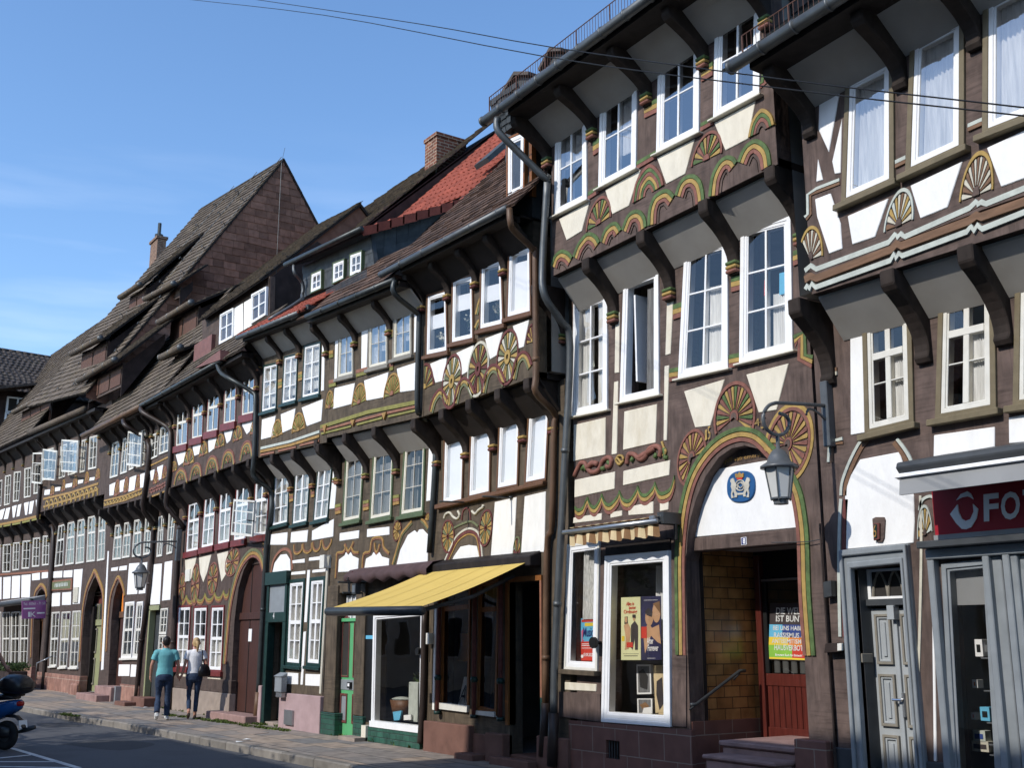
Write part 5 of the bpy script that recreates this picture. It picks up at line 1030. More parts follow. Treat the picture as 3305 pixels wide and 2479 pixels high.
h.arcs('B', '1330,1335 1350,1250 1385,1207 1420,1230 1440,1305|1450,1298 1470,1210 1502,1168 1535,1185 1550,1265|1570,1255 1590,1160 1622,1113 1660,1135 1680,1220|1692,1210 1712,1110 1747,1065 1785,1085 1802,1170|1832,1150 1855,1045 1888,1000 1920,1010 1942,1100', .45, AB, name='carved_arch_moulding', th=.02)
h.fan('B', '1385,1305 1388,1252 1405,1300|1502,1265 1505,1212 1522,1258|1622,1218 1625,1160 1645,1212|1747,1172 1750,1112 1770,1165|1887,1105 1890,1045 1910,1098', .45, ['green_leaf', 'red_ochre', 'gold'], 7, 0, 180, rim='gold', hub='red_ochre')
h.fan('C', '1255,420 1257,318 1278,410|1345,400 1350,255 1375,385|1465,360 1470,245 1502,345|1600,245 1612,145 1650,230|1820,150 1815,95 1835,148', 0, ['salmon', 'gold', 'olive_grey'], 14, 0, 360, rim='red_ochre', hub='red_ochre', inner=.2)
h.arcs('C', '1235,470 1242,505 1262,512 1285,470|1285,470 1300,505 1330,505 1350,462|1350,462 1365,500 1395,498 1412,455|1412,455 1428,492 1458,490 1478,445|1478,445 1492,480 1520,478 1540,435|1540,435 1550,465 1570,460 1580,425', 0, [(-.05, 0, 'olive'), (-.1, -.05, 'gold'), (-.14, -.1, 'red_ochre')], k=3, name='carved_garland', vert=True)
h.arcs('C', '1545,945 1560,760 1580,560 1612,400 1655,270 1710,190 1755,172 1795,205 1820,285', 0, [(0, .07, 'olive_grey'), (-.07, 0, 'gold'), (-.13, -.07, 'red_ochre')], k=4, name='carved_arch', th=.026)
P = pts('C', '1585,1275 1598,900 1612,640 1640,420 1675,300 1715,225 1755,205 1790,240 1812,330 1806,900 1792,1290')
h.low.append([(P[0][0], -.2)] + P[1:-1] + [(P[-1][0], -.2)])
zc = on('C', 1700, 600)[1]
mb = MB(); mb.prism([(P[0][0] - .3, .15)] + [(P[0][0] - .3, P[4][1] + .5), (P[-1][0] + .1, P[4][1] + .5), (P[-1][0] + .1, .15)], -.2, -.14, 'door_brown'); xm = on('C', 1710, 800, -.13)[0]; mb.box(P[0][0] - .1, P[-1][0], .10, .14, zc - .12, zc + .03, 'door_brown'); mb.box(xm - .012, xm + .012, .128, .142, .15, 6.5, 'black')
mb.box(P[0][0] - .2, P[-1][0], .11, .138, on('C', 1750, 262, -.13)[1], 4.6, 'timber_c')
g_ = h.part(mb, 'gate', bevel=.006)
mb = MB(); Pn = on3('C', 1720, 745, -.13)
for (a_, b_) in ((1720, 748), (1620, 928)): Pn = on3('C', a_, b_, -.13); mb.box(Pn.x - .09, Pn.x + .09, .125, .138, Pn.z - .13, Pn.z + .13, 'paper')
mb.build('notice_sheet', g_); mb = MB(); Pn = on3('C', 1590, 965, -.1); mb.lathe([(.01, -.03), (.035, 0), (.01, .03)], (Pn.x + .1, .1, Pn.z), 'gold', 10); mb.build('gate_knob', g_, smooth=True)
mb = MB(); za_ = on('C', 1300, 1120)[1]; mb.box(XF, P[0][0] + .0, -.05, .1, -.2, za_, 'beige_stone'); h.part(mb, 'plinth', bevel=.01)
mb = MB(); mb.box(XF, P[0][0], -.03, .1, za_, za_ + .28, 'timber_c'); h.part(mb, 'sill_beam', bevel=.012)
mb = MB(); mb.box(P[0][0] - .55, P[-1][0] + .05, -.35, .12, -.2, .15, 'pink_stone'); h.part(mb, 'door_step', bevel=.015)
mb = MB(); Pn = pts('C', '1283,300 1315,292 1312,375 1280,380'); mb.prism(Pn, 0, .035, 'old_white'); h.part(mb, 'info_plate')
h.finish(h1=.8, h2=.75, bw=.14, gut='zinc_dark', sof1='soffit_dark', eave_soffit='soffit_dark')
mb = MB(); Pn = pts('B', '1525,445 1712,310 1712,385 1525,450', 1.0); mb.hexa(q3(Pn, 1.08), q3(Pn, .85), 'copper_box'); h.part(mb, 'copper_hopper')
h.pipe([('B', 1660, 400, 1.0), ('B', 1690, 480, 1.0), ('B', 1780, 540, .9), ('B', 1930, 630, .56), ('B', 1955, 700, .52), ('B', 1945, 1120, .52), ('B', 1935, 1250, .5), ('B', 1970, 1310, .4), ('B', 2070, 1390, .08), ('B', 2075, 1560, .07), ('C', 1835, 100, .07), ('C', 1800, 700, .07), ('C', 1775, 1150, .07)], .05, 'zinc_dark')
h.pipe([('C', 1775, 1140, .08), ('C', 1758, 1350, .08)], .06, 'pipe_bronze', 'standpipe')

# ================================================================== narrow house between the two leaning downpipes
XH = on('C', 1010, 600)[0]
h = H7 = House('timbered_house', 'very narrow timbered house between two downpipes with dark green entrance and orange carved loops', XH, XF - .01, timber='timber_c', u0=on('B', 1142, 1250, .45)[0], u1=H6.u0 - .01, stripes=['gold', 'olive_grey'], soffit='soffit_dark', zfloor=2.6)
h.jetty(on('B', 1145, 1432, .45), on('B', 1300, 1368, .45)).eave(on('B', 640, 962, .95), on('B', 1080, 748, .95), .95)
WW = dict(frame=(.04, 'old_white'), cols=2, rows=(.333, .667, 1), mull=.055, munt=.02, proud=.03)
h.win('B', '1165,960 1222,935 1210,1125 1155,1150', .45, 2, **WW); h.win('B', '1235,905 1300,880 1292,1085 1222,1112', .45, 2, **WW)
for q in ('B1222,1585 B1262,1572 C1118,205 C1082,212', 'B1300,1560 B1352,1545 C1188,185 C1150,195'): h.win('C', q, 0, 1, **WW)
h.panels('B', '1150,1235 1185,1220 1175,1300 1158,1310|1205,1205 1250,1185 1235,1295 1212,1310', .45, 'plaster_pure')
h.panels('C', '1050,262 1115,255 1100,535 1035,540|1135,245 1187,235 1172,505 1116,512|1215,225 1232,222 1222,500 1205,500', 0, 'plaster_pure')
h.fan('B', '1195,1330 1198,1230 1218,1320|1260,1290 1262,1195 1280,1280', .45, ['red_ochre', 'gold', 'salmon'], 9, 0, 180, rim='red_ochre', hub='gold')
h.arcs('B', '1145,1400 1165,1365 1185,1390 1205,1345 1225,1375 1245,1330 1262,1350 1275,1315|1145,1375 1165,1400 1185,1360 1205,1380 1225,1340 1245,1362 1262,1322 1275,1340', .45, [(-.03, .03, 'red_ochre')], k=4); h.arcs('B', '1145,1190 1200,1165 1290,1120|1145,1430 1290,1372', .45, [(-.05, .0, 'gold')], k=1)
a, b = on('C', 1010, 900)[0] + .06, on('C', 1082, 900)[0]; zt_ = on('C', 1050, 572)[1]
h.low.append([(a, -.2), (a, zt_), (b, zt_), (b, -.2)])
mb = MB(); mb.box(a, a + .1, -.05, .1, -.1, zt_, 'door_sage'); mb.box(a, b, -.05, .1, zt_ - .02, zt_ + .1, 'door_sage'); h.part(mb, 'door_frame'); mb = MB(); mb.box(a, b, .12, .17, .1, zt_, 'grey_dark'); P = on3('C', 1038, 830, -.12); mb.box(P.x - .12, P.x + .12, .09, .12, P.z - .2, P.z + .18, 'black'); h.part(mb, 'door')
h.win('C', '1112,565 1162,560 1148,742 1100,742', 0, 0, **WW); h.win('C', '1100,748 1148,746 1138,900 1088,900', 0, 0, **WW)
mb = MB(); mb.box(a - .2, b + .1, -.3, .1, -.2, .22, 'red_stone'); mb.box(a - .6, a + .3, -.6, -.302, -.2, .1, 'red_stone'); h.part(mb, 'door_step', bevel=.015)
h.finish(h1=.8, h2=.7, bw=.14, gut='zinc_dark', sof1='soffit_dark', eave_soffit='soffit_dark')
h.pipe([('B', 1080, 745, 1.0), ('B', 1100, 790, 1.0), ('B', 1270, 890, .55), ('B', 1305, 950, .52), ('B', 1300, 1200, .52), ('B', 1270, 1470, .5), ('B', 1300, 1540, .4), ('B', 1395, 1655, .08), ('C', 1225, 40, .07), ('C', 1210, 400, .07), ('C', 1168, 1280, .07)], .06, 'pipe_brown')
h.pipe([('B', 945, 845, 1.0), ('B', 965, 890, 1.0), ('B', 1095, 975, .56), ('B', 1140, 1050, .53), ('B', 1120, 1300, .52), ('B', 1095, 1480, .5), ('B', 1110, 1560, .4), ('B', 1180, 1650, .08), ('C', 1055, 30, .07), ('C', 1025, 420, .07), ('C', 970, 800, .07), ('C', 935, 1185, .07)], .06, 'pipe_brown')

# ================================================================== house with the orange pointed arch
XI = on('C', 738, 300)[0]
h = H8 = House('timbered_house', 'timbered house with pointed arch door under an orange tympanum and tall white panels', XI, XH - .01, timber='timber_c', u0=on('B', 808, 1300, .45)[0], u1=H7.u0 - .01, stripes=['gold', 'olive_grey'], soffit='soffit_dark', zfloor=2.6)
h.jetty(on('B', 795, 1522, .45), on('B', 1140, 1433, .45)).eave(on('B', 640, 964, .95), on('B', 1075, 750, .95), .95)
for q in ('868,1015 925,1000 905,1275 846,1292', '950,985 990,972 975,1245 925,1262', '1000,955 1040,942 1030,1215 992,1232', '1065,930 1120,908 1108,1190 1050,1210'): h.win('B', q, .45, 2, **WW)
for q in ('B888,1650 B938,1640 C835,225 C778,232', 'B958,1632 B1010,1622 C895,212 C843,220', 'B1035,1612 B1090,1600 C972,202 C913,212', 'B1120,1590 B1165,1582 C1035,190 C990,200'): h.win('C', q, 0, 1, transom=.35, **WW)
for q in ('868,522 930,515 908,905 838,908', '948,520 990,514 962,905 916,905'): h.win('C', q, 0, 0, transom=.5, sill='old_white', casing=(.05, 'plaster_pure'), **{**WW, 'rows': (.25, .75, 1)})
h.panels('B', '840,1340 885,1320 870,1420 840,1425|920,1310 960,1295 945,1390 915,1400|995,1285 1045,1265 1030,1380 985,1395|1075,1260 1115,1245 1100,1360 1075,1365', .45, 'plaster_pure')
h.panels('C', '768,285 815,278 810,305 765,308|825,275 875,268 872,300 820,305|890,255 960,250 945,465 875,470|975,250 1015,245 1000,460 955,465|820,950 895,950 890,1030 815,1030|905,950 942,952 937,1035 898,1035', 0, 'plaster_pure')
h.panels('C', '742,170 750,170 712,985 696,990', 0, 'plaster_pure')
h.fan('B', '895,1425 902,1300 918,1412|965,1400 970,1278 985,1390|1055,1385 1060,1262 1075,1375', .45, ['salmon', 'gold'], 7, 0, 180, rim='salmon', hub='salmon')
h.arcs('B', '800,1490 960,1450 1090,1395|800,1455 960,1415 1090,1362', .45, [(-.06, .0, 'gold')], k=1, name='carved_band')
h.arcs('B', ' '.join(f'{800 + i * 12},{1478 - i * 3.6 + (i % 2) * 22}' for i in range(25)), .45, [(-.03, .02, 'yellow')], k=1, name='carved_band', th=.022)
h.arcs('C', '735,860 748,640 765,480 790,400 815,352 838,390 852,440 857,480', 0, [(0, .07, 'gold'), (-.05, 0, 'salmon')], k=4, name='carved_arch', th=.026)
P = pts('C', '745,1095 755,860 765,640 780,500 800,420 818,380 836,410 848,470 845,800 838,1080'); h.low.append([(P[0][0], -.2)] + P[1:-1] + [(P[-1][0], -.2)])
zc = on('C', 815, 600, -.2)[1]; x0_, x1_ = P[0][0], P[-1][0] + .05
mb = MB(); mb.box(x0_, x1_, .2, .25, .2, zc, 'door_brown'); mb.box(x0_, x1_, .15, .2, zc - .12, zc + .05, 'wood_brown'); h.part(mb, 'door'); mb = MB(); mb.box(x0_, x1_, .2, .25, zc + .05, zc + 1.6, 'p_orange'); h.part(mb, 'tympanum')
mb = MB(); zp = on('C', 860, 1085)[1]; mb.box(P[-1][0], XH - .1, -.05, .1, -.2, zp, 'sandstone'); h.part(mb, 'plinth'); mb = MB(); mb.box(x0_ - .3, x1_, -.3, .2, -.2, .38, 'pink_stone'); mb.box(x0_ - .9, x1_ - .1, -.65, -.302, -.2, .17, 'pink_stone'); h.part(mb, 'door_step', bevel=.015)
mb = MB(); Pn = on3('C', 820, 1170, .06); mb.box(Pn.x - .1, Pn.x + .1, -.2, -.05, -.1, .4, 'frame_grey'); h.part(mb, 'guard_stone')
h.finish(h1=.8, h2=.7, bw=.14, gut=None, sof1='soffit_dark', eave_soffit='soffit_dark')

# ================================================================== house with the sage green door
XJ = on('C', 330, 300)[0]
h = H9 = House('timbered_house', 'timbered house with two open upper casements and sage green door in pointed arch', XJ, XI - .01, timber='timber_c', u0=on('B', 318, 1440, .45)[0], u1=H8.u0 - .01, stripes=['gold', 'olive_grey'], soffit='soffit_dark', zfloor=3.0)
h.jetty(on('B', 335, 1542, .45), on('B', 755, 1422, .45)).eave(on('B', 0, 1075, .95), on('B', 640, 785, .95), .95)
for q in ('345,1075 415,1055 398,1290 330,1310', '470,1040 520,1025 500,1280 455,1295', '540,1020 595,1005 580,1255 525,1270', '633,1000 670,990 652,1240 615,1250', '692,975 750,960 740,1213 680,1226'): h.win('B', q, .45, 2, **WW)
for q in ('B453,1655 B500,1640 C435,270 C380,280', 'B525,1632 B578,1620 C510,258 C453,267', 'B600,1612 B655,1600 C580,250 C525,260', 'B680,1588 B735,1575 C655,240 C600,247', 'B765,1568 B815,1560 C722,230 C672,240'): h.win('C', q, 0, 1, transom=.35, **WW)
for q in ('362,590 415,586 392,960 345,964', '430,588 490,584 462,968 410,972', '505,582 560,578 537,972 483,972'): h.win('C', q, 0, 0, transom=.5, sill='old_white', **{**WW, 'rows': (.25, .75, 1)})
h.panels('B', '345,1380 385,1375 380,1415 340,1420|425,1360 465,1355 460,1385 422,1392|505,1335 555,1325 550,1355 502,1365|600,1305 640,1298 635,1325 598,1335|690,1285 728,1280 722,1305 685,1310', .45, 'plaster_pure')
h.panels('C', '368,310 430,305 428,352 365,355|440,305 500,300 497,350 438,352|510,297 570,292 550,532 502,535|360,460 415,455 412,548 357,552|430,455 490,450 488,540 428,542', 0, 'plaster_pure')
h.fan('B', '400,1420 405,1345 415,1412|485,1390 490,1300 500,1382|575,1360 580,1270 592,1350|665,1330 668,1240 682,1322|748,1300 752,1215 765,1290', .45, ['salmon', 'gold'], 7, 0, 180, rim='gold', hub='salmon')
h.arcs('B', '335,1500 545,1440 755,1365|335,1440 545,1390 755,1320', .45, [(-.08, .0, 'gold')], k=1, name='carved_band')
h.arcs('B', '|'.join(f'{345 + i * 34},{1530 - i * 9.6} {352 + i * 34},{1475 - i * 9.6} {362 + i * 34},{1455 - i * 9.6} {374 + i * 34},{1472 - i * 9.6} {378 + i * 34},{1520 - i * 9.6}' for i in range(12)), .45, [(-.07, .0, 'yellow')], k=2, name='carved_band', th=.022)
mb = MB(); Pn = pts('C', '358,375 502,358 498,435 356,442'); mb.prism(Pn, 0, .03, 'salmon'); mb.prism(pts('C', '366,384 494,370 490,426 364,434'), .03, .035, 'olive_grey'); [mb.prism(pts('C', f'{386 + i * 9},{394 - i} {391 + i * 9},{394 - i - (i % 3) * 2} {389 + i * 9 + (i % 2) * 3},{418 - i} {385 + i * 9},{419 - i}'), .034, .042, 'pale_blue') for i in range(10)]; h.part(mb, 'inscription_board')
mb = MB(); Pn = pts('C', '516,420 548,416 540,522 510,525'); mb.prism(Pn, 0, .05, 'bone'); h.part(mb, 'info_plate')
h.arcs('C', '550,930 562,740 575,560 600,430 640,335 655,312 685,380 708,450 712,560 702,760 695,930', 0, [(0, .09, 'gold'), (-.06, 0, 'salmon')], k=4, name='carved_arch', th=.026)
P = pts('C', '552,1100 566,760 580,580 606,450 642,365 656,345 680,400 700,465 700,640 690,900 668,1100'); h.low.append([(P[0][0], -.2)] + P[1:-1] + [(P[-1][0], -.2)])
x0_, x1_ = on('C', 612, 800, -.35)[0], on('C', 690, 700, -.35)[0] + .3; zc = on('C', 650, 665, -.35)[1]; zq = on('C', 660, 535, -.35)[1]
mb = MB(); mb.box(x0_, x1_, .35, .4, .0, zc, 'door_sage'); mb.box(x0_ - .05, x1_, .3, .35, zc - .08, zc + .1, 'door_sage')
for z0, z1 in ((.3, 1.1), (1.25, 2.0), (2.15, 2.75)):
    for k in (0, 1): a = x0_ + .1 + k * .5; mb.ring([(a, z0), (a + .38, z0), (a + .38, z1), (a, z1)], [(a + .05, z0 + .05), (a + .33, z0 + .05), (a + .33, z1 - .05), (a + .05, z1 - .05)], -.36, -.32, 'olive_light')
dr = h.part(mb, 'door'); mb = MB(); mb.box(x0_, x1_, .36, .4, zc + .1, zq, 'interior_dark')
for i in range(5): mb.box(x0_ + .05 + i * .24, x0_ + .1 + i * .24, .33, .36, zc + .1, zq, 'door_sage')
mb.build('fanlight', dr); mb = MB(); mb.box(x0_, x1_, .36, .4, zq, zq + 1.6, 'deep_red'); h.part(mb, 'tympanum')
mb = MB(); mb.box(P[0][0] - .0, x0_, .22, .4, -.1, zc + .5, 'timber_dark'); h.part(mb, 'door_reveal')
mb = MB(); zp = on('C', 440, 1018)[1]; mb.box(XJ, P[0][0], -.05, .2, -.2, zp, 'sandstone'); h.part(mb, 'plinth', bevel=.01); mb = MB(); mb.box(P[0][0] - .55, P[0][0] + .25, -.22, -.052, -.2, .35, 'sandstone'); h.part(mb, 'guard_stone', bevel=.06)
def open_sash(fr, q, d):
    """casement pushed out from the wall: hinged on its left edge"""
    Q = pts(fr, q, d); m_ = MB(); (x0, z0), (x1, z1), (x2, z2), (x3, z3) = Q; ins = lambda k: [(x0 + k, z0 - k), (x1 - k, z1 - k), (x2 - k, z2 + k), (x3 + k, z3 + k)]
    m_.ring(ins(0), ins(.055), d - .02, d + .02, 'old_white')
    for v in (.33, .67): m_.prism([(x0 + .04, z0 + (z3 - z0) * v - .012), (x1 - .04, z1 + (z2 - z1) * v - .012), (x1 - .04, z1 + (z2 - z1) * v + .012), (x0 + .04, z0 + (z3 - z0) * v + .012)], d - .012, d + .012, 'old_white')
    o = h.part(m_, 'open_casement'); g = MB(); g.add([(x, -d, z) for x, z in ins(.05)], [[0, 1, 2, 3]], 'glass_clear'); g.build('pane', o)
    for zz_ in (z0 - .2, z3 + .2): hb = MB(); hb.tube([(x1 - .02, -d, zz_), (x1 - .02, -.46, zz_)], .012, 'iron', 5); hb.build('stay_bar', o)
for q in ('332,1065 440,1078 420,1307 327,1300', '476,993 602,1000 590,1247 474,1240'): open_sash('B', q, .72)
h.finish(h1=.85, h2=.8, bw=.14, gut=None, sof1='soffit_dark', eave_soffit='soffit_dark')
h = H8; open_sash('B', '985,930 1092,942 1078,1202 970,1190', .66)
h = H6; open_sash('D', '118,1268 258,1278 240,1520 98,1508', .3)

# ================================================================== house with the shop awning at the far left
h = H10 = House('timbered_house', 'timbered house at the left edge with brown door behind purple sign', XJ - 11, XJ - .02, timber='timber_c', u0=XJ - 11, u1=H9.u0 - .01, stripes=['gold', 'olive_grey'], soffit='soffit_dark', zfloor=3.0)
h.jetty(on('B', 0, 1652, .45), on('B', 300, 1592, .45)).eave(on('B', 0, 1078, .95), on('B', 640, 788, .95), .95)
for q in ('-25,1320 20,1300 10,1505 -35,1515', '45,1272 88,1262 76,1490 36,1500', '112,1243 163,1235 146,1466 104,1472', '193,1215 242,1205 236,1432 188,1442', '272,1185 318,1175 308,1405 262,1412'): h.win('B', q, .45, 2, **WW)
open_sash('B', '255,1095 327,1092 318,1333 245,1325', .66)
for q in ('25,125 78,120 72,315 20,318', '95,112 138,108 132,300 90,305', '160,100 213,95 203,290 153,293', '232,80 278,75 272,276 224,280', '300,65 343,62 337,266 293,271', '-45,130 8,125 0,320 -50,322'): h.win('C', q, 0, 1, **WW)
for q in ('22,590 72,587 64,960 18,962', '82,588 138,584 130,963 76,966', '147,586 203,582 188,962 138,965', '-45,592 10,588 5,960 -48,962'): h.win('C', q, 0, 0, transom=.5, **{**WW, 'rows': (.25, .75, 1)})
h.panels('B', '-10,1540 40,1520 20,1600 5,1610|50,1520 80,1512 62,1600 30,1605|95,1505 130,1495 112,1590 100,1592|140,1495 165,1485 150,1580 128,1585|185,1480 222,1470 208,1570 195,1572|230,1470 262,1460 245,1560 222,1565|275,1455 300,1450 298,1545 282,1550', .45, 'plaster_pure')
h.panels('C', '25,350 75,345 70,495 22,500|85,342 140,338 135,490 80,495|150,335 212,330 205,488 148,490|222,325 275,318 275,368 222,372|290,312 332,305 330,355 288,360|-45,352 12,348 10,502 -48,505', 0, 'plaster_pure')
h.arcs('B', '-20,1640 150,1605 310,1565', .45, [(-.1, .0, 'gold'), (-.18, -.1, 'olive')], k=1, name='carved_band'); h.arcs('C', '0,325 170,312 335,298', 0, [(-.08, 0, 'salmon')], k=1, name='carved_band')
h.arcs('C', '215,900 225,620 242,470 265,425 287,405 312,435 322,490', 0, [(0, .09, 'gold'), (-.05, 0, 'salmon')], k=4, name='carved_arch', th=.026)
P = pts('C', '220,1095 232,640 248,490 268,445 288,428 308,450 318,500 314,800 300,1095'); h.low.append([(P[0][0], -.2)] + P[1:-1] + [(P[-1][0], -.2)])
x0_, x1_ = on('C', 240, 900, -.3)[0], on('C', 305, 900, -.3)[0] + .3
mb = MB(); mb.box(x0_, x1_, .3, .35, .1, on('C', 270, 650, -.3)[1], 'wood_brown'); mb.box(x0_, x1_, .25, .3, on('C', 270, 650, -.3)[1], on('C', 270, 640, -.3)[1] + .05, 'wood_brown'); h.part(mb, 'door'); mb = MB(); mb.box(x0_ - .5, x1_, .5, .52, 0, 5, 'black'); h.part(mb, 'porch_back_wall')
mb = MB(); mb.box(P[0][0] - .1, XJ, -.5, .25, -.2, .22, 'red_stone'); h.part(mb, 'door_step', bevel=.01); mb = MB(); mb.box(XJ - 11, P[0][0] - .1, -.05, .1, -.2, .7, 'sandstone'); h.part(mb, 'plinth')
Pa, Pb = on3('C', 238, 1110, .45), on3('C', 290, 1100, .1)
mb = MB(); zt1 = on3('C', 238, 940, .45).z; mb.tube([(Pa.x, -.45, .1), (Pa.x, -.45, zt1), (Pa.x + .25, -.0, zt1 + .25)], .022, 'alu', 8); h.part(mb, 'handrail', smooth=True)
h.finish(h1=.85, h2=.8, bw=.14, gut=None, sof1='soffit_dark', eave_soffit='soffit_dark')
h.pipe([('B', 310, 1330, .52), ('B', 290, 1560, .52), ('B', 310, 1610, .4), ('B', 375, 1655, .08), ('C', 368, 60, .07), ('C', 330, 640, .07), ('C', 292, 1140, .07)], .07, 'pipe_brown')
# ================================================================== roofs
X3 = lambda fr, x, y, d: on3(fr, x, y, d)
def main_roof(h, pitch, xa, xb, L, m, cw=.2, tw=.26, kind='slate', v0=-.06, name='roof', jit=.5, th=.022):
    O, U, V = roof_plane(h, pitch); Un = U.normalized(); V = (V - Un * V.dot(Un)).normalized(); k = U.length
    mb = MB(); slates(mb, O, Un, V, [(xa * k, v0), (xb * k, v0), (xb * k, L), (xa * k, L)], cw, tw, m, kind=kind, jit=jit, th=th)
    return h.part(mb, name)
def slab(h, a, b, c, d_, m, cw, tw, kind='slate', name='dormer_roof', jit=.5, under='timber_dark', th=.022, parent=None):
    """a,b front-left/right, c back-right, d_ back-left (3D)"""
    a, b, c, d_ = [Vector(p) for p in (a, b, c, d_)]; U = (b - a).normalized(); N = U.cross(d_ - a).normalized(); V = N.cross(U)
    mb = MB(); P = [((p - a).dot(U), (p - a).dot(V)) for p in (a, b, c, d_)]
    slates(mb, a, U, V, P, cw, tw, m, kind=kind, jit=jit, th=th)
    mb.hexa([p - N * .02 for p in (a, b, c, d_)], [p - N * .06 for p in (a, b, c, d_)], under)
    return mb.build(name, parent or h.e)
def cheek(mb, X, y0, z0, z1, pitch_m, pitch_d, m, t=.04):
    """triangular side wall of a shed dormer: front edge z0..z1 at y0, running back until the dormer roof meets the main roof"""
    L = (z1 - z0) / max(.05, math.tan(math.radians(pitch_m)) - math.tan(math.radians(pitch_d))); ye = y0 + L
    mb.prismX([(y0, z0 - .3), (y0, z1), (ye, z1 + L * math.tan(math.radians(pitch_d))), (ye, z0 + L * math.tan(math.radians(pitch_m)) - .3)], X - t / 2, X + t / 2, m)
    return L
def shed(h, fr, p1, p2, y, hgt, pm, pd, shutters=3, bot=None, plane=None, roll=True, wallm='wood_shutter', name='dormer', cm='cheek'):
    """shed dormer whose roof edge runs through photo points p1,p2 on the plane y"""
    if bot:
        b1, b2 = onP(fr, *bot[0], *plane), onP(fr, *bot[1], *plane); y = max(-.75, (b1.y + b2.y) / 2) - .25
        A, Bq = on3(fr, *p1, -y), on3(fr, *p2, -y); hgt = (A.z - on3(fr, *bot[0], -(y + .25)).z + Bq.z - on3(fr, *bot[1], -(y + .25)).z) / 2 + .1
    A, Bq = on3(fr, *p1, -y), on3(fr, *p2, -y); e = MB()
    xa, xb = A.x + .25, Bq.x - .25; yw = y + .25
    za, zb = A.z - .06, Bq.z - .06
    e.hexa([(xa, yw, za - hgt), (xb, yw, zb - hgt), (xb, yw + .06, zb - hgt), (xa, yw + .06, za - hgt)], [(xa, yw, za + .1), (xb, yw, zb + .1), (xb, yw + .06, zb + .1), (xa, yw + .06, za + .1)], 'timber_c')
    o = h.part(e, name); L = 0
    if shutters:
        for i in range(shutters):
            u0_, u1_ = (i + .06) / shutters, (i + .94) / shutters; f = lambda u: (xa + (xb - xa) * u, za + (zb - za) * u)
            m_ = MB(); (x0, z0), (x1, z1) = f(u0_), f(u1_); m_.hexa([(x0, yw - .025, z0 - hgt + .08), (x1, yw - .025, z1 - hgt + .08), (x1, yw + .01, z1 - hgt + .08), (x0, yw + .01, z0 - hgt + .08)], [(x0, yw - .025, z0 - .06), (x1, yw - .025, z1 - .06), (x1, yw + .01, z1 - .06), (x0, yw + .01, z0 - .06)], wallm); m_.build('shutter', o)
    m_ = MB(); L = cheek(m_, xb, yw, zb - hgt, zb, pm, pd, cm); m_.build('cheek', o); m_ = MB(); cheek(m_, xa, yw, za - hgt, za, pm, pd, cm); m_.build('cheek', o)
    run = L + .35; dz = math.tan(math.radians(pd)) * (run + .25)
    slab(h, A, Bq, Bq + Vector((0, run + .25, dz)), A + Vector((0, run + .25, dz)), 'slate_stone', .22, .3, jit=.55, th=.028, parent=o)
    if roll:
        m_ = MB(); t = Vector((0, -.05, .03)); m_.tube([A + t, Bq + t], .09, 'slate_stone', 10)
        n = max(2, int((Bq - A).length / .9))
        for i in range(n + 1): p = A + (Bq - A) * (i / n) + t; q_ = (Bq - A).normalized() * .015; m_.tube([p - q_, p + q_], .098, 'zinc', 10)
        m_.build('gutter', o, smooth=True)
    return o
# no. 8 and no. 6: slopes too flat to be seen from the street, no. 8 with two slate clad dormers peeking over the gutter
main_roof(H2, 42, H2.u0 - .3, H2.u1 + .8, 7, 'slate_grey'); main_roof(H1, 42, H1.u0 - .3, H1.u1, 7, 'slate_grey')
for q, dd in (('1092,212 1120,165 1146,168 1146,212', -.9), ('1180,150 1196,114 1216,117 1216,150', -.9)):
    P = pts('A', q, dd); mb = MB(); zb = P[0][1] - 1.2; mb.prism([(P[0][0], zb), P[0], P[1], P[2], (P[2][0], zb)], dd - 1.4, dd, 'slate_grey'); mb.prism([(P[0][0] - .08, P[0][1] - .02), (P[1][0], P[1][1] + .0), (P[2][0] + .08, P[2][1]), (P[2][0] + .08, P[2][1] + .06), (P[1][0], P[1][1] + .07), (P[0][0] - .1, P[0][1] + .04)], dd - 1.4, dd + .1, 'tile_dark'); H2.part(mb, 'dormer')
# brown tiled slope with a narrow slated dormer
main_roof(H3, 47, H3.u0 - .62, XB + .05, 5.2, 'tile_brown', .17, .2, 'slate', jit=.7)
d_ = .55; xa, xb = on('I', 1366, 640, d_)[0], on('I', 1490, 590, d_)[0]; z0, z1 = on('I', 1372, 640, d_)[1], on('I', 1372, 232, d_)[1]
mb = MB(); mb.box(xa, xb, -d_ + .05, 2.2, z0 - .4, z1 + .5, 'slate_grey'); mb.prismX([(-d_ - .02, z1 + .02), (-d_ - .25, z1 + .3), (-d_ + .3, z1 + .9), (2.2, z1 + .9), (2.2, z1 + .02)], xa - .08, xb + .12, 'slate_grey'); O = Vector((xa - .1, -d_ - .05, z1)); slates(mb, O, Vector((1, 0, 0)), Vector((0, -.25, .5)).normalized() * -1 * -1, [(0, 0), (xb - xa + .2, 0), (xb - xa + .2, .5), (0, .5)], .09, .12, 'slate_grey')
mb.box(xb - .03, xb + .03, -d_ + .02, -d_ + .1, z0 - .1, z1, 'wood_orange'); dm = H3.part(mb, 'dormer')
q = pts('I', '1372,272 1484,222 1478,592 1372,640', d_ - .04)
hh = House.__new__(House); hh.e = dm; hh.low = []; hh.upp = []; hh.r1 = []; hh.r2 = []
hh.win('I', q, d_ - .04, 0, casing=(.035, 'wood_orange'), frame=(.06, W), cols=1, cur=[(.1, 0, .9, 1)], proud=.06, hole=False, curmat='curtain')
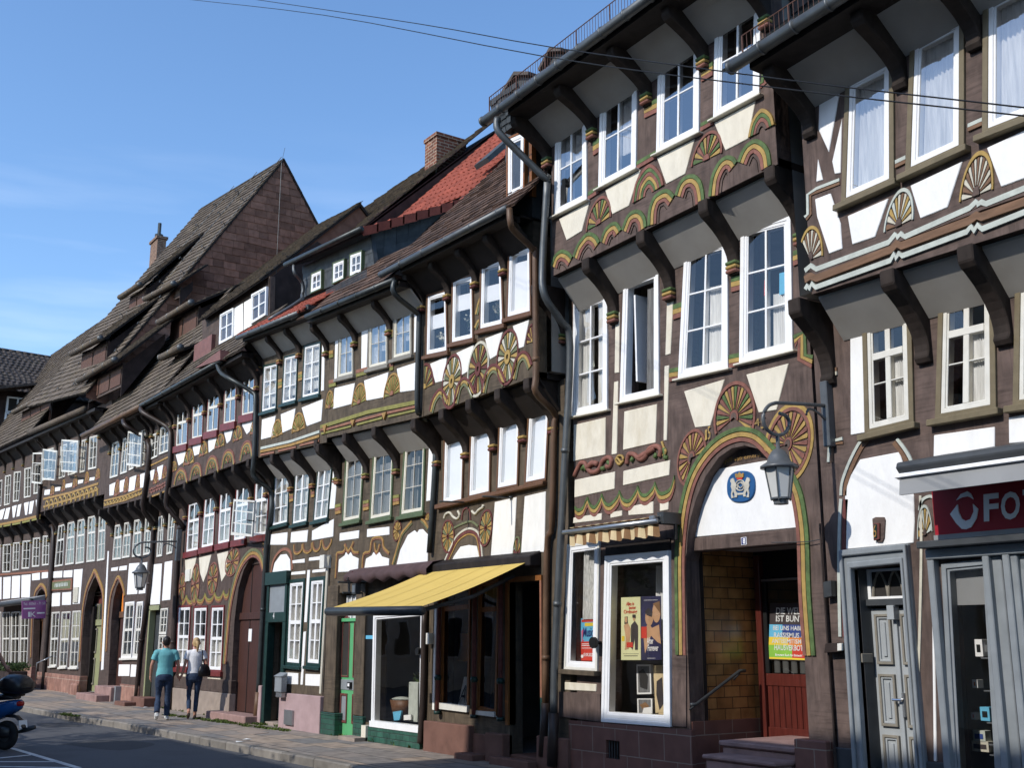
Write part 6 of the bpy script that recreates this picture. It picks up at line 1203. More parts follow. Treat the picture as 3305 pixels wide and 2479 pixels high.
# red and brown tiles over the two next houses
main_roof(H4, 46, H5.u1 - .3, H3.u0 - .55, 1.6, 'tile_brown', .17, .2, 'slate', jit=.6)
O_, U_, V_ = roof_plane(H5, 36); Un = U_.normalized(); V_ = (V_ - Un * V_.dot(Un)).normalized()
mb = MB(); slates(mb, O_ + V_ * .0, Un, V_, [((H5.u0 - .05) * U_.length, -.08), ((H5.u1 + .1) * U_.length, -.08), ((H5.u1 + .1) * U_.length, 1.15), ((H5.u0 - .05) * U_.length, 1.15)], .26, .2, 'tile_red', kind='pan', jit=.2); H5.part(mb, 'roof')
mb = MB(); P = on3('H', 1655, 950, .95); mb.box(P.x - .5, P.x + .35, -1.0, -.2, P.z - .05, P.z + .08, 'zinc_dark'); P2 = on3('H', 1800, 870, .5); H5.part(mb, 'lead_flashing', bevel=.03)
mb = MB(); a_, b_ = on3('H', 1790, 880, .45), on3('H', 2010, 770, .45)
for i in range(34): p = a_ + (b_ - a_) * (i / 33); mb.tube([p, p + Vector((0, 0, .18))], .008, 'zinc', 5)
for k in (0, .18): mb.tube([a_ + Vector((0, 0, k)), b_ + Vector((0, 0, k))], .012, 'zinc', 5)
H4.part(mb, 'snow_guard')
# slate dormer under the big red roof
yf = 0.0; P = [on3('I', *p, 0) for p in ((140, 1032), (548, 850), (575, 1050), (150, 1215))]
mb = MB(); mb.prism([(p.x, p.z) for p in P], -.08, 0, 'slate_grey')
for i in range(16):
    for j in range(4):
        u = (i + (j % 2) * .5) / 16; f = subq(P, min(u, .98), j / 4, min(u + 1 / 16.4, 1), (j + .96) / 4); flat(mb, f, 'slate_grey', .008 + .004 * (j % 2))
dm = H4.part(mb, 'dormer')
hh.e = dm
for q in ('203,1075 265,1048 264,1168 197,1198', '332,1012 402,985 398,1108 328,1142', '433,960 507,935 503,1072 430,1100'):
    hh.win('I', q, .03, 0, casing=(.03, 'green_paint'), frame=(.045, W), cols=2, rows=(.55, 1), mull=.04, proud=.05, hole=False, cur=[(0, 0, 1, 1)], curmat='lace')
XR_ = P[1].x; XbR = -17.85
mb = MB(); yb = 1.95
mb.prismX([(0, P[2].z - .3), (0, P[1].z + .1), (yb, 10.1), (yb + .1, 10.4), (1.2, 9.5)], XR_ - .05, XR_, 'slate_grey')
for r in range(5):
    for c in range(7):
        y0 = .02 + c * .26; zt_ = P[1].z + .05 + y0 * .45; zb_ = max(zt_ - .17 * (r + 1), P[2].z + y0 * 1.07)
        if zb_ < zt_ - .17 * r - .03: mb.add([(XR_ + .006 + .004 * ((r + c) % 2), y0, zb_), (XR_ + .006 + .004 * ((r + c) % 2), y0 + .25, zb_ + .1), (XR_ + .006, y0 + .25, zt_ - .17 * r + .1), (XR_ + .006, y0, zt_ - .17 * r)], [[0, 1, 2, 3]], 'slate_grey')
mb.build('cheek', dm)
EA, EB = on3('I', 60, 1020, .25), on3('I', 515, 806, .25); EA.x += 0
BR_ = Vector((XbR, yb, 10.2)); BL_ = Vector((-21.4, yb, 10.2 + .085 * 3.55))
EB2 = Vector((XbR, -.25, EB.z)); slab(H4, EA, EB2, BR_, BL_, 'tile_red', .27, .2, 'pan', 'dormer_roof', .2)
TR_ = BR_ + Vector((0, 4.2, 4.2 * 1.05)); XaR = -21.0; BLx = Vector((XaR, yb, 10.38 + .085 * (XbR - XaR))); TL_ = BLx + Vector((0, 4.2, 4.2 * 1.05))
slab(H4, BLx, BR_, TR_, TL_, 'tile_red', .27, .2, 'pan', 'roof', .2)
mb = MB()   # verge tiles
for a_, b_, n in ((EB2, BR_, 8), (BR_, TR_, 20)):
    for i in range(n):
        p0, p1 = a_ + (b_ - a_) * (i / n), a_ + (b_ - a_) * ((i + 1.12) / n); u = Vector((0, 0, .03))
        mb.hexa([p0 + Vector((-.1, 0, .07)), p0 + Vector((.06, 0, .07)), p1 + Vector((.06, 0, .035)), p1 + Vector((-.1, 0, .035))], [p0 + Vector((-.1, 0, .03)), p0 + Vector((.06, 0, -.12)), p1 + Vector((.06, 0, -.14)), p1 + Vector((-.1, 0, 0))], 'tile_red')
H4.part(mb, 'verge_tiles')
mb = MB(); p = on3('I', 1300, 390, -2.9); mb.hexa([(p.x - .25, p.y - .35, p.z - .25), (p.x + .25, p.y - .35, p.z - .25), (p.x + .25, p.y + .35, p.z + .48), (p.x - .25, p.y + .35, p.z + .48)], [(p.x - .25, p.y - .42, p.z - .17), (p.x + .25, p.y - .42, p.z - .17), (p.x + .25, p.y + .28, p.z + .56), (p.x - .25, p.y + .28, p.z + .56)], 'slate_grey'); H4.part(mb, 'skylight')
mb = MB(); A, Bq = EA + Vector((0, -.08, -.02)), Vector((EB.x, -.33, EB.z - .02)); mb.tube([A, Bq], .055, 'zinc_dark', 10); mb.build('gutter', dm, smooth=True)
H5.pipe([('I', 90, 1025, .3), ('I', 95, 1070, .3), ('I', 140, 1130, .1), ('I', 140, 1200, .1), ('I', 120, 1240, .3), ('I', -60, 1350, .9)], .04, 'zinc')
# stone slate slope with brick chimney
XaG = -21.05; yr, zr = 5.2, 14.15; zlo = 10.2
gl = on3('I', 570, 700, -yr).x - 1.0
a_, b_ = Vector((gl - 1, 1.0, zlo)), Vector((XaG, 1.0, zlo)); c_, e_ = Vector((XaG, yr, zr)), Vector((gl, yr, zr + .3))
rf = slab(H5, a_, b_, c_, e_, 'slate_stone', .24, .3, 'slate', 'roof', .8, th=.035)
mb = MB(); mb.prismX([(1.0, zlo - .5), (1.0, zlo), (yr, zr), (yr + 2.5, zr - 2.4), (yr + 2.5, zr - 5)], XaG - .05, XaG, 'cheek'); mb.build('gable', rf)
cx = on3('I', 937, 430, -4.0).x; cx0 = on3('I', 868, 440, -4.0).x; zc0, zc1 = on3('I', 937, 460, -4).z - .5, on3('I', 937, 232, -4).z; yb_ = onX('I', 1116, 250, cx).y
mb = MB(); mb.box(cx0, cx, 4.0, yb_, zc0, zc1 - .1, 'chimney_brick'); mb.box(cx0 - .03, cx + .03, 3.97, yb_ + .03, zc1 - .1, zc1, 'chimney_brick'); mb.box(cx0 + .1, cx - .1, 4.1, yb_ - .1, zc1, zc1 + .02, 'black'); mb.build('chimney', rf)
mb = MB(); mb.prism([(cx0 - .02, zc0 + .1), (cx + .03, zc0 + .1), (cx + .03, zc0 + .62), (cx0 - .02, zc0 + .5)], -4.0, -3.96, 'bone'); mb.build('chimney_flashing', rf)
# ------------------------------------------------------------------ red trimmed house: white half storey under a mossy stone slate slope
h = H6; main_roof(h, 50, h.u0, h.u1 + .1, 1.5, 'slate_stone', .22, .3, jit=.55, th=.028)
P = [on3('H', *p, .1) for p in ((1200, 925), (1482, 785), (1482, 998), (1205, 1128))]
mb = MB(); mb.prism([(P[0].x - 1.2, P[0].z + .1), (P[1].x, P[1].z + .15), (P[2].x, P[2].z - .2), (P[3].x - 1.2, P[3].z - .3)], -.02, .1, 'timber_c'); dm = h.part(mb, 'dormer'); hh.e = dm
hh.panels('H', '1290,925 1336,898 1336,1062 1286,1085|1342,895 1384,870 1384,1030 1340,1055', .1, 'plaster_white')
for q in ('1216,962 1288,925 1284,1088 1210,1128', '1388,852 1470,808 1466,965 1385,1015'): hh.win('H', q, .12, 0, frame=(.05, W), cols=2, rows=(.5, 1), mull=.06, munt=.03, proud=.04, hole=False, cur=[(0, 0, 1, 1)], curmat='lace')
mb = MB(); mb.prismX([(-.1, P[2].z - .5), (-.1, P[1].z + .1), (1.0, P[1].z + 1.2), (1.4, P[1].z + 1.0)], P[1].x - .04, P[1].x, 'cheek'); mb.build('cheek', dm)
eL, eR = on3('H', 1105, 985, .3), on3('H', 1425, 768, .3); aR = onX('H', 1975, 352, eR.x); aL = on3('H', 1540, 575, -aR.y)
N = (eR - eL).cross(aR - eL).normalized(); aL = onP('H', 1540, 577, eL, N) if abs(ray('H', 1540, 577).dot(N)) > 1 else aL
rf = slab(h, eL, eR + Vector((.05, 0, 0)), aR + Vector((.05, 0, 0)), aL, 'slate_stone', .22, .3, 'slate', 'roof', .8, th=.035)
b2 = onX('H', 2036, 415, eR.x); dirb = (b2 - aR).normalized()
mb = MB(); mb.prismX([(.3, eR.z + (aR.z - eR.z) * (.3 - eR.y) / (aR.y - eR.y) - .05), (aR.y, aR.z - .05), (aR.y + 2.2, aR.z - 2.2), (aR.y + 2.2, 7), (.3, 7)], eR.x - .1, eR.x - .02, 'slate_gable'); mb.build('gable', rf)
slab(h, aR + Vector((.05, 2.2, -2.2)), aR + Vector((-3, 2.2, -2.2)), aR + Vector((-3, 0, 0)), aR + Vector((.05, 0, 0)), 'slate_stone', .22, .3, parent=rf)
# ------------------------------------------------------------------ roofs of the two narrow houses, then the tall stone slate gable
for h, L in ((H7, 4.2), (H8, 4.6)): main_roof(h, 57, h.u0 - .02, h.u1 + .02, L, 'slate_stone', .22, .32, jit=.55, th=.028)
shed(H8, 'H', (880, 1010), (1060, 902), .5, .85, 57, 32, 2); shed(H7, 'H', (892, 1205), (1002, 1150), -.35, .55, 57, 30, 2)
mb = MB(); p = on3('H', 1100, 1170, .2); mb.box(p.x - .5, p.x + .8, -.2, .3, p.z - .8, p.z + .3, 'copper_box'); H7.part(mb, 'dormer')
h = H9; GX = -34.72; tilt = -.12; sl = 1.54; yr = 4.9; zr = 18.2; y0, z0_ = -1.08, 9.0; LX = -43.6
a_, b_ = Vector((LX, y0, z0_ - tilt * 0 + .12 * (GX - LX))), Vector((GX, y0, z0_)); c_, e_ = Vector((GX, yr, zr)), Vector((LX, yr, zr + .12 * (GX - LX)))
rf = slab(h, a_, b_, c_, e_, 'slate_stone', .25, .34, 'slate', 'roof', .55, th=.035)
slab(h, c_ + Vector((0, 5, -7.7)), e_ + Vector((0, 5, -7.7)), e_, c_, 'slate_stone', .3, .4, parent=rf)
mb = MB(); mb.add([(GX - .06, -.4, 6), (GX - .06, -.4, z0_ - .3), (GX - .06, y0 + .02, z0_ - .14), (GX - .06, y0 + .02, z0_ - .0), (GX - .06, yr, zr - .02), (GX - .06, yr + 5, zr - 7.72), (GX - .06, yr + 5, 6)], [[0, 1, 2, 3, 4, 5, 6]], 'slate_gable')
slates(mb, Vector((GX - .05, 0, 0)), Vector((0, 1, 0)), Vector((0, 0, 1)), [(y0 + .12, z0_ + .1), (yr, zr - .06), (yr + 4.8, zr - 7.5)], .26, .44, 'slate_gable', jit=.5, base=False)
slates(mb, Vector((GX - .05, 0, 0)), Vector((0, 1, 0)), Vector((0, 0, 1)), [(-.4, 7.5), (yr + 4.8, 7.5), (yr + 4.8, zr - 7.6), (-.4, z0_ + .1)], .26, .44, 'slate_gable', jit=.5, base=False)
mb.build('gable', rf)
mb = MB(); p0 = Vector((GX + .03, yr - .1, zr - .2)); mb.tube([p0, Vector((GX + .03, yr - .1, 11))], .008, 'zinc', 5); mb.tube([p0, p0 + Vector((0, .1, .6))], .007, 'zinc', 5)
V9 = Vector((0, 1, sl)).normalized()
for k, (dx, sc) in enumerate(((-.25, 1.0), (-2.6, .96), (-5.0, 1.0))):
    q0, q1 = Vector((GX + dx, y0 + .3, z0_ + .3 - .12 * dx + .12)), Vector((GX + dx, yr, zr - .12 * dx + .12)); mb.tube([q0, q1], .012, 'zinc', 4)
    for i in range(9): p = q0 + (q1 - q0) * (i / 9); mb.tube([p, p + Vector((-.0, -.1, .1)), p + Vector((0.02, -.14, .02))], .018, 'zinc', 4)
mb.build('lightning_conductor', rf)
P9 = (a_, (b_ - a_).cross(e_ - a_).normalized())
shed(h, 'H', (440, 1332), (640, 1217), 0, 0, 57, 45, 3, bot=((485, 1442), (672, 1302)), plane=P9); shed(h, 'H', (400, 1182), (560, 1097), 0, 0, 57, 45, 2, bot=((432, 1287), (550, 1207)), plane=P9); shed(h, 'H', (665, 872), (775, 802), 0, 0, 57, 49, 2, bot=((720, 942), (795, 880)), plane=P9); shed(h, 'H', (560, 1017), (710, 932), 2.0, .25, 57, 42, 0); shed(h, 'H', (803, 882), (962, 797), 1.15, .25, 57, 42, 0)
mb = MB(); A, Bq = on3('H', 160, 1612, 1.0), on3('H', 462, 1482, 1.0); mb.tube([A, Bq], .1, 'slate_stone', 10); h.part(mb, 'gutter', smooth=True)
mb = MB(); A, Bq = on3('B', 635, 965, 1.0), on3('B', 1080, 742, 1.0); mb.tube([A, Bq], .08, 'pipe_bronze', 10); H8.part(mb, 'gutter', smooth=True)
cx = on3('H', 862, 600, -8).x; c0 = on3('H', 826, 600, -8).x; zb_, zt_ = on3('H', 862, 720, -8).z - 3, on3('H', 862, 545, -8).z; yb_ = onX('H', 913, 560, cx).y
mb = MB(); mb.box(c0, cx, 8, yb_, zb_, zt_, 'chimney_brick_far'); mb.box(c0 - .08, cx + .08, 7.92, yb_ + .08, zt_, zt_ + .15, 'chimney_brick_far'); mb.tube([((c0 + cx) / 2, (8 + yb_) / 2, zt_), ((c0 + cx) / 2, (8 + yb_) / 2, zt_ + .45)], .24, 'zinc_dark', 10); mb.tube([((c0 + cx) / 2, (8 + yb_) / 2, zt_ + .4), ((c0 + cx) / 2, (8 + yb_) / 2, zt_ + 1.15)], .10, 'zinc_dark', 8); mb.build('chimney', rf)
h = H10; pr_, pl_ = on3('H', 690, 905, -3.2), on3('H', 285, 1183, -3.2); s_ = (pr_.z - pl_.z) / (pr_.x - pl_.x)
ze_ = h.ze(-43); ez = lambda x: h.ze(x) + .1; rz = lambda x: pr_.z + s_ * (x - pr_.x)
slab(h, (-54, -1.0, ez(-54)), (LX + .1, -1.0, ez(LX)), (LX + .1, 3.2, rz(LX)), (-62, 3.2, rz(-62)), 'slate_stone', .25, .34, 'slate', 'roof', .55, th=.035)
shed(h, 'H', (80, 1502), (260, 1412), -.55, .85, 57, 45, 3)
# ================================================================== building closing the street
e = thing('end_house', 'dark brown house with mossy pantile roof closing the street at the far left', 'house', (-58, 2, 0)); h = hh; h.e = e
EX = -57.0; A, Bq = onX('B', 0, 592, EX), onX('B', 190, 622, EX); R0 = onX('B', 0, 302, EX - 4.2); R1 = onX('B', 550, 387, EX - 4.2)
y0, y1 = A.y - 4, 9.0
mb = MB(); mb.box(EX - 9, EX - .3, y0 + .2, y1, -.1, A.z + .2, 'cheek'); mb.build('wall', e)
slab(h, (EX, y0, A.z), (EX, y1, A.z - .35), (EX - 4.2, y1, R0.z - .4), (EX - 4.2, y0, R0.z + .1), 'tile_dark', .36, .27, 'pan', 'roof', .2, th=.03)
mb = MB()
for i in range(40): yy = y0 + i * .35; mb.tube([(EX - 4.2, yy, R0.z + .12 - .035 * (yy - y0)), (EX - 4.2, yy + .33, R0.z + .1 - .035 * (yy - y0))], .13, 'tile_dark', 8)
mb.build('ridge_tiles', e, smooth=True)
for (x, y) in ((140, 742), (125, 862)):
    p = onX('B', x, y, EX - .28); mb = MB(); P = [(p.y - .55, p.z + .45), (p.y + .4, p.z + .45), (p.y + .4, p.z - .35), (p.y - .55, p.z - .35)]; mb.prismX([(P[3][0], P[3][1]), (P[2][0], P[2][1]), (P[1][0], P[1][1]), (P[0][0], P[0][1])], EX - .32, EX - .22, W)
    for k in (0, 1): mb.prismX([(p.y - .46 + k * .45, p.z - .26), (p.y - .1 + k * .45, p.z - .26), (p.y - .1 + k * .45, p.z + .36), (p.y - .46 + k * .45, p.z + .36)], EX - .24, EX - .21, 'interior_dark')
    mb.build('window', e)
mb = MB(); p = onX('B', 130, 650, EX); mb.prismX([(p.y - 1.5, p.z - .12), (p.y + 6, p.z + 1.7), (p.y + 6, p.z + 1.8), (p.y - 1.5, p.z - .0)], EX + .0, EX + .9, 'tile_dark'); mb.build('porch_roof', e)
# ================================================================== ground
KL = [(-75, -4.6), (-40, -3.2), (-26.4, -2.48), (-24.6, -2.27), (-22.15, -2.16), (-18.65, -2.05), (-14.3, -1.92), (5, -1.7), (30, -1.5)]
mb = MB(); mb.add([(-900, -900, -.125), (900, -900, -.125), (900, 900, -.125), (-900, 900, -.125)], [[0, 1, 2, 3]], 'asphalt'); o = mb.build('road'); o['kind'] = 'structure'
mb = MB(); n = len(KL); mb.add([(x, y + .15, 0) for x, y in KL] + [(x, .3, 0) for x, y in KL], [[i, i + 1, n + i + 1, n + i] for i in range(n - 1)], 'paving'); o = mb.build('pavement'); o['kind'] = 'structure'
mb = MB()
for (xa, ya), (xb, yb) in zip(KL, KL[1:]):
    l = math.hypot(xb - xa, yb - ya); k = max(1, int(l / .95))
    for i in range(k):
        f = lambda t: (xa + (xb - xa) * t, ya + (yb - ya) * t); (a, b), (c, d) = f(i / k), f((i + 1) / k - .012 / l); j = random.uniform(-.006, .004)
        mb.prismZ([(a, b), (c, d), (c, d + .15), (a, b + .15)], -.2, .004 + j, 'kerb')
o = mb.build('kerb', bevel=.02); o['kind'] = 'structure'
mb = MB()
for a, b, wd in (((105, 1478), (725, 1662), .1), ((-200, 1590), (330, 1538), .1), ((-100, 1605), (560, 1605), .1), ((-100, 1648), (640, 1660), .1)):
    p, q = onZ('Z', *a, -.121), onZ('Z', *b, -.121); t = (q - p).normalized(); s_ = Vector((-t.y, t.x, 0)) * wd / 2; mb.add([p - s_, q - s_, q + s_, p + s_], [[0, 1, 2, 3]], 'road_paint')
pm = MB()
for q in ('560,1440 1000,1405 1433,1440 1100,1500', '330,1250 620,1245 760,1275 420,1285'):
    P = [onZ('Z', *t, -.1225) for t in prs(q)]; P = smooth_path([tuple(v) for v in P + P[:1]], 5)[:-1]; pm.add(P, [list(range(len(P)))], 'asphalt_patch')
o = pm.build('road_patch'); o['kind'] = 'structure'
o = mb.build('road_markings'); o['kind'] = 'structure'
# weeds along the walls
mb = MB()
def tuft(x, y, z, n, r, hgt):
    for i in range(n):
        a = random.uniform(0, 6.28); rr = r * random.random() ** .6; px, py = x + rr * math.cos(a), y + rr * math.sin(a) * .6; t = random.uniform(0, 6.28); l = hgt * random.uniform(.4, 1); w_ = random.uniform(.008, .02)
        mb.add([(px - w_ * math.sin(t), py + w_ * math.cos(t), z), (px + w_ * math.sin(t), py - w_ * math.cos(t), z), (px + l * .7 * math.cos(t), py + l * .7 * math.sin(t), z + l)], [[0, 1, 2]], 'weed')
for fr, x, y in (('C', 1180, 1305), ('C', 1230, 1308), ('C', 1500, 1345), ('C', 1560, 1350), ('C', 1750, 1358), ('C', 1800, 1360), ('E', 200, 1352), ('E', 260, 1358), ('E', 300, 1385), ('E', 430, 1400), ('E', 60, 1340), ('C', 1380, 1328), ('C', 480, 1300), ('C', 430, 1295), ('C', 1650, 1365)):
    p = onZ(fr, x, y, 0); [tuft(p.x + random.uniform(-.5, .5), p.y + random.uniform(-.04, .04), 0, 60, .16, .05) for _ in range(4)]
for _ in range(60): tuft(random.uniform(-30, -13), -.03, 0, 14, .08, .07)
o = mb.build('weeds'); o['kind'] = 'stuff'
for nm, fr, q, lab, m_ in (('drain_cover', 'E', '140,1412 250,1405 358,1420 250,1432', 'pale stone drain cover in the pavement before the pink plinth', 'beige_stone'),):
    P = [onZ(fr, *t, .003) for t in prs(q)]; mb = MB(); mb.add([p + Vector((0, 0, .004)) for p in P] + [p - Vector((0, 0, .03)) for p in P], [[0, 1, 2, 3], [0, 1, 5, 4], [1, 2, 6, 5], [2, 3, 7, 6], [3, 0, 4, 7]], m_); tag(mb.build(nm, loc=P[0]), lab, 'drain cover')
for fr, x, y, lab in (('E', 210, 1466, 'white paper scrap on the pavement slabs, farther from the kerb'), ('E', 160, 1482, 'thin white paper strip on the pavement, nearer the kerb'), ('Z', 1355, 1102, 'white paper scrap beside the stone step behind the man')):
    p = onZ(fr, x, y, .006); mb = MB(); t = random.uniform(0, 3); c, s_ = math.cos(t), math.sin(t); Q = [(-.07, -.05, 0), (.07, -.05, .01), (.07, .05, 0), (-.07, .05, .012)]
    mb.add([p + Vector((a * c - b * s_, a * s_ + b * c, z)) for a, b, z in Q], [[0, 1, 2, 3]], 'paper'); tag(mb.build('paper_scrap', loc=p), lab, 'litter', 'paper scraps on the pavement')

# ================================================================== street lamps on wall brackets
PL = on3('T', 465, 225, .0); LXp = PL.x
root = thing('street_lamp', 'grey lantern on curled wall bracket in front of the white tympanum', 'street lamp', (LXp, 0, PL.z), 'wall mounted street lamps')
g = lambda fr, x, y: onX(fr, x, y, LXp)
mb = MB(); zt_, zb_ = g('T', 465, 65).z, g('T', 465, 395).z; zt_, zb_ = PL.z + .34, PL.z - .34; mb.box(LXp - .045, LXp + .045, -.1, -.0, zb_, zt_, 'lamp_grey'); mb.build('wall_plate', root, bevel=.008)
arm = [g('Q', *p) for p in ((1368, 262), (1150, 246), (960, 238))] + [g('Q', *p) for p in ((905, 258), (868, 310), (860, 370), (880, 430), (925, 470), (975, 486), (1025, 470), (1055, 425), (1058, 375), (1030, 335), (985, 318))]
mb = MB(); mb.tube([arm[0], arm[1], arm[2]] + smooth_path([tuple(p) for p in arm[2:]], 4)[1:], .019, 'lamp_grey', 8)
br = [g('Q', *p) for p in ((1368, 405), (1300, 330), (1240, 290), (1205, 290), (1190, 330))]; mb.tube(smooth_path([tuple(p) for p in br], 4), .013, 'lamp_grey', 8); mb.build('bracket_arm', root, smooth=True)
ax = g('Q', 970, 490); k = (g('Q', 970, 965).z - g('Q', 970, 720).z) / -.30
zq = lambda y: g('Q', 970, y).z - PL.z
cL = (ax.x, ax.y, PL.z)
mb = MB(); mb.lathe([(.02, zq(490)), (.02, zq(588)), (.05, zq(598)), (.07, zq(612)), (.10, zq(650)), (.118, zq(690)), (.17, zq(715)), (.182, zq(722)), (.182, zq(738)), (.15, zq(740))], cL, 'lamp_grey', 28); mb.build('hood', root, smooth=True)
mb = MB(); mb.lathe([(.14, zq(738)), (.092, zq(965))], cL, 'frost', 6); mb.build('lantern_glass', root)
mb = MB()
for i in range(6):
    a = i * math.pi / 3; mb.tube([(cL[0] + .143 * math.cos(a), cL[1] + .143 * math.sin(a), cL[2] + zq(738)), (cL[0] + .096 * math.cos(a), cL[1] + .096 * math.sin(a), cL[2] + zq(965)), (cL[0] + .09 * math.cos(a), cL[1] + .09 * math.sin(a), cL[2] + zq(985))], .008, 'lamp_grey', 6)
mb.lathe([(.1, zq(962)), (.1, zq(975)), (.07, zq(980)), (.07, zq(1012)), (.05, zq(1014))], cL, 'lamp_grey', 16); mb.build('lantern_cage', root)
P2 = on3('C', 1240, 130, .09); r2 = copy_tree(root); r2.location = (P2.x, -.08, P2.z); r2.scale = (1.15, 1.15, 1.15); tag(r2, 'grey lantern on curled wall bracket above the walking couple', 'street lamp', 'wall mounted street lamps')

# ================================================================== awnings
A, Bq = on3('G', 660, 437, .2), on3('G', 1338, 375, .2)
e = thing('awning', 'wide yellow fabric awning folded out over the dark shop front', 'awning', ((A.x + Bq.x) / 2, -.1, A.z))
mb = MB(); mb.hexa([(A.x, -.2, A.z - .12), (Bq.x, -.2, Bq.z - .12), (Bq.x, 0, Bq.z - .12), (A.x, 0, A.z - .12)], [(A.x, -.2, A.z + .02), (Bq.x, -.2, Bq.z + .02), (Bq.x, 0, Bq.z + .1), (A.x, 0, A.z + .1)], 'timber_dark'); mb.build('cassette', e, bevel=.015)
fa, fb = on3('G', 692, 472, .2), on3('G', 1312, 410, .2); ga, gb = onX('G', 133, 684, fa.x), onX('G', 688, 676, fb.x)
mb = MB(); n = 16; N_ = 12; vs = []
for j in range(N_ + 1):
    for i in range(n + 1):
        u, v = i / n, j / N_; p = (fa * (1 - u) + fb * u) * (1 - v) + (ga * (1 - u) + gb * u) * v; p.z -= .03 * math.sin(math.pi * v) + .006 * math.sin(i * 1.9) * v; vs.append(p)
mb.add(vs, [[j * (n + 1) + i, j * (n + 1) + i + 1, (j + 1) * (n + 1) + i + 1, (j + 1) * (n + 1) + i] for j in range(N_) for i in range(n)], 'awning_yellow')
for k_ in (3, 6, 10, 13):
    for j in range(N_):
        A0, A1 = vs[j * (n + 1) + k_], vs[(j + 1) * (n + 1) + k_]; s_ = Vector((.008, 0, 0)); u_ = Vector((0, -.0015, .003)); mb.add([A0 - s_ + u_, A0 + s_ + u_, A1 + s_ + u_, A1 - s_ + u_], [[0, 1, 2, 3]], 'awning_seam')
mb.build('canvas', e, smooth=True)
mb = MB(); d0 = Vector((0, -.03, -.055)); mb.tube([ga + d0 + Vector((-.06, 0, 0)), gb + d0 + Vector((.03, 0, 0))], .062, 'iron', 12); mb.build('front_bar', e, smooth=True)
for s_, f_, g_ in ((1, fb, gb), (-1, fa, ga)):
    mb = MB(); q0 = f_ + Vector((-.3 * s_, .02, -.16)); q2 = g_ + Vector((-.25 * s_, .05, -.06)); q1 = (q0 + q2) / 2 + Vector((.15 * s_, 0, -.05)); mb.tube([q0, q1, q2], .028, 'iron', 8); mb.build('folding_arm', e)
# striped awning
A, Bq = on3('L', 225, 226, .36), on3('L', 795, 155, .36); e = thing('awning', 'small rolled brown and cream striped awning with wavy valance over poster window', 'awning', ((A.x + Bq.x) / 2, -.1, A.z))
mb = MB(); mb.tube([A, Bq], .032, 'alu', 12); mb.build('front_bar', e, smooth=True)
a2, b2 = on3('L', 262, 196, .25), on3('L', 822, 122, .2)
n = 60; up = MB(); va = MB()
for i in range(n):
    u0_, u1_ = i / n, (i + 1) / n; m_ = 'canvas_brown' if (i // 3) % 2 else 'canvas_pale'; f = lambda P, Q, u: P + (Q - P) * u; A1 = A + Vector((.1, .02, 0)); B1 = Bq + Vector((-.01, .02, 0))
    for (P, Q, R, S) in ((a2, b2, A1 + Vector((0, 0, .05)), B1 + Vector((0, 0, .05))), (a2 + Vector((0, .1, -.08)), b2 + Vector((0, .1, -.08)), a2, b2)): up.add([f(P, Q, u0_), f(P, Q, u1_), f(R, S, u1_), f(R, S, u0_)], [[0, 1, 2, 3]], m_)
    wv = lambda u: Vector((0, .03 * math.sin(u * 46), -.02 * math.sin(u * 46 + 1))); hb = lambda u: Vector((0, 0, -.15 - .025 * abs(math.sin(u * 23))))
    va.add([f(A1, B1, u0_), f(A1, B1, u1_), f(A1, B1, u1_) + hb(u1_) * .5 + wv(u1_) * .6, f(A1, B1, u0_) + hb(u0_) * .5 + wv(u0_) * .6, f(A1, B1, u1_) + hb(u1_) + wv(u1_), f(A1, B1, u0_) + hb(u0_) + wv(u0_)], [[0, 1, 2, 3], [3, 2, 4, 5]], m_)
up.build('canvas', e); va.build('valance', e, smooth=True)
mb = MB(); P = on3('L', 850, 140, .2); mb.box(P.x - .05, P.x + .06, -.3, .0, P.z - .07, P.z + .07, 'iron'); mb.box(P.x - .1, P.x - .02, -.38, -.1, P.z - .02, P.z + .03, 'alu'); mb.tube([(P.x + .05, -.1, P.z - .05), (P.x + .05, -.1, P.z - .25)], .02, 'black', 8); mb.build('end_bracket', e, bevel=.006)
# grey awning of the photo shop
XLa = on('O', 946, 60, .2)[0]; p0 = onX('N', 912, 1490, XLa); da = min(.9, max(.35, -p0.y)); XE_ = H1.x1 + .2
e = thing('awning', 'dark grey shop awning with white edge above the red photo sign', 'awning', (XLa + 1, -.2, p0.z))
pr = lambda x, y: (onX('N', x, y, XLa).y, onX('N', x, y, XLa).z)
q0, q1, q2 = onX('N', 908, 1478, XLa), onX('N', 950, 1556, XLa), onX('N', 957, 1655, XLa)
mb = MB(); mb.prismX([(0, q0.z + .16), (q0.y, q0.z + .02), (q0.y - .02, q0.z - .03), (q0.y + .06, q0.z - .12), (0, q0.z - .06)], XLa, XE_, 'grey_dark'); mb.build('cassette', e, bevel=.01)
yv = q0.y + .02
mb = MB(); zt_, zb_ = q0.z - .13, q0.z - .13 - (q1.z - q2.z) * .95; mb.prismX([(yv, zt_), (yv - .03, zt_), (yv - .05, zb_), (yv - .02, zb_)], XLa + .03, XE_, 'awning_grey'); mb.build('valance', e); mb = MB(); mb.prismX([(yv - .06, zt_ + .015), (yv - .03, zt_ + .05), (yv + .02, zt_ + .05), (yv, zt_ + .0)], XLa + .0, XE_, W); mb.build('front_bar', e)
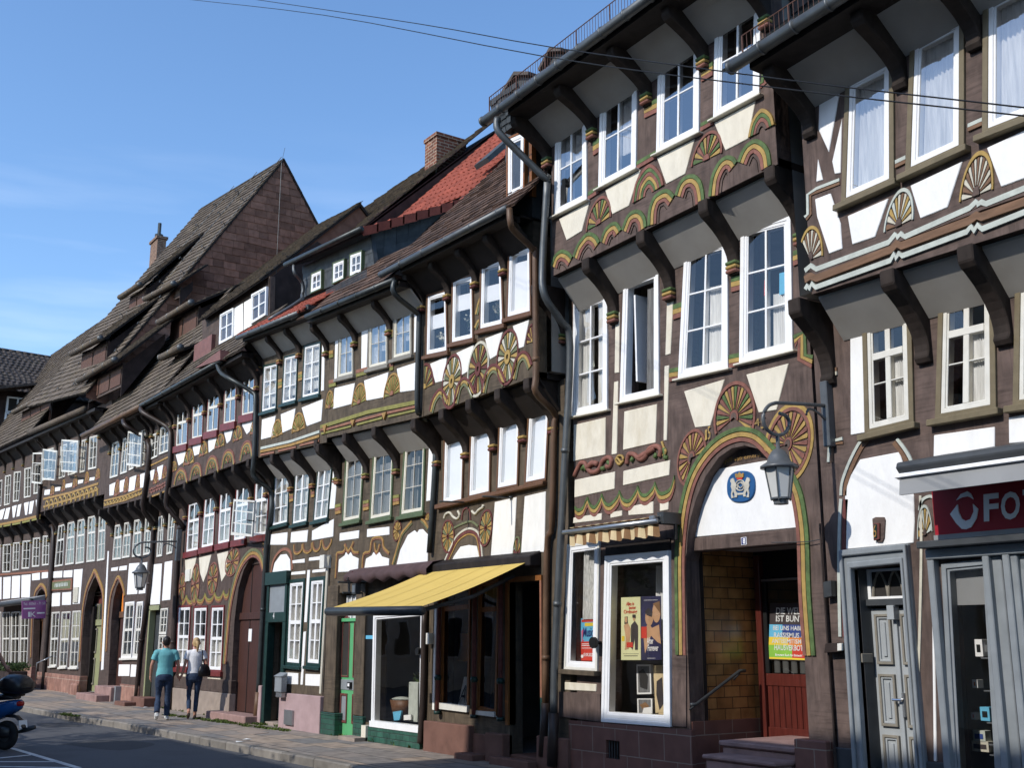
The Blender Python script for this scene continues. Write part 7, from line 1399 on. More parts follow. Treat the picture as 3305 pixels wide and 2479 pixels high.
# mauve blind over the green door shop, and the grey one at the far left
P = [on3('G', *p, .3) for p in ((212, 492), (330, 462), (640, 432), (715, 425))]; e = thing('awning', 'folded dull purple blind hanging over the green door shop', 'awning', ((P[0].x + P[3].x) / 2, -.1, P[1].z))
mb = MB(); n = 40; vs = []
for i in range(n + 1):
    u = i / n; x = P[0].x + (P[3].x - P[0].x) * u; z = P[1].z + (P[3].z - P[1].z) * u
    for (y, dz) in ((-.0, .1), (-.2, .06), (-.32, -.04 + .015 * math.sin(i * 1.7)), (-.31, -.14 + .03 * math.sin(i * .9)), (-.25, -.17 + .03 * math.sin(i * .9))): vs.append((x, y, z + dz))
mb.add(vs, [[i * 5 + j, i * 5 + j + 1, i * 5 + j + 6, i * 5 + j + 5] for i in range(n) for j in range(4)], 'awning_mauve'); mb.build('canvas', e, smooth=True)
P = [on3('C', *p, .5) for p in ((-60, 512), (212, 498))]; e = thing('awning', 'dark grey rolled shop awning at the left edge under white panels', 'awning', (P[0].x, -.2, P[0].z))
mb = MB(); mb.prismX([(-.02, P[1].z + .15), (-.5, P[1].z + .02), (-.55, P[1].z - .05), (-.5, P[1].z - .12), (-.02, P[1].z - .1)], P[0].x, P[1].x, 'awning_grey'); mb.build('cassette', e, bevel=.02); mb = MB(); mb.tube([(P[0].x, -.5, P[1].z - .06), (P[1].x + .03, -.5, P[1].z - .06)], .09, 'grey_dark', 10); mb.build('front_bar', e, smooth=True)

# ================================================================== signs
dS = .2; x0 = on('O', 946, 150, dS)[0]; zb0 = on('O', 948, 276, dS)[1]; zb1 = on('O', 1484, 226, dS)[1]; zt0 = zb0 + .6
e = thing('shop_sign', 'dark red shop fascia with white logo and the letters FOTO', 'sign', (x0 + 1, 0, zb0)); x1 = H1.x1
mb = MB(); mb.hexa([(x0, -dS, zb0), (x1, -dS, zb0), (x1, 0, zb0), (x0, 0, zb0)], [(x0, -dS, zt0), (x1, -dS, zt0), (x1, 0, zt0), (x0, 0, zt0)], 'sign_red'); mb.box(x0 - .01, x1, -dS - .012, 0, zb0 - .06, zb0 - .002, 'awning_grey'); mb.build('sign_board', e)
mb = MB()
for s_, c in (('1247,32 1338,22 1338,188 1250,195', 'F'), ('1350,22 1466,8 1464,178 1352,188', 'O'), ('1480,4 1575,-8 1575,165 1482,176', 'T'), ('1592,-8 1710,-22 1710,150 1594,163', 'O')): text_on(mb, c, q3(pts('O', s_, dS), dS), 'sign_white', .012, .03)
mb.build('lettering', e)
mb = MB()
for s_ in ('1048,150 1092,92 1100,140 1118,178 1140,190 1140,240 1118,238 1085,205', '1140,190 1168,180 1188,135 1184,90 1214,118 1204,175 1172,228 1140,240', '1084,68 1112,30 1150,14 1150,44 1118,50', '1150,14 1172,28 1186,62 1168,50 1150,44'): mb.prism(pts('O', s_, dS), dS, dS + .012, 'sign_white')
mb.build('logo', e)
# guild arms, number plate
e = thing('coat_of_arms_plaque', 'blue oval plaque with two silver lions and a crown on white tympanum', 'plaque', on3('Q', 697, 880, -.12)); dp = -.127
mb = MB(); ell = lambda r: [(697 + 108 * r * math.copysign(abs(math.cos(a)) ** .8, math.cos(a)), 880 + 121 * r * math.copysign(abs(math.sin(a)) ** .8, math.sin(a)) - .07 * 108 * r * math.cos(a)) for a in [i * math.pi / 18 for i in range(36)]]
mb.prism([on('Q', x, y, dp) for x, y in ell(1)], dp - .01, dp + .02, 'emblem_blue'); mb.build('plate', e, bevel=.008)
mb = MB(); d2 = dp + .02
lion = '618,822 636,814 644,832 650,850 662,868 655,890 656,915 668,935 664,962 645,962 648,940 636,915 630,940 640,966 622,968 620,935 626,905 618,880 622,855 614,840'
for flip in (0, 1):
    P = [((1378 - x) if flip else x, y - (6 if flip else 0)) for x, y in prs(lion)]; mb.prism([on('Q', x, y, d2) for x, y in P], d2 - .002, d2 + .012, 'silver')
mb.prism(pts('Q', '650,785 658,778 668,788 682,768 697,786 708,774 716,780 714,808 654,812', d2), d2, d2 + .012, 'gold'); mb.prism(pts('Q', '662,812 706,808 704,822 664,826', d2), d2, d2 + .01, 'p_red'); mb.prism(pts('Q', '650,930 725,925 722,940 652,945', d2), d2, d2 + .008, 'silver')
R = [on3('Q', 686 + 36 * math.cos(a), 870 + 40 * math.sin(a), d2 + .005) for a in [i * math.pi / 10 for i in range(21)]]; mb.tube(R, .008, 'silver', 6); mb.tube(smooth_path([tuple(on3('Q', x, y, d2 + .008)) for x, y in ((668, 898), (664, 862), (690, 850), (706, 868), (686, 890), (668, 866), (690, 846), (712, 858), (708, 895))], 4), .006, 'silver', 6); mb.build('relief', e)
e = thing('house_number', 'small blue enamel plate with white 8 on the dark lintel', 'number plate', on3('Q', 715, 1297, -.1)); dp = -.108
mb = MB(); mb.prism(pts('Q', '693,1270 734,1265 737,1323 696,1328', dp), dp - .01, dp + .006, 'sign_white'); mb.prism(pts('Q', '697,1274 731,1269 733,1319 699,1324', dp), dp, dp + .008, 'sign_blue'); mb.build('plate', e); mb = MB(); text_on(mb, '8', q3(pts('Q', '705,1276 724,1274 726,1316 707,1319', dp + .008), dp + .008), 'sign_white', .003, .03); mb.build('digit', e)
# purple projecting sign
Xp = on('C', 322, 560, .05)[0]; e = thing('projecting_sign', 'purple and white projecting shop sign with telephone number at the far left', 'sign', (Xp, 0, on3('C', 322, 570, 0).z)); Q = [onX('C', *p, Xp) for p in ((152, 513), (318, 506), (313, 632), (153, 636))]
mb = MB(); mb.prismX([(q.y, q.z) for q in Q], Xp - .08, Xp, 'sign_purple'); mb.build('sign_box', e); mb = MB(); Qf = [q + Vector((.003, 0, 0)) for q in Q]; text_on(mb, 'Tel.: 05561 - 71 53', subq(Qf, .05, .10, .95, .24), 'sign_white')
flat(mb, subq(Qf, .05, .40, .55, .47), 'sign_white'); text_on(mb, 'K', subq(Qf, .35, .62, .58, .9), 'sign_white'); flat(mb, subq(Qf, .62, .66, .95, .74), 'sign_white'); flat(mb, subq(Qf, .25, .62, .33, .9), 'sign_white'); mb.build('lettering', e)
mb = MB(); mb.tube([Q[1] + Vector((-.04, 0, -.1)), (Xp - .04, 0, Q[1].z - .1)], .03, 'iron', 6); mb.build('wall_arm', e)
# shield shaped inn sign on iron arm
Xs = on('G', 320, 540, .05)[0]; e = thing('shield_sign', 'small dark red shield sign with crowned letter E on iron arm', 'sign', (Xs, 0, on3('G', 320, 530, 0).z)); gx = lambda x, y: onX('G', x, y, Xs)
P = [gx(*t) for t in ((258, 462), (275, 466), (292, 456), (310, 465), (326, 463), (322, 500), (292, 522), (264, 502))]; mb = MB(); mb.prismX([(p.y, p.z) for p in P], Xs - .02, Xs + .02, 'sign_shield'); mb.build('shield', e, bevel=.006)
mb = MB(); text_on(mb, 'E', [gx(278, 482) + Vector((.022, 0, 0)), gx(308, 480) + Vector((.022, 0, 0)), gx(306, 510) + Vector((.022, 0, 0)), gx(279, 512) + Vector((.022, 0, 0))], 'sign_white', .006); text_on(mb, 'M', [gx(284, 466) + Vector((.022, 0, 0)), gx(302, 465) + Vector((.022, 0, 0)), gx(302, 476) + Vector((.022, 0, 0)), gx(284, 477) + Vector((.022, 0, 0))], 'sign_white', .006); mb.build('lettering', e)
mb = MB(); mb.tube([gx(172, 528), Vector((Xs, 0, gx(172, 528).z))], .018, 'iron', 6); mb.tube([gx(200, 592), Vector((Xs, 0, gx(200, 592).z))], .018, 'iron', 6); mb.tube([gx(240, 528), gx(240, 592)], .022, 'iron', 6); mb.tube(smooth_path([tuple(gx(*t)) for t in ((228, 505), (245, 500), (255, 512), (240, 520), (228, 512))], 4), .01, 'iron', 6); mb.tube([gx(292, 522), gx(292, 532)], .012, 'iron', 6); mb.build('iron_arm', e)
P = on3('G', 283, 570, .25); mb = MB(); mb.box(P.x - .07, P.x + .07, -.3, -.2, P.z - .09, P.z + .09, 'iron'); mb.box(P.x - .05, P.x + .05, -.305, -.3, P.z - .06, P.z + .06, 'alu'); tag(mb.build('floodlight', loc=P), 'small square floodlight under the iron sign arm', 'lamp')
# ================================================================== posters and goods in the windows
def poster(fr, s_, d, lab, base, items):
    Q = q3(pts(fr, s_, d), d) if isinstance(s_, str) else s_
    mb = MB(); flat(mb, Q, base, 0); nv = (Q[1] - Q[0]).cross(Q[3] - Q[0]).normalized() * .002; nv = nv if nv.dot(CAM - Q[0]) > 0 else -nv; mb.add([q - nv * 2 for q in Q], [[3, 2, 1, 0]], 'paper')
    for it in items:
        if it[0] == 't': text_on(mb, it[1], subq(Q, *it[2]), it[3], .004, .018)
        elif it[0] == 'r': flat(mb, subq(Q, *it[1]), it[2], it[3] if len(it) > 3 else .002)
        else: f = subq; flat(mb, [subq(Q, u, v, 1, 1)[0] for u, v in it[1]], it[2], it[3] if len(it) > 3 else .003)
    return tag(mb.build('poster', loc=Q[3]), lab, 'poster', 'posters in windows')
ov = lambda cx, cy, rx, ry: [(cx + rx * math.cos(i * math.pi / 8), cy + ry * math.sin(i * math.pi / 8)) for i in range(16)]
poster('L', '575,622 692,617 695,1003 575,1003', -.075, 'cream film poster with two figures and red title Alles in bester Ordnung', 'poster_cream', [('t', 'Alles in', (.28, .075, .68, .135), 'p_red'), ('t', 'bester', (.42, .14, .78, .195), 'p_red'), ('t', 'Ordnung', (.15, .2, .84, .28), 'p_red'),
    ('p', [(.15, .45), (.35, .4), (.5, .5), (.48, .62), (.4, .82), (.2, .84), (.25, .65)], 'p_tan'), ('p', ov(.27, .36, .07, .05), 'p_tan', .004), ('p', [(.2, .31), (.35, .31), (.36, .42), (.18, .43)], 'p_dark', .0035), ('p', [(.52, .45), (.72, .38), (.88, .46), (.88, .62), (.86, .84), (.72, .84), (.7, .66), (.6, .84), (.5, .8)], 'p_dark'), ('p', ov(.68, .34, .06, .045), 'p_tan', .004), ('p', [(.6, .28), (.76, .28), (.77, .34), (.6, .33)], 'p_dark', .005), ('r', (.3, .72, .62, .8), 'p_red', .005), ('r', (.04, .62, .18, .7), 'p_yellow'), ('r', (.1, .9, .9, .905), 'p_dark'), ('r', (.15, .93, .85, .94), 'p_dark')])
poster('L', '696,615 817,612 822,1003 697,1003', -.075, 'dark blue film poster with two embracing figures and white handwritten title', 'poster_night', [('p', ov(.42, .34, .2, .13), 'p_tan'), ('p', [(.2, .24), (.4, .18), (.6, .25), (.55, .33), (.3, .3)], 'p_dark', .004), ('p', ov(.78, .26, .2, .16), 'p_tan', .0035), ('p', [(.6, .12), (.95, .08), (1, .3), (.9, .24), (.72, .16)], 'canvas_brown', .005), ('p', [(.1, .55), (.4, .42), (.55, .5), (.9, .45), (.98, .75), (.8, .72), (.5, .62), (.2, .9)], 'p_tan', .0025), ('r', (.02, .48, .3, .66), 'p_red', .005), ('t', 'After', (.3, .65, .62, .75), 'sign_white'), ('t', 'Forever', (.34, .76, .86, .86), 'sign_white'), ('r', (.3, .97, .7, .975), 'sign_white'), ('r', (.15, .06, .85, .065), 'sign_white')])
poster('L', '331,750 411,745 410,1008 326,1006', -.075, 'turquoise and red music event poster in the narrow white window', 'p_blue', [('r', (.05, .03, .95, .09), 'p_red'), ('r', (.3, .11, .98, .19), 'p_yellow', .0025), ('t', 'Music', (.2, .22, .95, .44), 'sign_blue'), ('r', (0, .55, 1, 1), 'p_red'), ('r', (.1, .6, .9, .615), 'sign_white', .004), ('r', (.1, .64, .8, .655), 'sign_white', .004), ('r', (.1, .70, .9, .712), 'sign_white', .004), ('t', '03.09.2022', (.25, .82, .92, .9), 'sign_white'), ('p', ov(.15, .9, .1, .04), 'sign_white', .004), ('p', [(.05, .3), (.2, .25), (.15, .5), (.3, .52), (.1, .56)], 'p_pink', .003)])
Yp = yD = onX('L', 1392, 800, XL).y - .015
Q = [on3('L', *p, -Yp) for p in ((1483, 655), (1720, 655), (1716, 1010), (1472, 1000))]
poster('L', Q, 0, 'rainbow poster with bold grey German words on the red door glass', 'p_dark', [('r', (0, .38, .34, .62), 'p_blue'), ('r', (.34, .38, 1, .62), 'p_navy'), ('r', (0, .60, .5, .76), 'p_yellow', .0023), ('r', (.5, .6, 1, .76), 'p_orange', .0023), ('r', (0, .74, .6, .97), 'p_green', .0026), ('r', (.6, .76, 1, .97), 'p_red', .0026), ('r', (0, .955, 1, .985), 'p_yellow', .003), ('t', 'DIE WELT', (.17, .08, .88, .2), 'curtain'), ('t', 'IST BUNT!', (.17, .22, .9, .33), 'curtain'), ('t', 'BEI UNS HABEN', (.1, .4, .93, .48), 'curtain'), ('t', 'RASSISMUS &', (.13, .52, .9, .61), 'curtain'), ('t', 'ANTISEMITISMUS', (.08, .63, .96, .71), 'curtain'), ('t', 'HAUSVERBOT!', (.15, .73, .9, .83), 'curtain'), ('t', 'Engagiert Euch für Einbeck!', (.18, .89, .85, .94), 'sign_white')])
for s_, lab, its in (('668,1030 755,1030 760,1210 672,1212', 'framed dark photo print behind glass under the dark blue poster, upper', [('p', [(.1, .2), (.5, .1), (.9, .4), (.8, .9), (.2, .8)], 'interior_dark')]), ('770,1035 845,1035 850,1340 785,1340', 'tall yellowed framed print standing at the right in poster window', [('p', [(.2, .3), (.8, .2), (.9, .8), (.4, .95), (.1, .6)], 'p_dark')]), ('672,1238 765,1238 765,1330 675,1330', 'small framed print low in the poster window', [('p', [(.1, .4), (.6, .2), (.9, .5), (.5, .9)], 'canvas_brown')])):
    Q = q3(pts('L', s_, -.3), -.3); mb = MB(); mb.prism([(q.x, q.z) for q in Q], -.34, -.3, 'paper' if 'tall' not in lab else 'canvas_pale'); q_ = subq(Q, .1, .06, .9, .94); flat(mb, q_, 'curtain_dark' if 'tall' not in lab else 'canvas_pale', .003)
    for it in its: flat(mb, [subq(q_, u, v, 1, 1)[0] for u, v in it[1]], it[2], .006)
    tag(mb.build('framed_print', loc=Q[3]), lab, 'picture', 'framed prints in the poster window')
Q = q3(pts('L', '700,1340 712,1295 765,1288 755,1338', -.2), -.2); mb = MB(); flat(mb, Q, 'paper', .0); mb.add([Q[0], Q[1], Q[1] + Vector((0, .08, -.1)), Q[0] + Vector((0, .08, -.1))], [[0, 1, 2, 3]], 'paper'); tag(mb.build('info_card', loc=Q[0]), 'white folded card standing at the bottom of the poster window', 'card')
P = on3('L', 430, 897, .06); mb = MB(); mb.tube([(P.x, -.0, P.z), (P.x, -.12, P.z)], .02, 'black', 8); mb.tube([(P.x, -.1, P.z), (P.x, -.14, P.z)], .07, 'black', 16); tag(mb.build('round_fixture', loc=(P.x, -.1, P.z)), 'round black fixture on the wall between the narrow and the poster window', 'fixture')
P = on3('G', 672, 950, .06); mb = MB(); mb.tube([(P.x, -.06, P.z), (P.x, -.12, P.z)], .055, 'black', 14); mb.tube([(P.x, -.0, P.z), (P.x, -.08, P.z)], .02, 'black', 8); tag(mb.build('round_fixture', loc=(P.x, -.1, P.z)), 'round black fixture beside the white framed shop window', 'fixture')
P = on3('G', 733, 875, .05); mb = MB(); mb.box(P.x - .05, P.x + .05, -.1, 0, P.z - .08, P.z + .09, 'old_white'); mb.tube([(P.x, -.05, P.z - .08), (P.x - .02, -.04, P.z - .35)], .008, 'black', 5); tag(mb.build('junction_box', loc=P, bevel=.006), 'small white electric box on the dark post left of brown shop windows', 'electric box')
def potted(fr, x, y, d, m1, m2, r, lab, nm, cat, n=40, hgt=.2, pot=.07, grp=None):
    c = on3(fr, x, y, d); e = thing(nm, lab, cat, c, grp); mb = MB(); mb.lathe([(pot * .6, 0), (pot, pot * 1.6), (pot * .85, pot * 1.6)], c, m1, 14); mb.build('pot' if nm != 'vase_of_flowers' else 'vase', e, smooth=True); mb = MB()
    for i in range(n):
        v = Vector((random.gauss(0, 1), random.gauss(0, .5), random.gauss(0, .8))).normalized() * r * random.random() ** .4; p = c + Vector((0, 0, pot * 1.6 + hgt)) + v; t = Vector((random.uniform(-1, 1), random.uniform(-1, 1), random.uniform(-.3, 1))).normalized() * r * .45; s_ = t.cross(Vector((.3, .5, .8))).normalized() * r * .28
        mb.add([p, p + t * .5 + s_, p + t, p + t * .5 - s_], [[0, 1, 2, 3]], m2)
    for i in range(5): mb.tube([c + Vector((0, 0, pot)), c + Vector((random.uniform(-r, r) * .5, random.uniform(-r, r) * .2, pot * 1.6 + hgt))], .004, 'leaf', 4)
    mb.build('leaves' if m2 == 'leaf' else 'blossoms', e)
FG = 'bouquets behind the brown framed windows'
potted('F', 788, 590, .30, 'glass_clear', 'petal', .09, 'white hydrangea bouquet in the leftmost of four upper brown framed windows', 'vase_of_flowers', 'flowers', 60, .10, .04, FG); potted('F', 945, 495, .30, 'glass_clear', 'pale_blue', .08, 'pale turquoise star flowers in the second upper brown framed window', 'vase_of_flowers', 'flowers', 36, .12, .04, FG); potted('F', 1120, 430, .30, 'glass_clear', 'petal', .10, 'large white bouquet in the third upper brown framed window', 'vase_of_flowers', 'flowers', 60, .12, .04, FG)
potted('N', 1425, 1075, -.22, 'terracotta', 'leaf', .13, 'green house plant behind the second small paned window of the photo shop house', 'house_plant', 'plant', 30, .18); potted('N', 955, 1170, -.22, 'terracotta', 'leaf', .12, 'green house plant behind the first small paned window right of the lamp', 'house_plant', 'plant', 26, .2)
potted('M', 1650, 600, .2, 'glass_clear', 'petal', .17, 'reflected white blossom modelled as branches in the large window at the top right corner', 'vase_of_flowers', 'flowers', 80, .32, .06)  # blossom mirrored in the pane, modelled as a vase behind the glass
potted('G', 658, 1225, -.3, 'terracotta', 'leaf', .13, 'leafy plant in terracotta pot inside the white framed shop window', 'house_plant', 'plant', 60, .1, .09)
P = on3('G', 640, 1380, -.25); mb = MB(); mb.prismZ([(P.x - .14, .2), (P.x + .16, .2), (P.x + .14, .5), (P.x - .12, .5)], P.z, P.z + .62, 'pale_blue'); tag(mb.build('display_crate', loc=P, bevel=.01), 'pale painted crate standing under the terracotta pot in shop window', 'crate')
P = on3('G', 560, 1330, -.3); e = thing('wicker_basket', 'low brown wicker basket with papers in the white framed shop window', 'basket', P); mb = MB(); mb.lathe([(.2, 0), (.26, .22), (.24, .22), (.18, .03)], P, 'wood_brown', 18, 1, .7); mb.build('basket', e, smooth=True); mb = MB(); mb.lathe([(.2, .2), (.25, .235), (.15, .26), (.05, .27)], P, 'pale_blue', 14, 1, .6); mb.build('lining_cloth', e)
for s_, m_, lab in (('505,1320 558,1312 545,1370 512,1372', 'p_blue', 'blue picture postcard on the floor of the white framed shop window'), ('572,1340 615,1336 615,1368 572,1370', 'paper', 'white card on the floor of the white framed shop window')):
    Q = q3(pts('G', s_, -.15), -.15); mb = MB(); mb.add(Q + [q + Vector((0, .03, 0)) for q in Q], [[0, 1, 2, 3], [7, 6, 5, 4], [0, 4, 5, 1], [1, 5, 6, 2], [2, 6, 7, 3], [3, 7, 4, 0]], m_); tag(mb.build('picture_card', loc=Q[3]), lab, 'card')
P = on3('G', 948, 1285, -.15); mb = MB(); mb.prismX([(.1, P.z), (.35, P.z), (.24, P.z + .42), (.2, P.z + .42)], P.x - .13, P.x + .13, 'paper'); text_on(mb, 'A', [Vector((P.x - .09, .17, P.z + .3)), Vector((P.x + .09, .17, P.z + .3)), Vector((P.x + .09, .10, P.z + .05)), Vector((P.x - .09, .10, P.z + .05))], 'black', .02); tag(mb.build('display_stand', loc=P), 'white A shaped card stand in the left brown framed shop window', 'stand')
P = on3('G', 945, 930, -.4); mb = MB(); mb.prism([(P.x - .2, P.z - .2), (P.x + .2, P.z - .2), (P.x + .2, P.z + .22), (P.x - .2, P.z + .22)], -.44, -.4, 'p_orange'); tag(mb.build('orange_screen', loc=P), 'orange panel hanging inside the left brown framed shop window', 'panel')
# planter shrub at the far left
c = on3('Z', 110, 800, 1.0); c.z = 0; e = thing('planter_shrub', 'bushy green shrub in dark planter before the far left windows', 'plant', c); mb = MB(); mb.box(c.x - 1.6, c.x + 1.0, c.y - .3, c.y + .3, 0, .62, 'cheek'); mb.build('planter', e, bevel=.02); mb = MB(); zt_ = on3('Z', 110, 695, 1.0).z
for i in range(1500):
    u, v_ = random.uniform(-1.55, .95), random.random() ** .7; p = Vector((c.x + u, c.y + random.uniform(-.38, .38), .6 + (zt_ - .6) * v_ * random.uniform(.7, 1.05))); t = Vector((random.uniform(-1, 1), random.uniform(-1, 1), random.uniform(-.2, 1))).normalized() * .09; s_ = t.cross(Vector((random.random(), .5, .8))).normalized() * .03; mb.add([p, p + t * .5 + s_, p + t, p + t * .5 - s_], [[0, 1, 2, 3]], 'leaf')
mb.build('foliage', e)
# overhead cables
for q, lab in (('400,-3 700,32 1180,122 1700,192 2230,252', 'thin dark overhead cable, lower of the two crossing the sky'), ('545,-3 900,50 1190,101 1700,172 2230,234', 'thin dark overhead cable, upper of the two crossing the sky')):
    P = [on3('A', *p, 4.5) for p in prs(q)]; P = [P[0] + (P[0] - P[1]).normalized() * 6] + P + [P[-1] + (P[-1] - P[-2]).normalized() * 3]; mb = MB(); mb.tube(smooth_path([tuple(p) for p in P], 4), .0042, 'black', 5); tag(mb.build('overhead_cable', loc=P[2]), lab, 'cable', 'overhead cables')
# ================================================================== across the street, behind the viewer
for x0, x1, H, lab in ((-80, -31, 4.7, 'long low plastered house across the street, out of view at far left'), (-31, -21.2, 4.3, 'plastered house across the street opposite the couple, out of view'), (-21, -14.2, 7.0, 'plastered house across the street opposite the yellow awning, out of view'), (-14, -1, 9.45, 'tall plastered house across the street behind the viewer'), (-.8, 14, 9.0, 'plastered house across the street at the right, out of view')):
    e = thing('plastered_house', lab, 'house', ((x0 + x1) / 2, -14, 0)); mb = MB(); holes = []; n = int((x1 - x0) / 1.9)
    for k in range(n):
        for z in [zz for zz in (1.0, 3.8, 6.4) if zz + 1.5 < H - .2]: xx = x0 + .7 + k * 1.9; holes.append([(xx, z), (xx + .95, z), (xx + .95, z + 1.45), (xx, z + 1.45)])
    mb.box(x0, x1, -20, -12.45, -.15, H, 'facade_opp'); mb.build('wall', e); mb = MB()
    for q in holes: mb.box(q[0][0], q[1][0], -12.45, -12.40, q[0][1], q[2][1], 'white_paint'); mb.box(q[0][0] + .08, q[1][0] - .08, -12.4, -12.385, q[0][1] + .08, q[2][1] - .08, 'interior_dark')
    mb.build('windows', e); mb = MB(); mb.prismX([(-12.05, H), (-16.2, H + 2.3), (-20.4, H), (-20.4, H - .15), (-12.05, H - .15)], x0, x1, 'roof_opp'); mb.build('roof', e)
def tree(x, y, zc, rx, ry, rz, n, lab):
    e = thing('street_tree', lab, 'tree', (x, y, -.12)); mb = MB(); mb.tube([(x, y, -.12), (x + .08, y, 1.4), (x - .05, y + .05, zc - rz * .3)], [.17, .12, .08], 'bark', 8); br = []
    for i in range(9):
        a = i * 2.4; t = Vector((math.cos(a) * rx * .7, math.sin(a) * ry * .7, rz * random.uniform(-.2, .6))); b = Vector((x, y, zc - rz * .6)); br.append(b + t); mb.tube([b, b + t * .5 + Vector((0, 0, .1)), b + t], [.06, .04, .015], 'bark', 6)
    mb.build('trunk', e); mb = MB(); cl = [Vector((random.uniform(-1, 1), random.uniform(-1, 1), random.uniform(-1, 1))) for _ in range(34)]; cl = [c for c in cl if c.length < 1]
    for i in range(n):
        c = random.choice(cl); p = Vector((x + c.x * rx, y + c.y * ry, zc + c.z * rz)) + Vector((random.gauss(0, .3), random.gauss(0, .3), random.gauss(0, .22))); t = Vector((random.uniform(-1, 1), random.uniform(-1, 1), random.uniform(-.6, .6))).normalized() * .16; s_ = t.cross(Vector((random.random(), .4, .9))).normalized() * .06; mb.add([p, p + t * .5 + s_, p + t, p + t * .5 - s_], [[0, 1, 2, 3]], 'leaf')
    mb.build('crown', e)
for x, n, lab in ((-17.2, 1500, 'leafy street tree across the road, nearest to the viewer, out of view'), (-22.2, 1500, 'leafy street tree across the road, middle of three, out of view'), (-27.4, 1500, 'leafy street tree across the road, farthest of three, out of view')): tree(x, -9.5, 4.2, 2.5, 1.3, 1.3, n, lab)
# ================================================================== people
def remesh(mb, name, parent, m, vox, smooth_it=4):
    me = bpy.data.meshes.new(name); me.from_pydata([tuple(v) for v in mb.v], [], mb.f)
    bm = bmesh.new(); bm.from_mesh(me); bmesh.ops.recalc_face_normals(bm, faces=bm.faces); bm.to_mesh(me); bm.free()
    o = bpy.data.objects.new(name, me); COL.objects.link(o); r = o.modifiers.new('r', 'REMESH'); r.mode = 'VOXEL'; r.voxel_size = vox
    s = o.modifiers.new('s', 'SMOOTH'); s.factor = .5; s.iterations = smooth_it
    dg = bpy.context.evaluated_depsgraph_get(); m2 = bpy.data.meshes.new_from_object(o.evaluated_get(dg)); bpy.data.objects.remove(o)
    m2.materials.clear(); m2.materials.append(MATS[m]); m2.polygons.foreach_set('use_smooth', [True] * len(m2.polygons)); L0 = wloc(parent)
    for v in m2.vertices: v.co = v.co - L0
    o = bpy.data.objects.new(name, m2); COL.objects.link(o); o.parent = parent; return o
def person(label, loc, F, H, shirt, sleeve, trousers, hair, shoes, arms, legs, female=False, tuck=.9, group=None):
    """arms: (elbow, wrist, hand tip) per side, legs: (knee, ankle, toe) per side, in local metres for a 1.75 m figure (right, forward, up)"""
    F = Vector(F).normalized(); R = Vector((F.y, -F.x, 0)); k = H / 1.75; loc = Vector(loc)
    T = lambda p: loc + (R * p[0] + F * p[1]) * k + Vector((0, 0, p[2] * k))
    e = thing('person', label, 'person', loc, group); sw = .165 if female else .195; hw = .095
    def rings(mb, prof):   # (z, half width, half depth, forward offset)
        n = 20; vs = []; fs = []
        for z, a, b, f in prof:
            for j in range(n): c = 2 * math.pi * j / n; vs.append(T((a * math.cos(c), f + b * math.sin(c), z)))
        for i in range(len(prof) - 1):
            for j in range(n): fs.append([i * n + j, i * n + (j + 1) % n, (i + 1) * n + (j + 1) % n, (i + 1) * n + j])
        fs += [list(range(n)), [(len(prof) - 1) * n + j for j in range(n)]]; mb.add(vs, fs, 'skin')
    def limb(mb, P, r): mb.tube([tuple(T(p)) for p in P], [x * k for x in r], 'skin', 12)
    b = MB()
    rings(b, [(.86, .16, .10, 0), (.98, .165, .105, 0), (1.1, .14, .095, 0), (1.25, .155, .105, 0), (1.40, sw * .92, .10, -.01), (1.455, sw * .6, .075, -.01), (1.5, .065, .062, 0)])
    rings(b, [(1.44, .075, .07, -.01), (1.50, .056, .058, 0), (1.56, .053, .058, .01)])
    rings(b, [(1.515, .03, .035, .055), (1.535, .05, .06, .035), (1.57, .066, .082, .02), (1.62, .074, .093, .012), (1.67, .076, .096, .008), (1.71, .066, .084, .004), (1.74, .042, .054, .0), (1.752, .015, .02, 0)])
    b.tube([T((0, .095, 1.645)), T((0, .115, 1.615)), T((0, .122, 1.605)), T((0, .1, 1.595))], [.009 * k, .013 * k, .014 * k, .01 * k], 'skin', 8)
    for s in (-1, 1): b.lathe([(.006, -.03 * k), (.016 * k, -.018 * k), (.018 * k, .01 * k), (.008, .03 * k)], T((s * .077, 0, 1.628)), 'skin', 8, .7, 1.3)
    for i, s in enumerate((-1, 1)):
        el, wr, tip = [Vector(p) for p in arms[i]]; sh = Vector((s * sw, -.01, 1.42)); ra = .85 if female else 1.0
        limb(b, [sh, sh.lerp(el, .5), el, el.lerp(wr, .35), wr], [.050 * ra, .045 * ra, .038 * ra, .040 * ra, .026 * ra])
        d = (tip - wr); d.normalize(); pm = wr + d * .05; side = Vector((0, 1, 0)); side = (side - d * side.dot(d)).normalized(); nrm = d.cross(side)
        b.tube([T(wr - d * .01), T(wr + d * .03), T(wr + d * .085)], [.024 * k, .03 * k, .028 * k], 'skin', 10)
        for q, (o_, l_) in enumerate(((-.03, .06), (-.01, .075), (.01, .072), (.03, .055))):
            a = wr + d * .075 + side * o_; c1 = a + d * l_ * .5 - nrm * s * .008; c2 = a + d * l_ - nrm * s * .03; b.tube([T(a), T(c1), T(c2)], [.0095 * k, .009 * k, .0075 * k], 'skin', 6)
        a = wr + d * .025 + side * .028; b.tube([T(a), T(a + side * .022 + d * .025), T(a + side * .024 + d * .055)], [.011 * k, .010 * k, .008 * k], 'skin', 6)
        kn, an, toe = [Vector(p) for p in legs[i]]; hp = Vector((s * hw, 0, .90))
        limb(b, [hp, hp.lerp(kn, .5), kn, kn.lerp(an, .35), an], [.085, .07, .05, .048, .032]); limb(b, [an, an.lerp(toe, .5) - Vector((0, 0, .015)), toe], [.035, .034, .025])
    body = remesh(b, 'body', e, 'skin', .0095, 2)
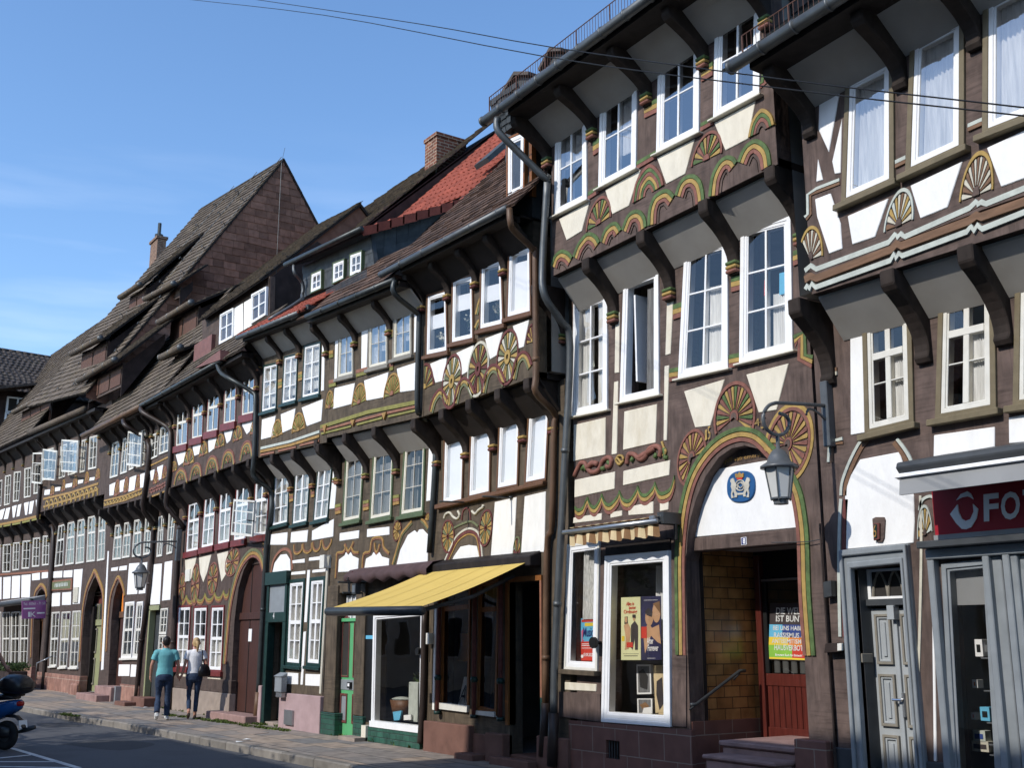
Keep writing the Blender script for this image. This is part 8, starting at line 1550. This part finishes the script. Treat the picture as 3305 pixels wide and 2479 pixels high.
    c = MB(); w_ = .92 if female else 1.0       # shirt
    rings(c, [(tuck, .178 * w_, .122 * w_, 0), (.98, .180 * w_, .122 * w_, 0), (1.1, .160 * w_, .113, 0), (1.25, .176 * w_, .120, 0), (1.36, sw * 1.0, .116, -.01), (1.42, sw * 1.08, .10, -.01), (1.455, sw * .86, .085, -.01), (1.485, .085, .075, -.005), (1.505, .066, .066, 0)])
    for i, s in enumerate((-1, 1)):
        el = Vector(arms[i][0]); sh = Vector((s * sw, -.01, 1.415)); t = sleeve; limb(c, [sh + Vector((-s * .08, 0, .01)), sh, sh.lerp(el, t * .35), sh.lerp(el, t * .7), sh.lerp(el, t)], [.07, .074, .072, .069, .070]); q_ = T(sh + Vector((-s * .012, 0, -.012))); c.lathe([(.082 * k * math.cos(a), .082 * k * math.sin(a)) for a in [-1.5 + j * .3 for j in range(11)]], q_, 'skin', 12)
    s_ = remesh(c, 'shirt', e, shirt, .011, 5)
    if not female: c = MB(); c.tube([T((.06 * math.cos(a), .002 + .062 * math.sin(a), 1.505 + .008 * math.sin(a))) for a in [j * math.pi / 8 for j in range(17)]], .014 * k, shirt, 8); c.build('collar', s_, smooth=True)
    c = MB(); lw = .88 if female else 1.08      # trousers
    rings(c, [(.80, .10, .09, 0), (.84, .168 * (1.02 if female else 1), .118, -.008), (.92, .176 * (1.0 if female else .98), .122, -.012), (1.0, .166 * w_, .112, 0)])
    for i, s in enumerate((-1, 1)):
        kn, an, toe = [Vector(p) for p in legs[i]]; hp = Vector((s * hw * .95, -.005, .90)); en = an + (kn - an).normalized() * (.07 if female else .0)
        limb(c, [hp, hp.lerp(kn, .45), kn, kn.lerp(en, .4), en], [.098, .083 * lw, .062 * lw, .062 * lw, .046 * (1 if female else 1.35)])
    tr = remesh(c, 'trousers', e, trousers, .011, 5)
    for i in (0, 1):
        kn, an, toe = [Vector(p) for p in legs[i]]; c = MB(); d = toe - an; d.z = min(d.z, -.02); hl = an - Vector((0, .045, .035)); fl = 1 if not female else .8
        limb(c, [hl, an.lerp(toe, .3) - Vector((0, 0, .02)), an.lerp(toe, .7) - Vector((0, 0, .012)), toe + Vector((0, .02, .0))], [.042 * fl, .046 * fl, .044 * fl, .028 * fl])
        if not female: limb(c, [an + Vector((0, 0, .0)), an - Vector((0, 0, .05))], [.046, .046])
        remesh(c, 'shoe', e, shoes, .008, 2)
    c = MB()
    if female:
        rings(c, [(1.56, .05, .035, -.062), (1.60, .078, .06, -.035), (1.66, .085, .095, -.012), (1.71, .076, .094, -.006), (1.745, .052, .066, -.006), (1.762, .02, .03, -.004)])
        c.tube(smooth_path([tuple(T(p)) for p in ((0, -.085, 1.65), (.02, -.125, 1.64), (.03, -.135, 1.58), (.025, -.115, 1.50), (.02, -.11, 1.44))], 3), [x * k for x in (.03, .032, .034, .036, .036, .036, .036, .034, .03, .026, .02, .014, .008)], 'skin', 10)
    else:
        rings(c, [(1.565, .05, .03, -.055), (1.60, .074, .06, -.032), (1.64, .083, .085, -.02), (1.69, .086, .10, -.004), (1.73, .068, .086, -.002), (1.765, .03, .04, 0)])
    remesh(c, 'hair', e, hair, .009, 3)
    for s in (-1, 1): m_ = MB(); m_.lathe([(.002, -.009 * k), (.011 * k, 0), (.002, .009 * k)], T((s * .031, .094, 1.642)), 'sneaker', 8); m_.build('eye', body, smooth=True)
    m_ = MB(); m_.tube([T((-.024, .088, 1.572)), T((0, .098, 1.57)), T((.024, .088, 1.572))], .006 * k, 'salmon', 6); m_.build('mouth', body, smooth=True)
    return e, T, R, F, k
Fm = Vector((-.965, .26, 0)); Rm = Vector((.26, .965, 0))
mp_ = onZ('P', 338, 1545, 0); wp = onZ('P', 800, 1530, 0)
Hm, Hw = 1.71, 1.69
rel = wp - mp_; off = Vector((rel.dot(Rm), rel.dot(Fm), 0))
hand = Vector((off.x * .5 + .0, off.y * .5 + .02, .83))        # where the two hands meet (man's frame, metres)
km, kw = Hm / 1.75, Hw / 1.75
hm = hand / km; hw_ = (hand - off) / kw
person('man in turquoise polo shirt and dark jeans walking away, holding her hand', mp_, Fm, Hm, 'polo', .62, 'jeans', 'hair_black', 'sneaker',
       (((-.275, -.02, 1.16), (-.285, .05, .93), (-.285, .07, .82)), ((.275, -.02, 1.15), tuple(hm + Vector((-.045, -.02, .085))), tuple(hm + Vector((.01, .01, 0))))),
       (((-.10, .06, .50), (-.115, -.22, .17), (-.12, -.12, .03)), ((.095, .05, .50), (.10, .02, .09), (.115, .17, .035))), tuck=.885, group='couple walking on the pavement')
we, wT, wR, wF, wk = person('woman in white t-shirt and blue jeans with blonde ponytail, walking away', wp, Fm, Hw, 'tee', .55, 'jeans', 'hair_blonde', 'pump',
       (((-.225, -.03, 1.16), tuple(hw_ + Vector((.05, -.02, .085))), tuple(hw_ + Vector((-.01, .01, 0)))), ((.25, -.06, 1.17), (.24, .10, 1.05), (.2, .17, 1.02))),
       (((-.09, .07, .50), (-.085, -.20, .16), (-.09, -.10, .03)), ((.075, .04, .50), (.06, .0, .085), (.065, .16, .03))), female=True, tuck=.92, group='couple walking on the pavement')
# shoulder bag
e = thing('shoulder_bag', 'black leather shoulder bag hanging behind the woman in white', 'bag', wT((.17, -.12, 1.0))); mb = MB(); c = Vector((.2, -.10, 1.06)); vs = []
for (z, a, b_) in ((-.15, .10, .05), (-.13, .15, .075), (-.03, .155, .085), (.06, .12, .065), (.12, .07, .03)):
    for j in range(16): t = 2 * math.pi * j / 16; vs.append(wT((c.x + a * math.cos(t) * .9 + z * -.05, c.y + b_ * math.sin(t) + a * math.cos(t) * .35, c.z + z)))
mb.add(vs, [[i * 16 + j, i * 16 + (j + 1) % 16, (i + 1) * 16 + (j + 1) % 16, (i + 1) * 16 + j] for i in range(4) for j in range(16)] + [list(range(16)), [64 + j for j in range(16)]], 'leather'); mb.build('bag_body', e, smooth=True)
mb = MB(); mb.tube(smooth_path([tuple(wT(p)) for p in ((.19, -.13, 1.16), (.15, -.135, 1.3), (.135, -.09, 1.44), (.14, .0, 1.475), (.15, .07, 1.42), (.19, .0, 1.18))], 4), .011, 'leather', 6); mb.build('strap', e, smooth=True)
# ================================================================== scooter and rider at the left edge
rw = onZ('Z', 40, 1498, -.121); SF = Vector((-.80, -.60, 0)).normalized(); SR = Vector((SF.y, -SF.x, 0)); s0 = rw
S = lambda r, f, z: s0 + SR * r + SF * f + Vector((0, 0, z))
e = thing('motor_scooter', 'blue and black motor scooter with rounded top box at the left edge', 'scooter', s0)
def wheel(f):
    o = MB(); c = S(0, f, .235); vs = []; n = 28; prof = [(.10, -.03), (.16, -.045), (.205, -.05), (.23, -.03), (.235, 0), (.23, .03), (.205, .05), (.16, .045), (.10, .03)]
    for j in range(n):
        a = 2 * math.pi * j / n; vs += [c + SR * x + (SF * math.cos(a) + Vector((0, 0, 1)) * math.sin(a)) * r for r, x in prof]
    m = len(prof); o.add(vs, [[j * m + i, j * m + i + 1, ((j + 1) % n) * m + i + 1, ((j + 1) % n) * m + i] for j in range(n) for i in range(m - 1)], 'rubber'); w_ = o.build('wheel', e, smooth=True)
    o = MB(); o.tube([c - SR * .035, c + SR * .035], .105, 'iron', 16)
    for j in range(5): a = j * 2 * math.pi / 5; o.tube([c + SR * .036, c + SR * .036 + (SF * math.cos(a) + Vector((0, 0, 1)) * math.sin(a)) * .15], .016, 'chrome', 6)
    o.build('rim', w_)
wheel(0); wheel(1.25)
def blob(name, secs, m, n=16, parent=None):
    """closed shell through cross sections (forward, centre height, half width, half height)"""
    o = MB(); vs = []
    for f, z, a, b in secs:
        for j in range(n): t = 2 * math.pi * j / n; cx_, cz_ = math.cos(t), math.sin(t); vs.append(S(a * math.copysign(abs(cx_) ** .7, cx_), f, z + b * math.copysign(abs(cz_) ** .7, cz_)))
    o.add(vs, [[i * n + j, i * n + (j + 1) % n, (i + 1) * n + (j + 1) % n, (i + 1) * n + j] for i in range(len(secs) - 1) for j in range(n)] + [list(range(n)), [(len(secs) - 1) * n + j for j in range(n)]], m); return o.build(name, parent or e, smooth=True)
tb = blob('top_box', [(-.36, 1.02, .10, .05), (-.33, 1.02, .19, .11), (-.22, 1.04, .235, .155), (-.05, 1.05, .24, .165), (.06, 1.03, .21, .14), (.10, 1.02, .12, .08)], 'scooter_black'); blob('box_lid_rim', [(-.365, .99, .11, .012), (-.2, .99, .243, .014), (.0, .99, .245, .014), (.10, .99, .13, .012)], 'rubber', parent=tb)
blob('body_panel', [(-.26, .74, .05, .04), (-.2, .72, .12, .09), (0, .66, .17, .13), (.25, .60, .19, .15), (.45, .52, .17, .16), (.6, .40, .14, .12)], 'scooter_blue'); blob('seat', [(-.15, .84, .10, .03), (-.05, .85, .15, .05), (.3, .83, .16, .055), (.6, .80, .13, .05), (.68, .78, .06, .03)], 'scooter_black'); blob('rack', [(-.25, .88, .08, .02), (.1, .88, .1, .02)], 'scooter_black')
blob('tail_light', [(-.275, .74, .05, .03), (-.25, .74, .08, .045), (-.2, .74, .09, .05)], 'tail_red'); blob('mudguard', [(-.36, .36, .05, .015), (-.30, .46, .06, .015), (-.2, .53, .065, .02), (0, .55, .07, .03)], 'scooter_black'); blob('engine', [(-.1, .28, .06, .08), (.1, .3, .13, .12), (.5, .26, .12, .1)], 'scooter_black'); blob('footboard', [(.45, .28, .16, .05), (1.0, .28, .16, .05)], 'scooter_black'); blob('front_shield', [(.98, .35, .16, .1), (1.05, .6, .2, .2), (1.08, .85, .16, .12), (1.1, .98, .08, .04)], 'scooter_blue'); blob('front_mudguard', [(1.05, .44, .06, .03), (1.25, .5, .07, .02), (1.45, .40, .05, .02)], 'scooter_blue')
mb = MB(); mb.tube([S(0, 1.22, .25), S(0, 1.08, .95)], .03, 'iron', 8); mb.tube([S(-.33, .98, 1.02), S(-.1, 1.06, 1.0), S(.1, 1.06, 1.0), S(.33, .98, 1.02)], .016, 'rubber', 8); mb.build('handlebar', e, smooth=True)
mb = MB(); mb.tube([S(.16, -.12, .28), S(.17, -.25, .32), S(.17, -.42, .36)], [.03, .045, .035], 'iron', 10); mb.build('exhaust', e, smooth=True)
mb = MB(); mb.box(-.09, .09, -.006, .006, -.06, .06, 'sign_white')
mb.v = [S(v.x, -.33 + v.z * .2, .42 + v.z) + SF * v.y for v in mb.v]; mb.build('number_plate', e)
# the rider stands left of the frame, only a forearm reaches in
wr = onZ('Z', 52, 720, 0); dd = (s0 - CAM).length
def atd(x, y, dist): v = ray('Z', x, y).normalized(); return CAM + v * dist
wrist, elbow, tipp = atd(46, 715, dd * .985), atd(-42, 560, dd * .985), atd(72, 752, dd * .985)
pl = atd(-150, 700, dd * .985); pl.z = -.12; Fp = Vector((.52, .85, 0)).normalized(); Rp = Vector((Fp.y, -Fp.x, 0)); kp = 1.0
tl = lambda p: ((p - pl).dot(Rp), (p - pl).dot(Fp), p.z - pl.z)
person('person at the left edge, only a bare forearm with wristband showing beside the scooter', pl, Fp, 1.75, 'cloth_dark', .6, 'jeans', 'hair_black', 'sneaker', (((-.27, .0, 1.15), (-.28, .1, .93), (-.28, .14, .83)), (tl(elbow), tl(wrist), tl(tipp))), (((-.1, .03, .5), (-.1, 0, .09), (-.12, .16, .035)), ((.1, .03, .5), (.1, 0, .09), (.12, .16, .035))))
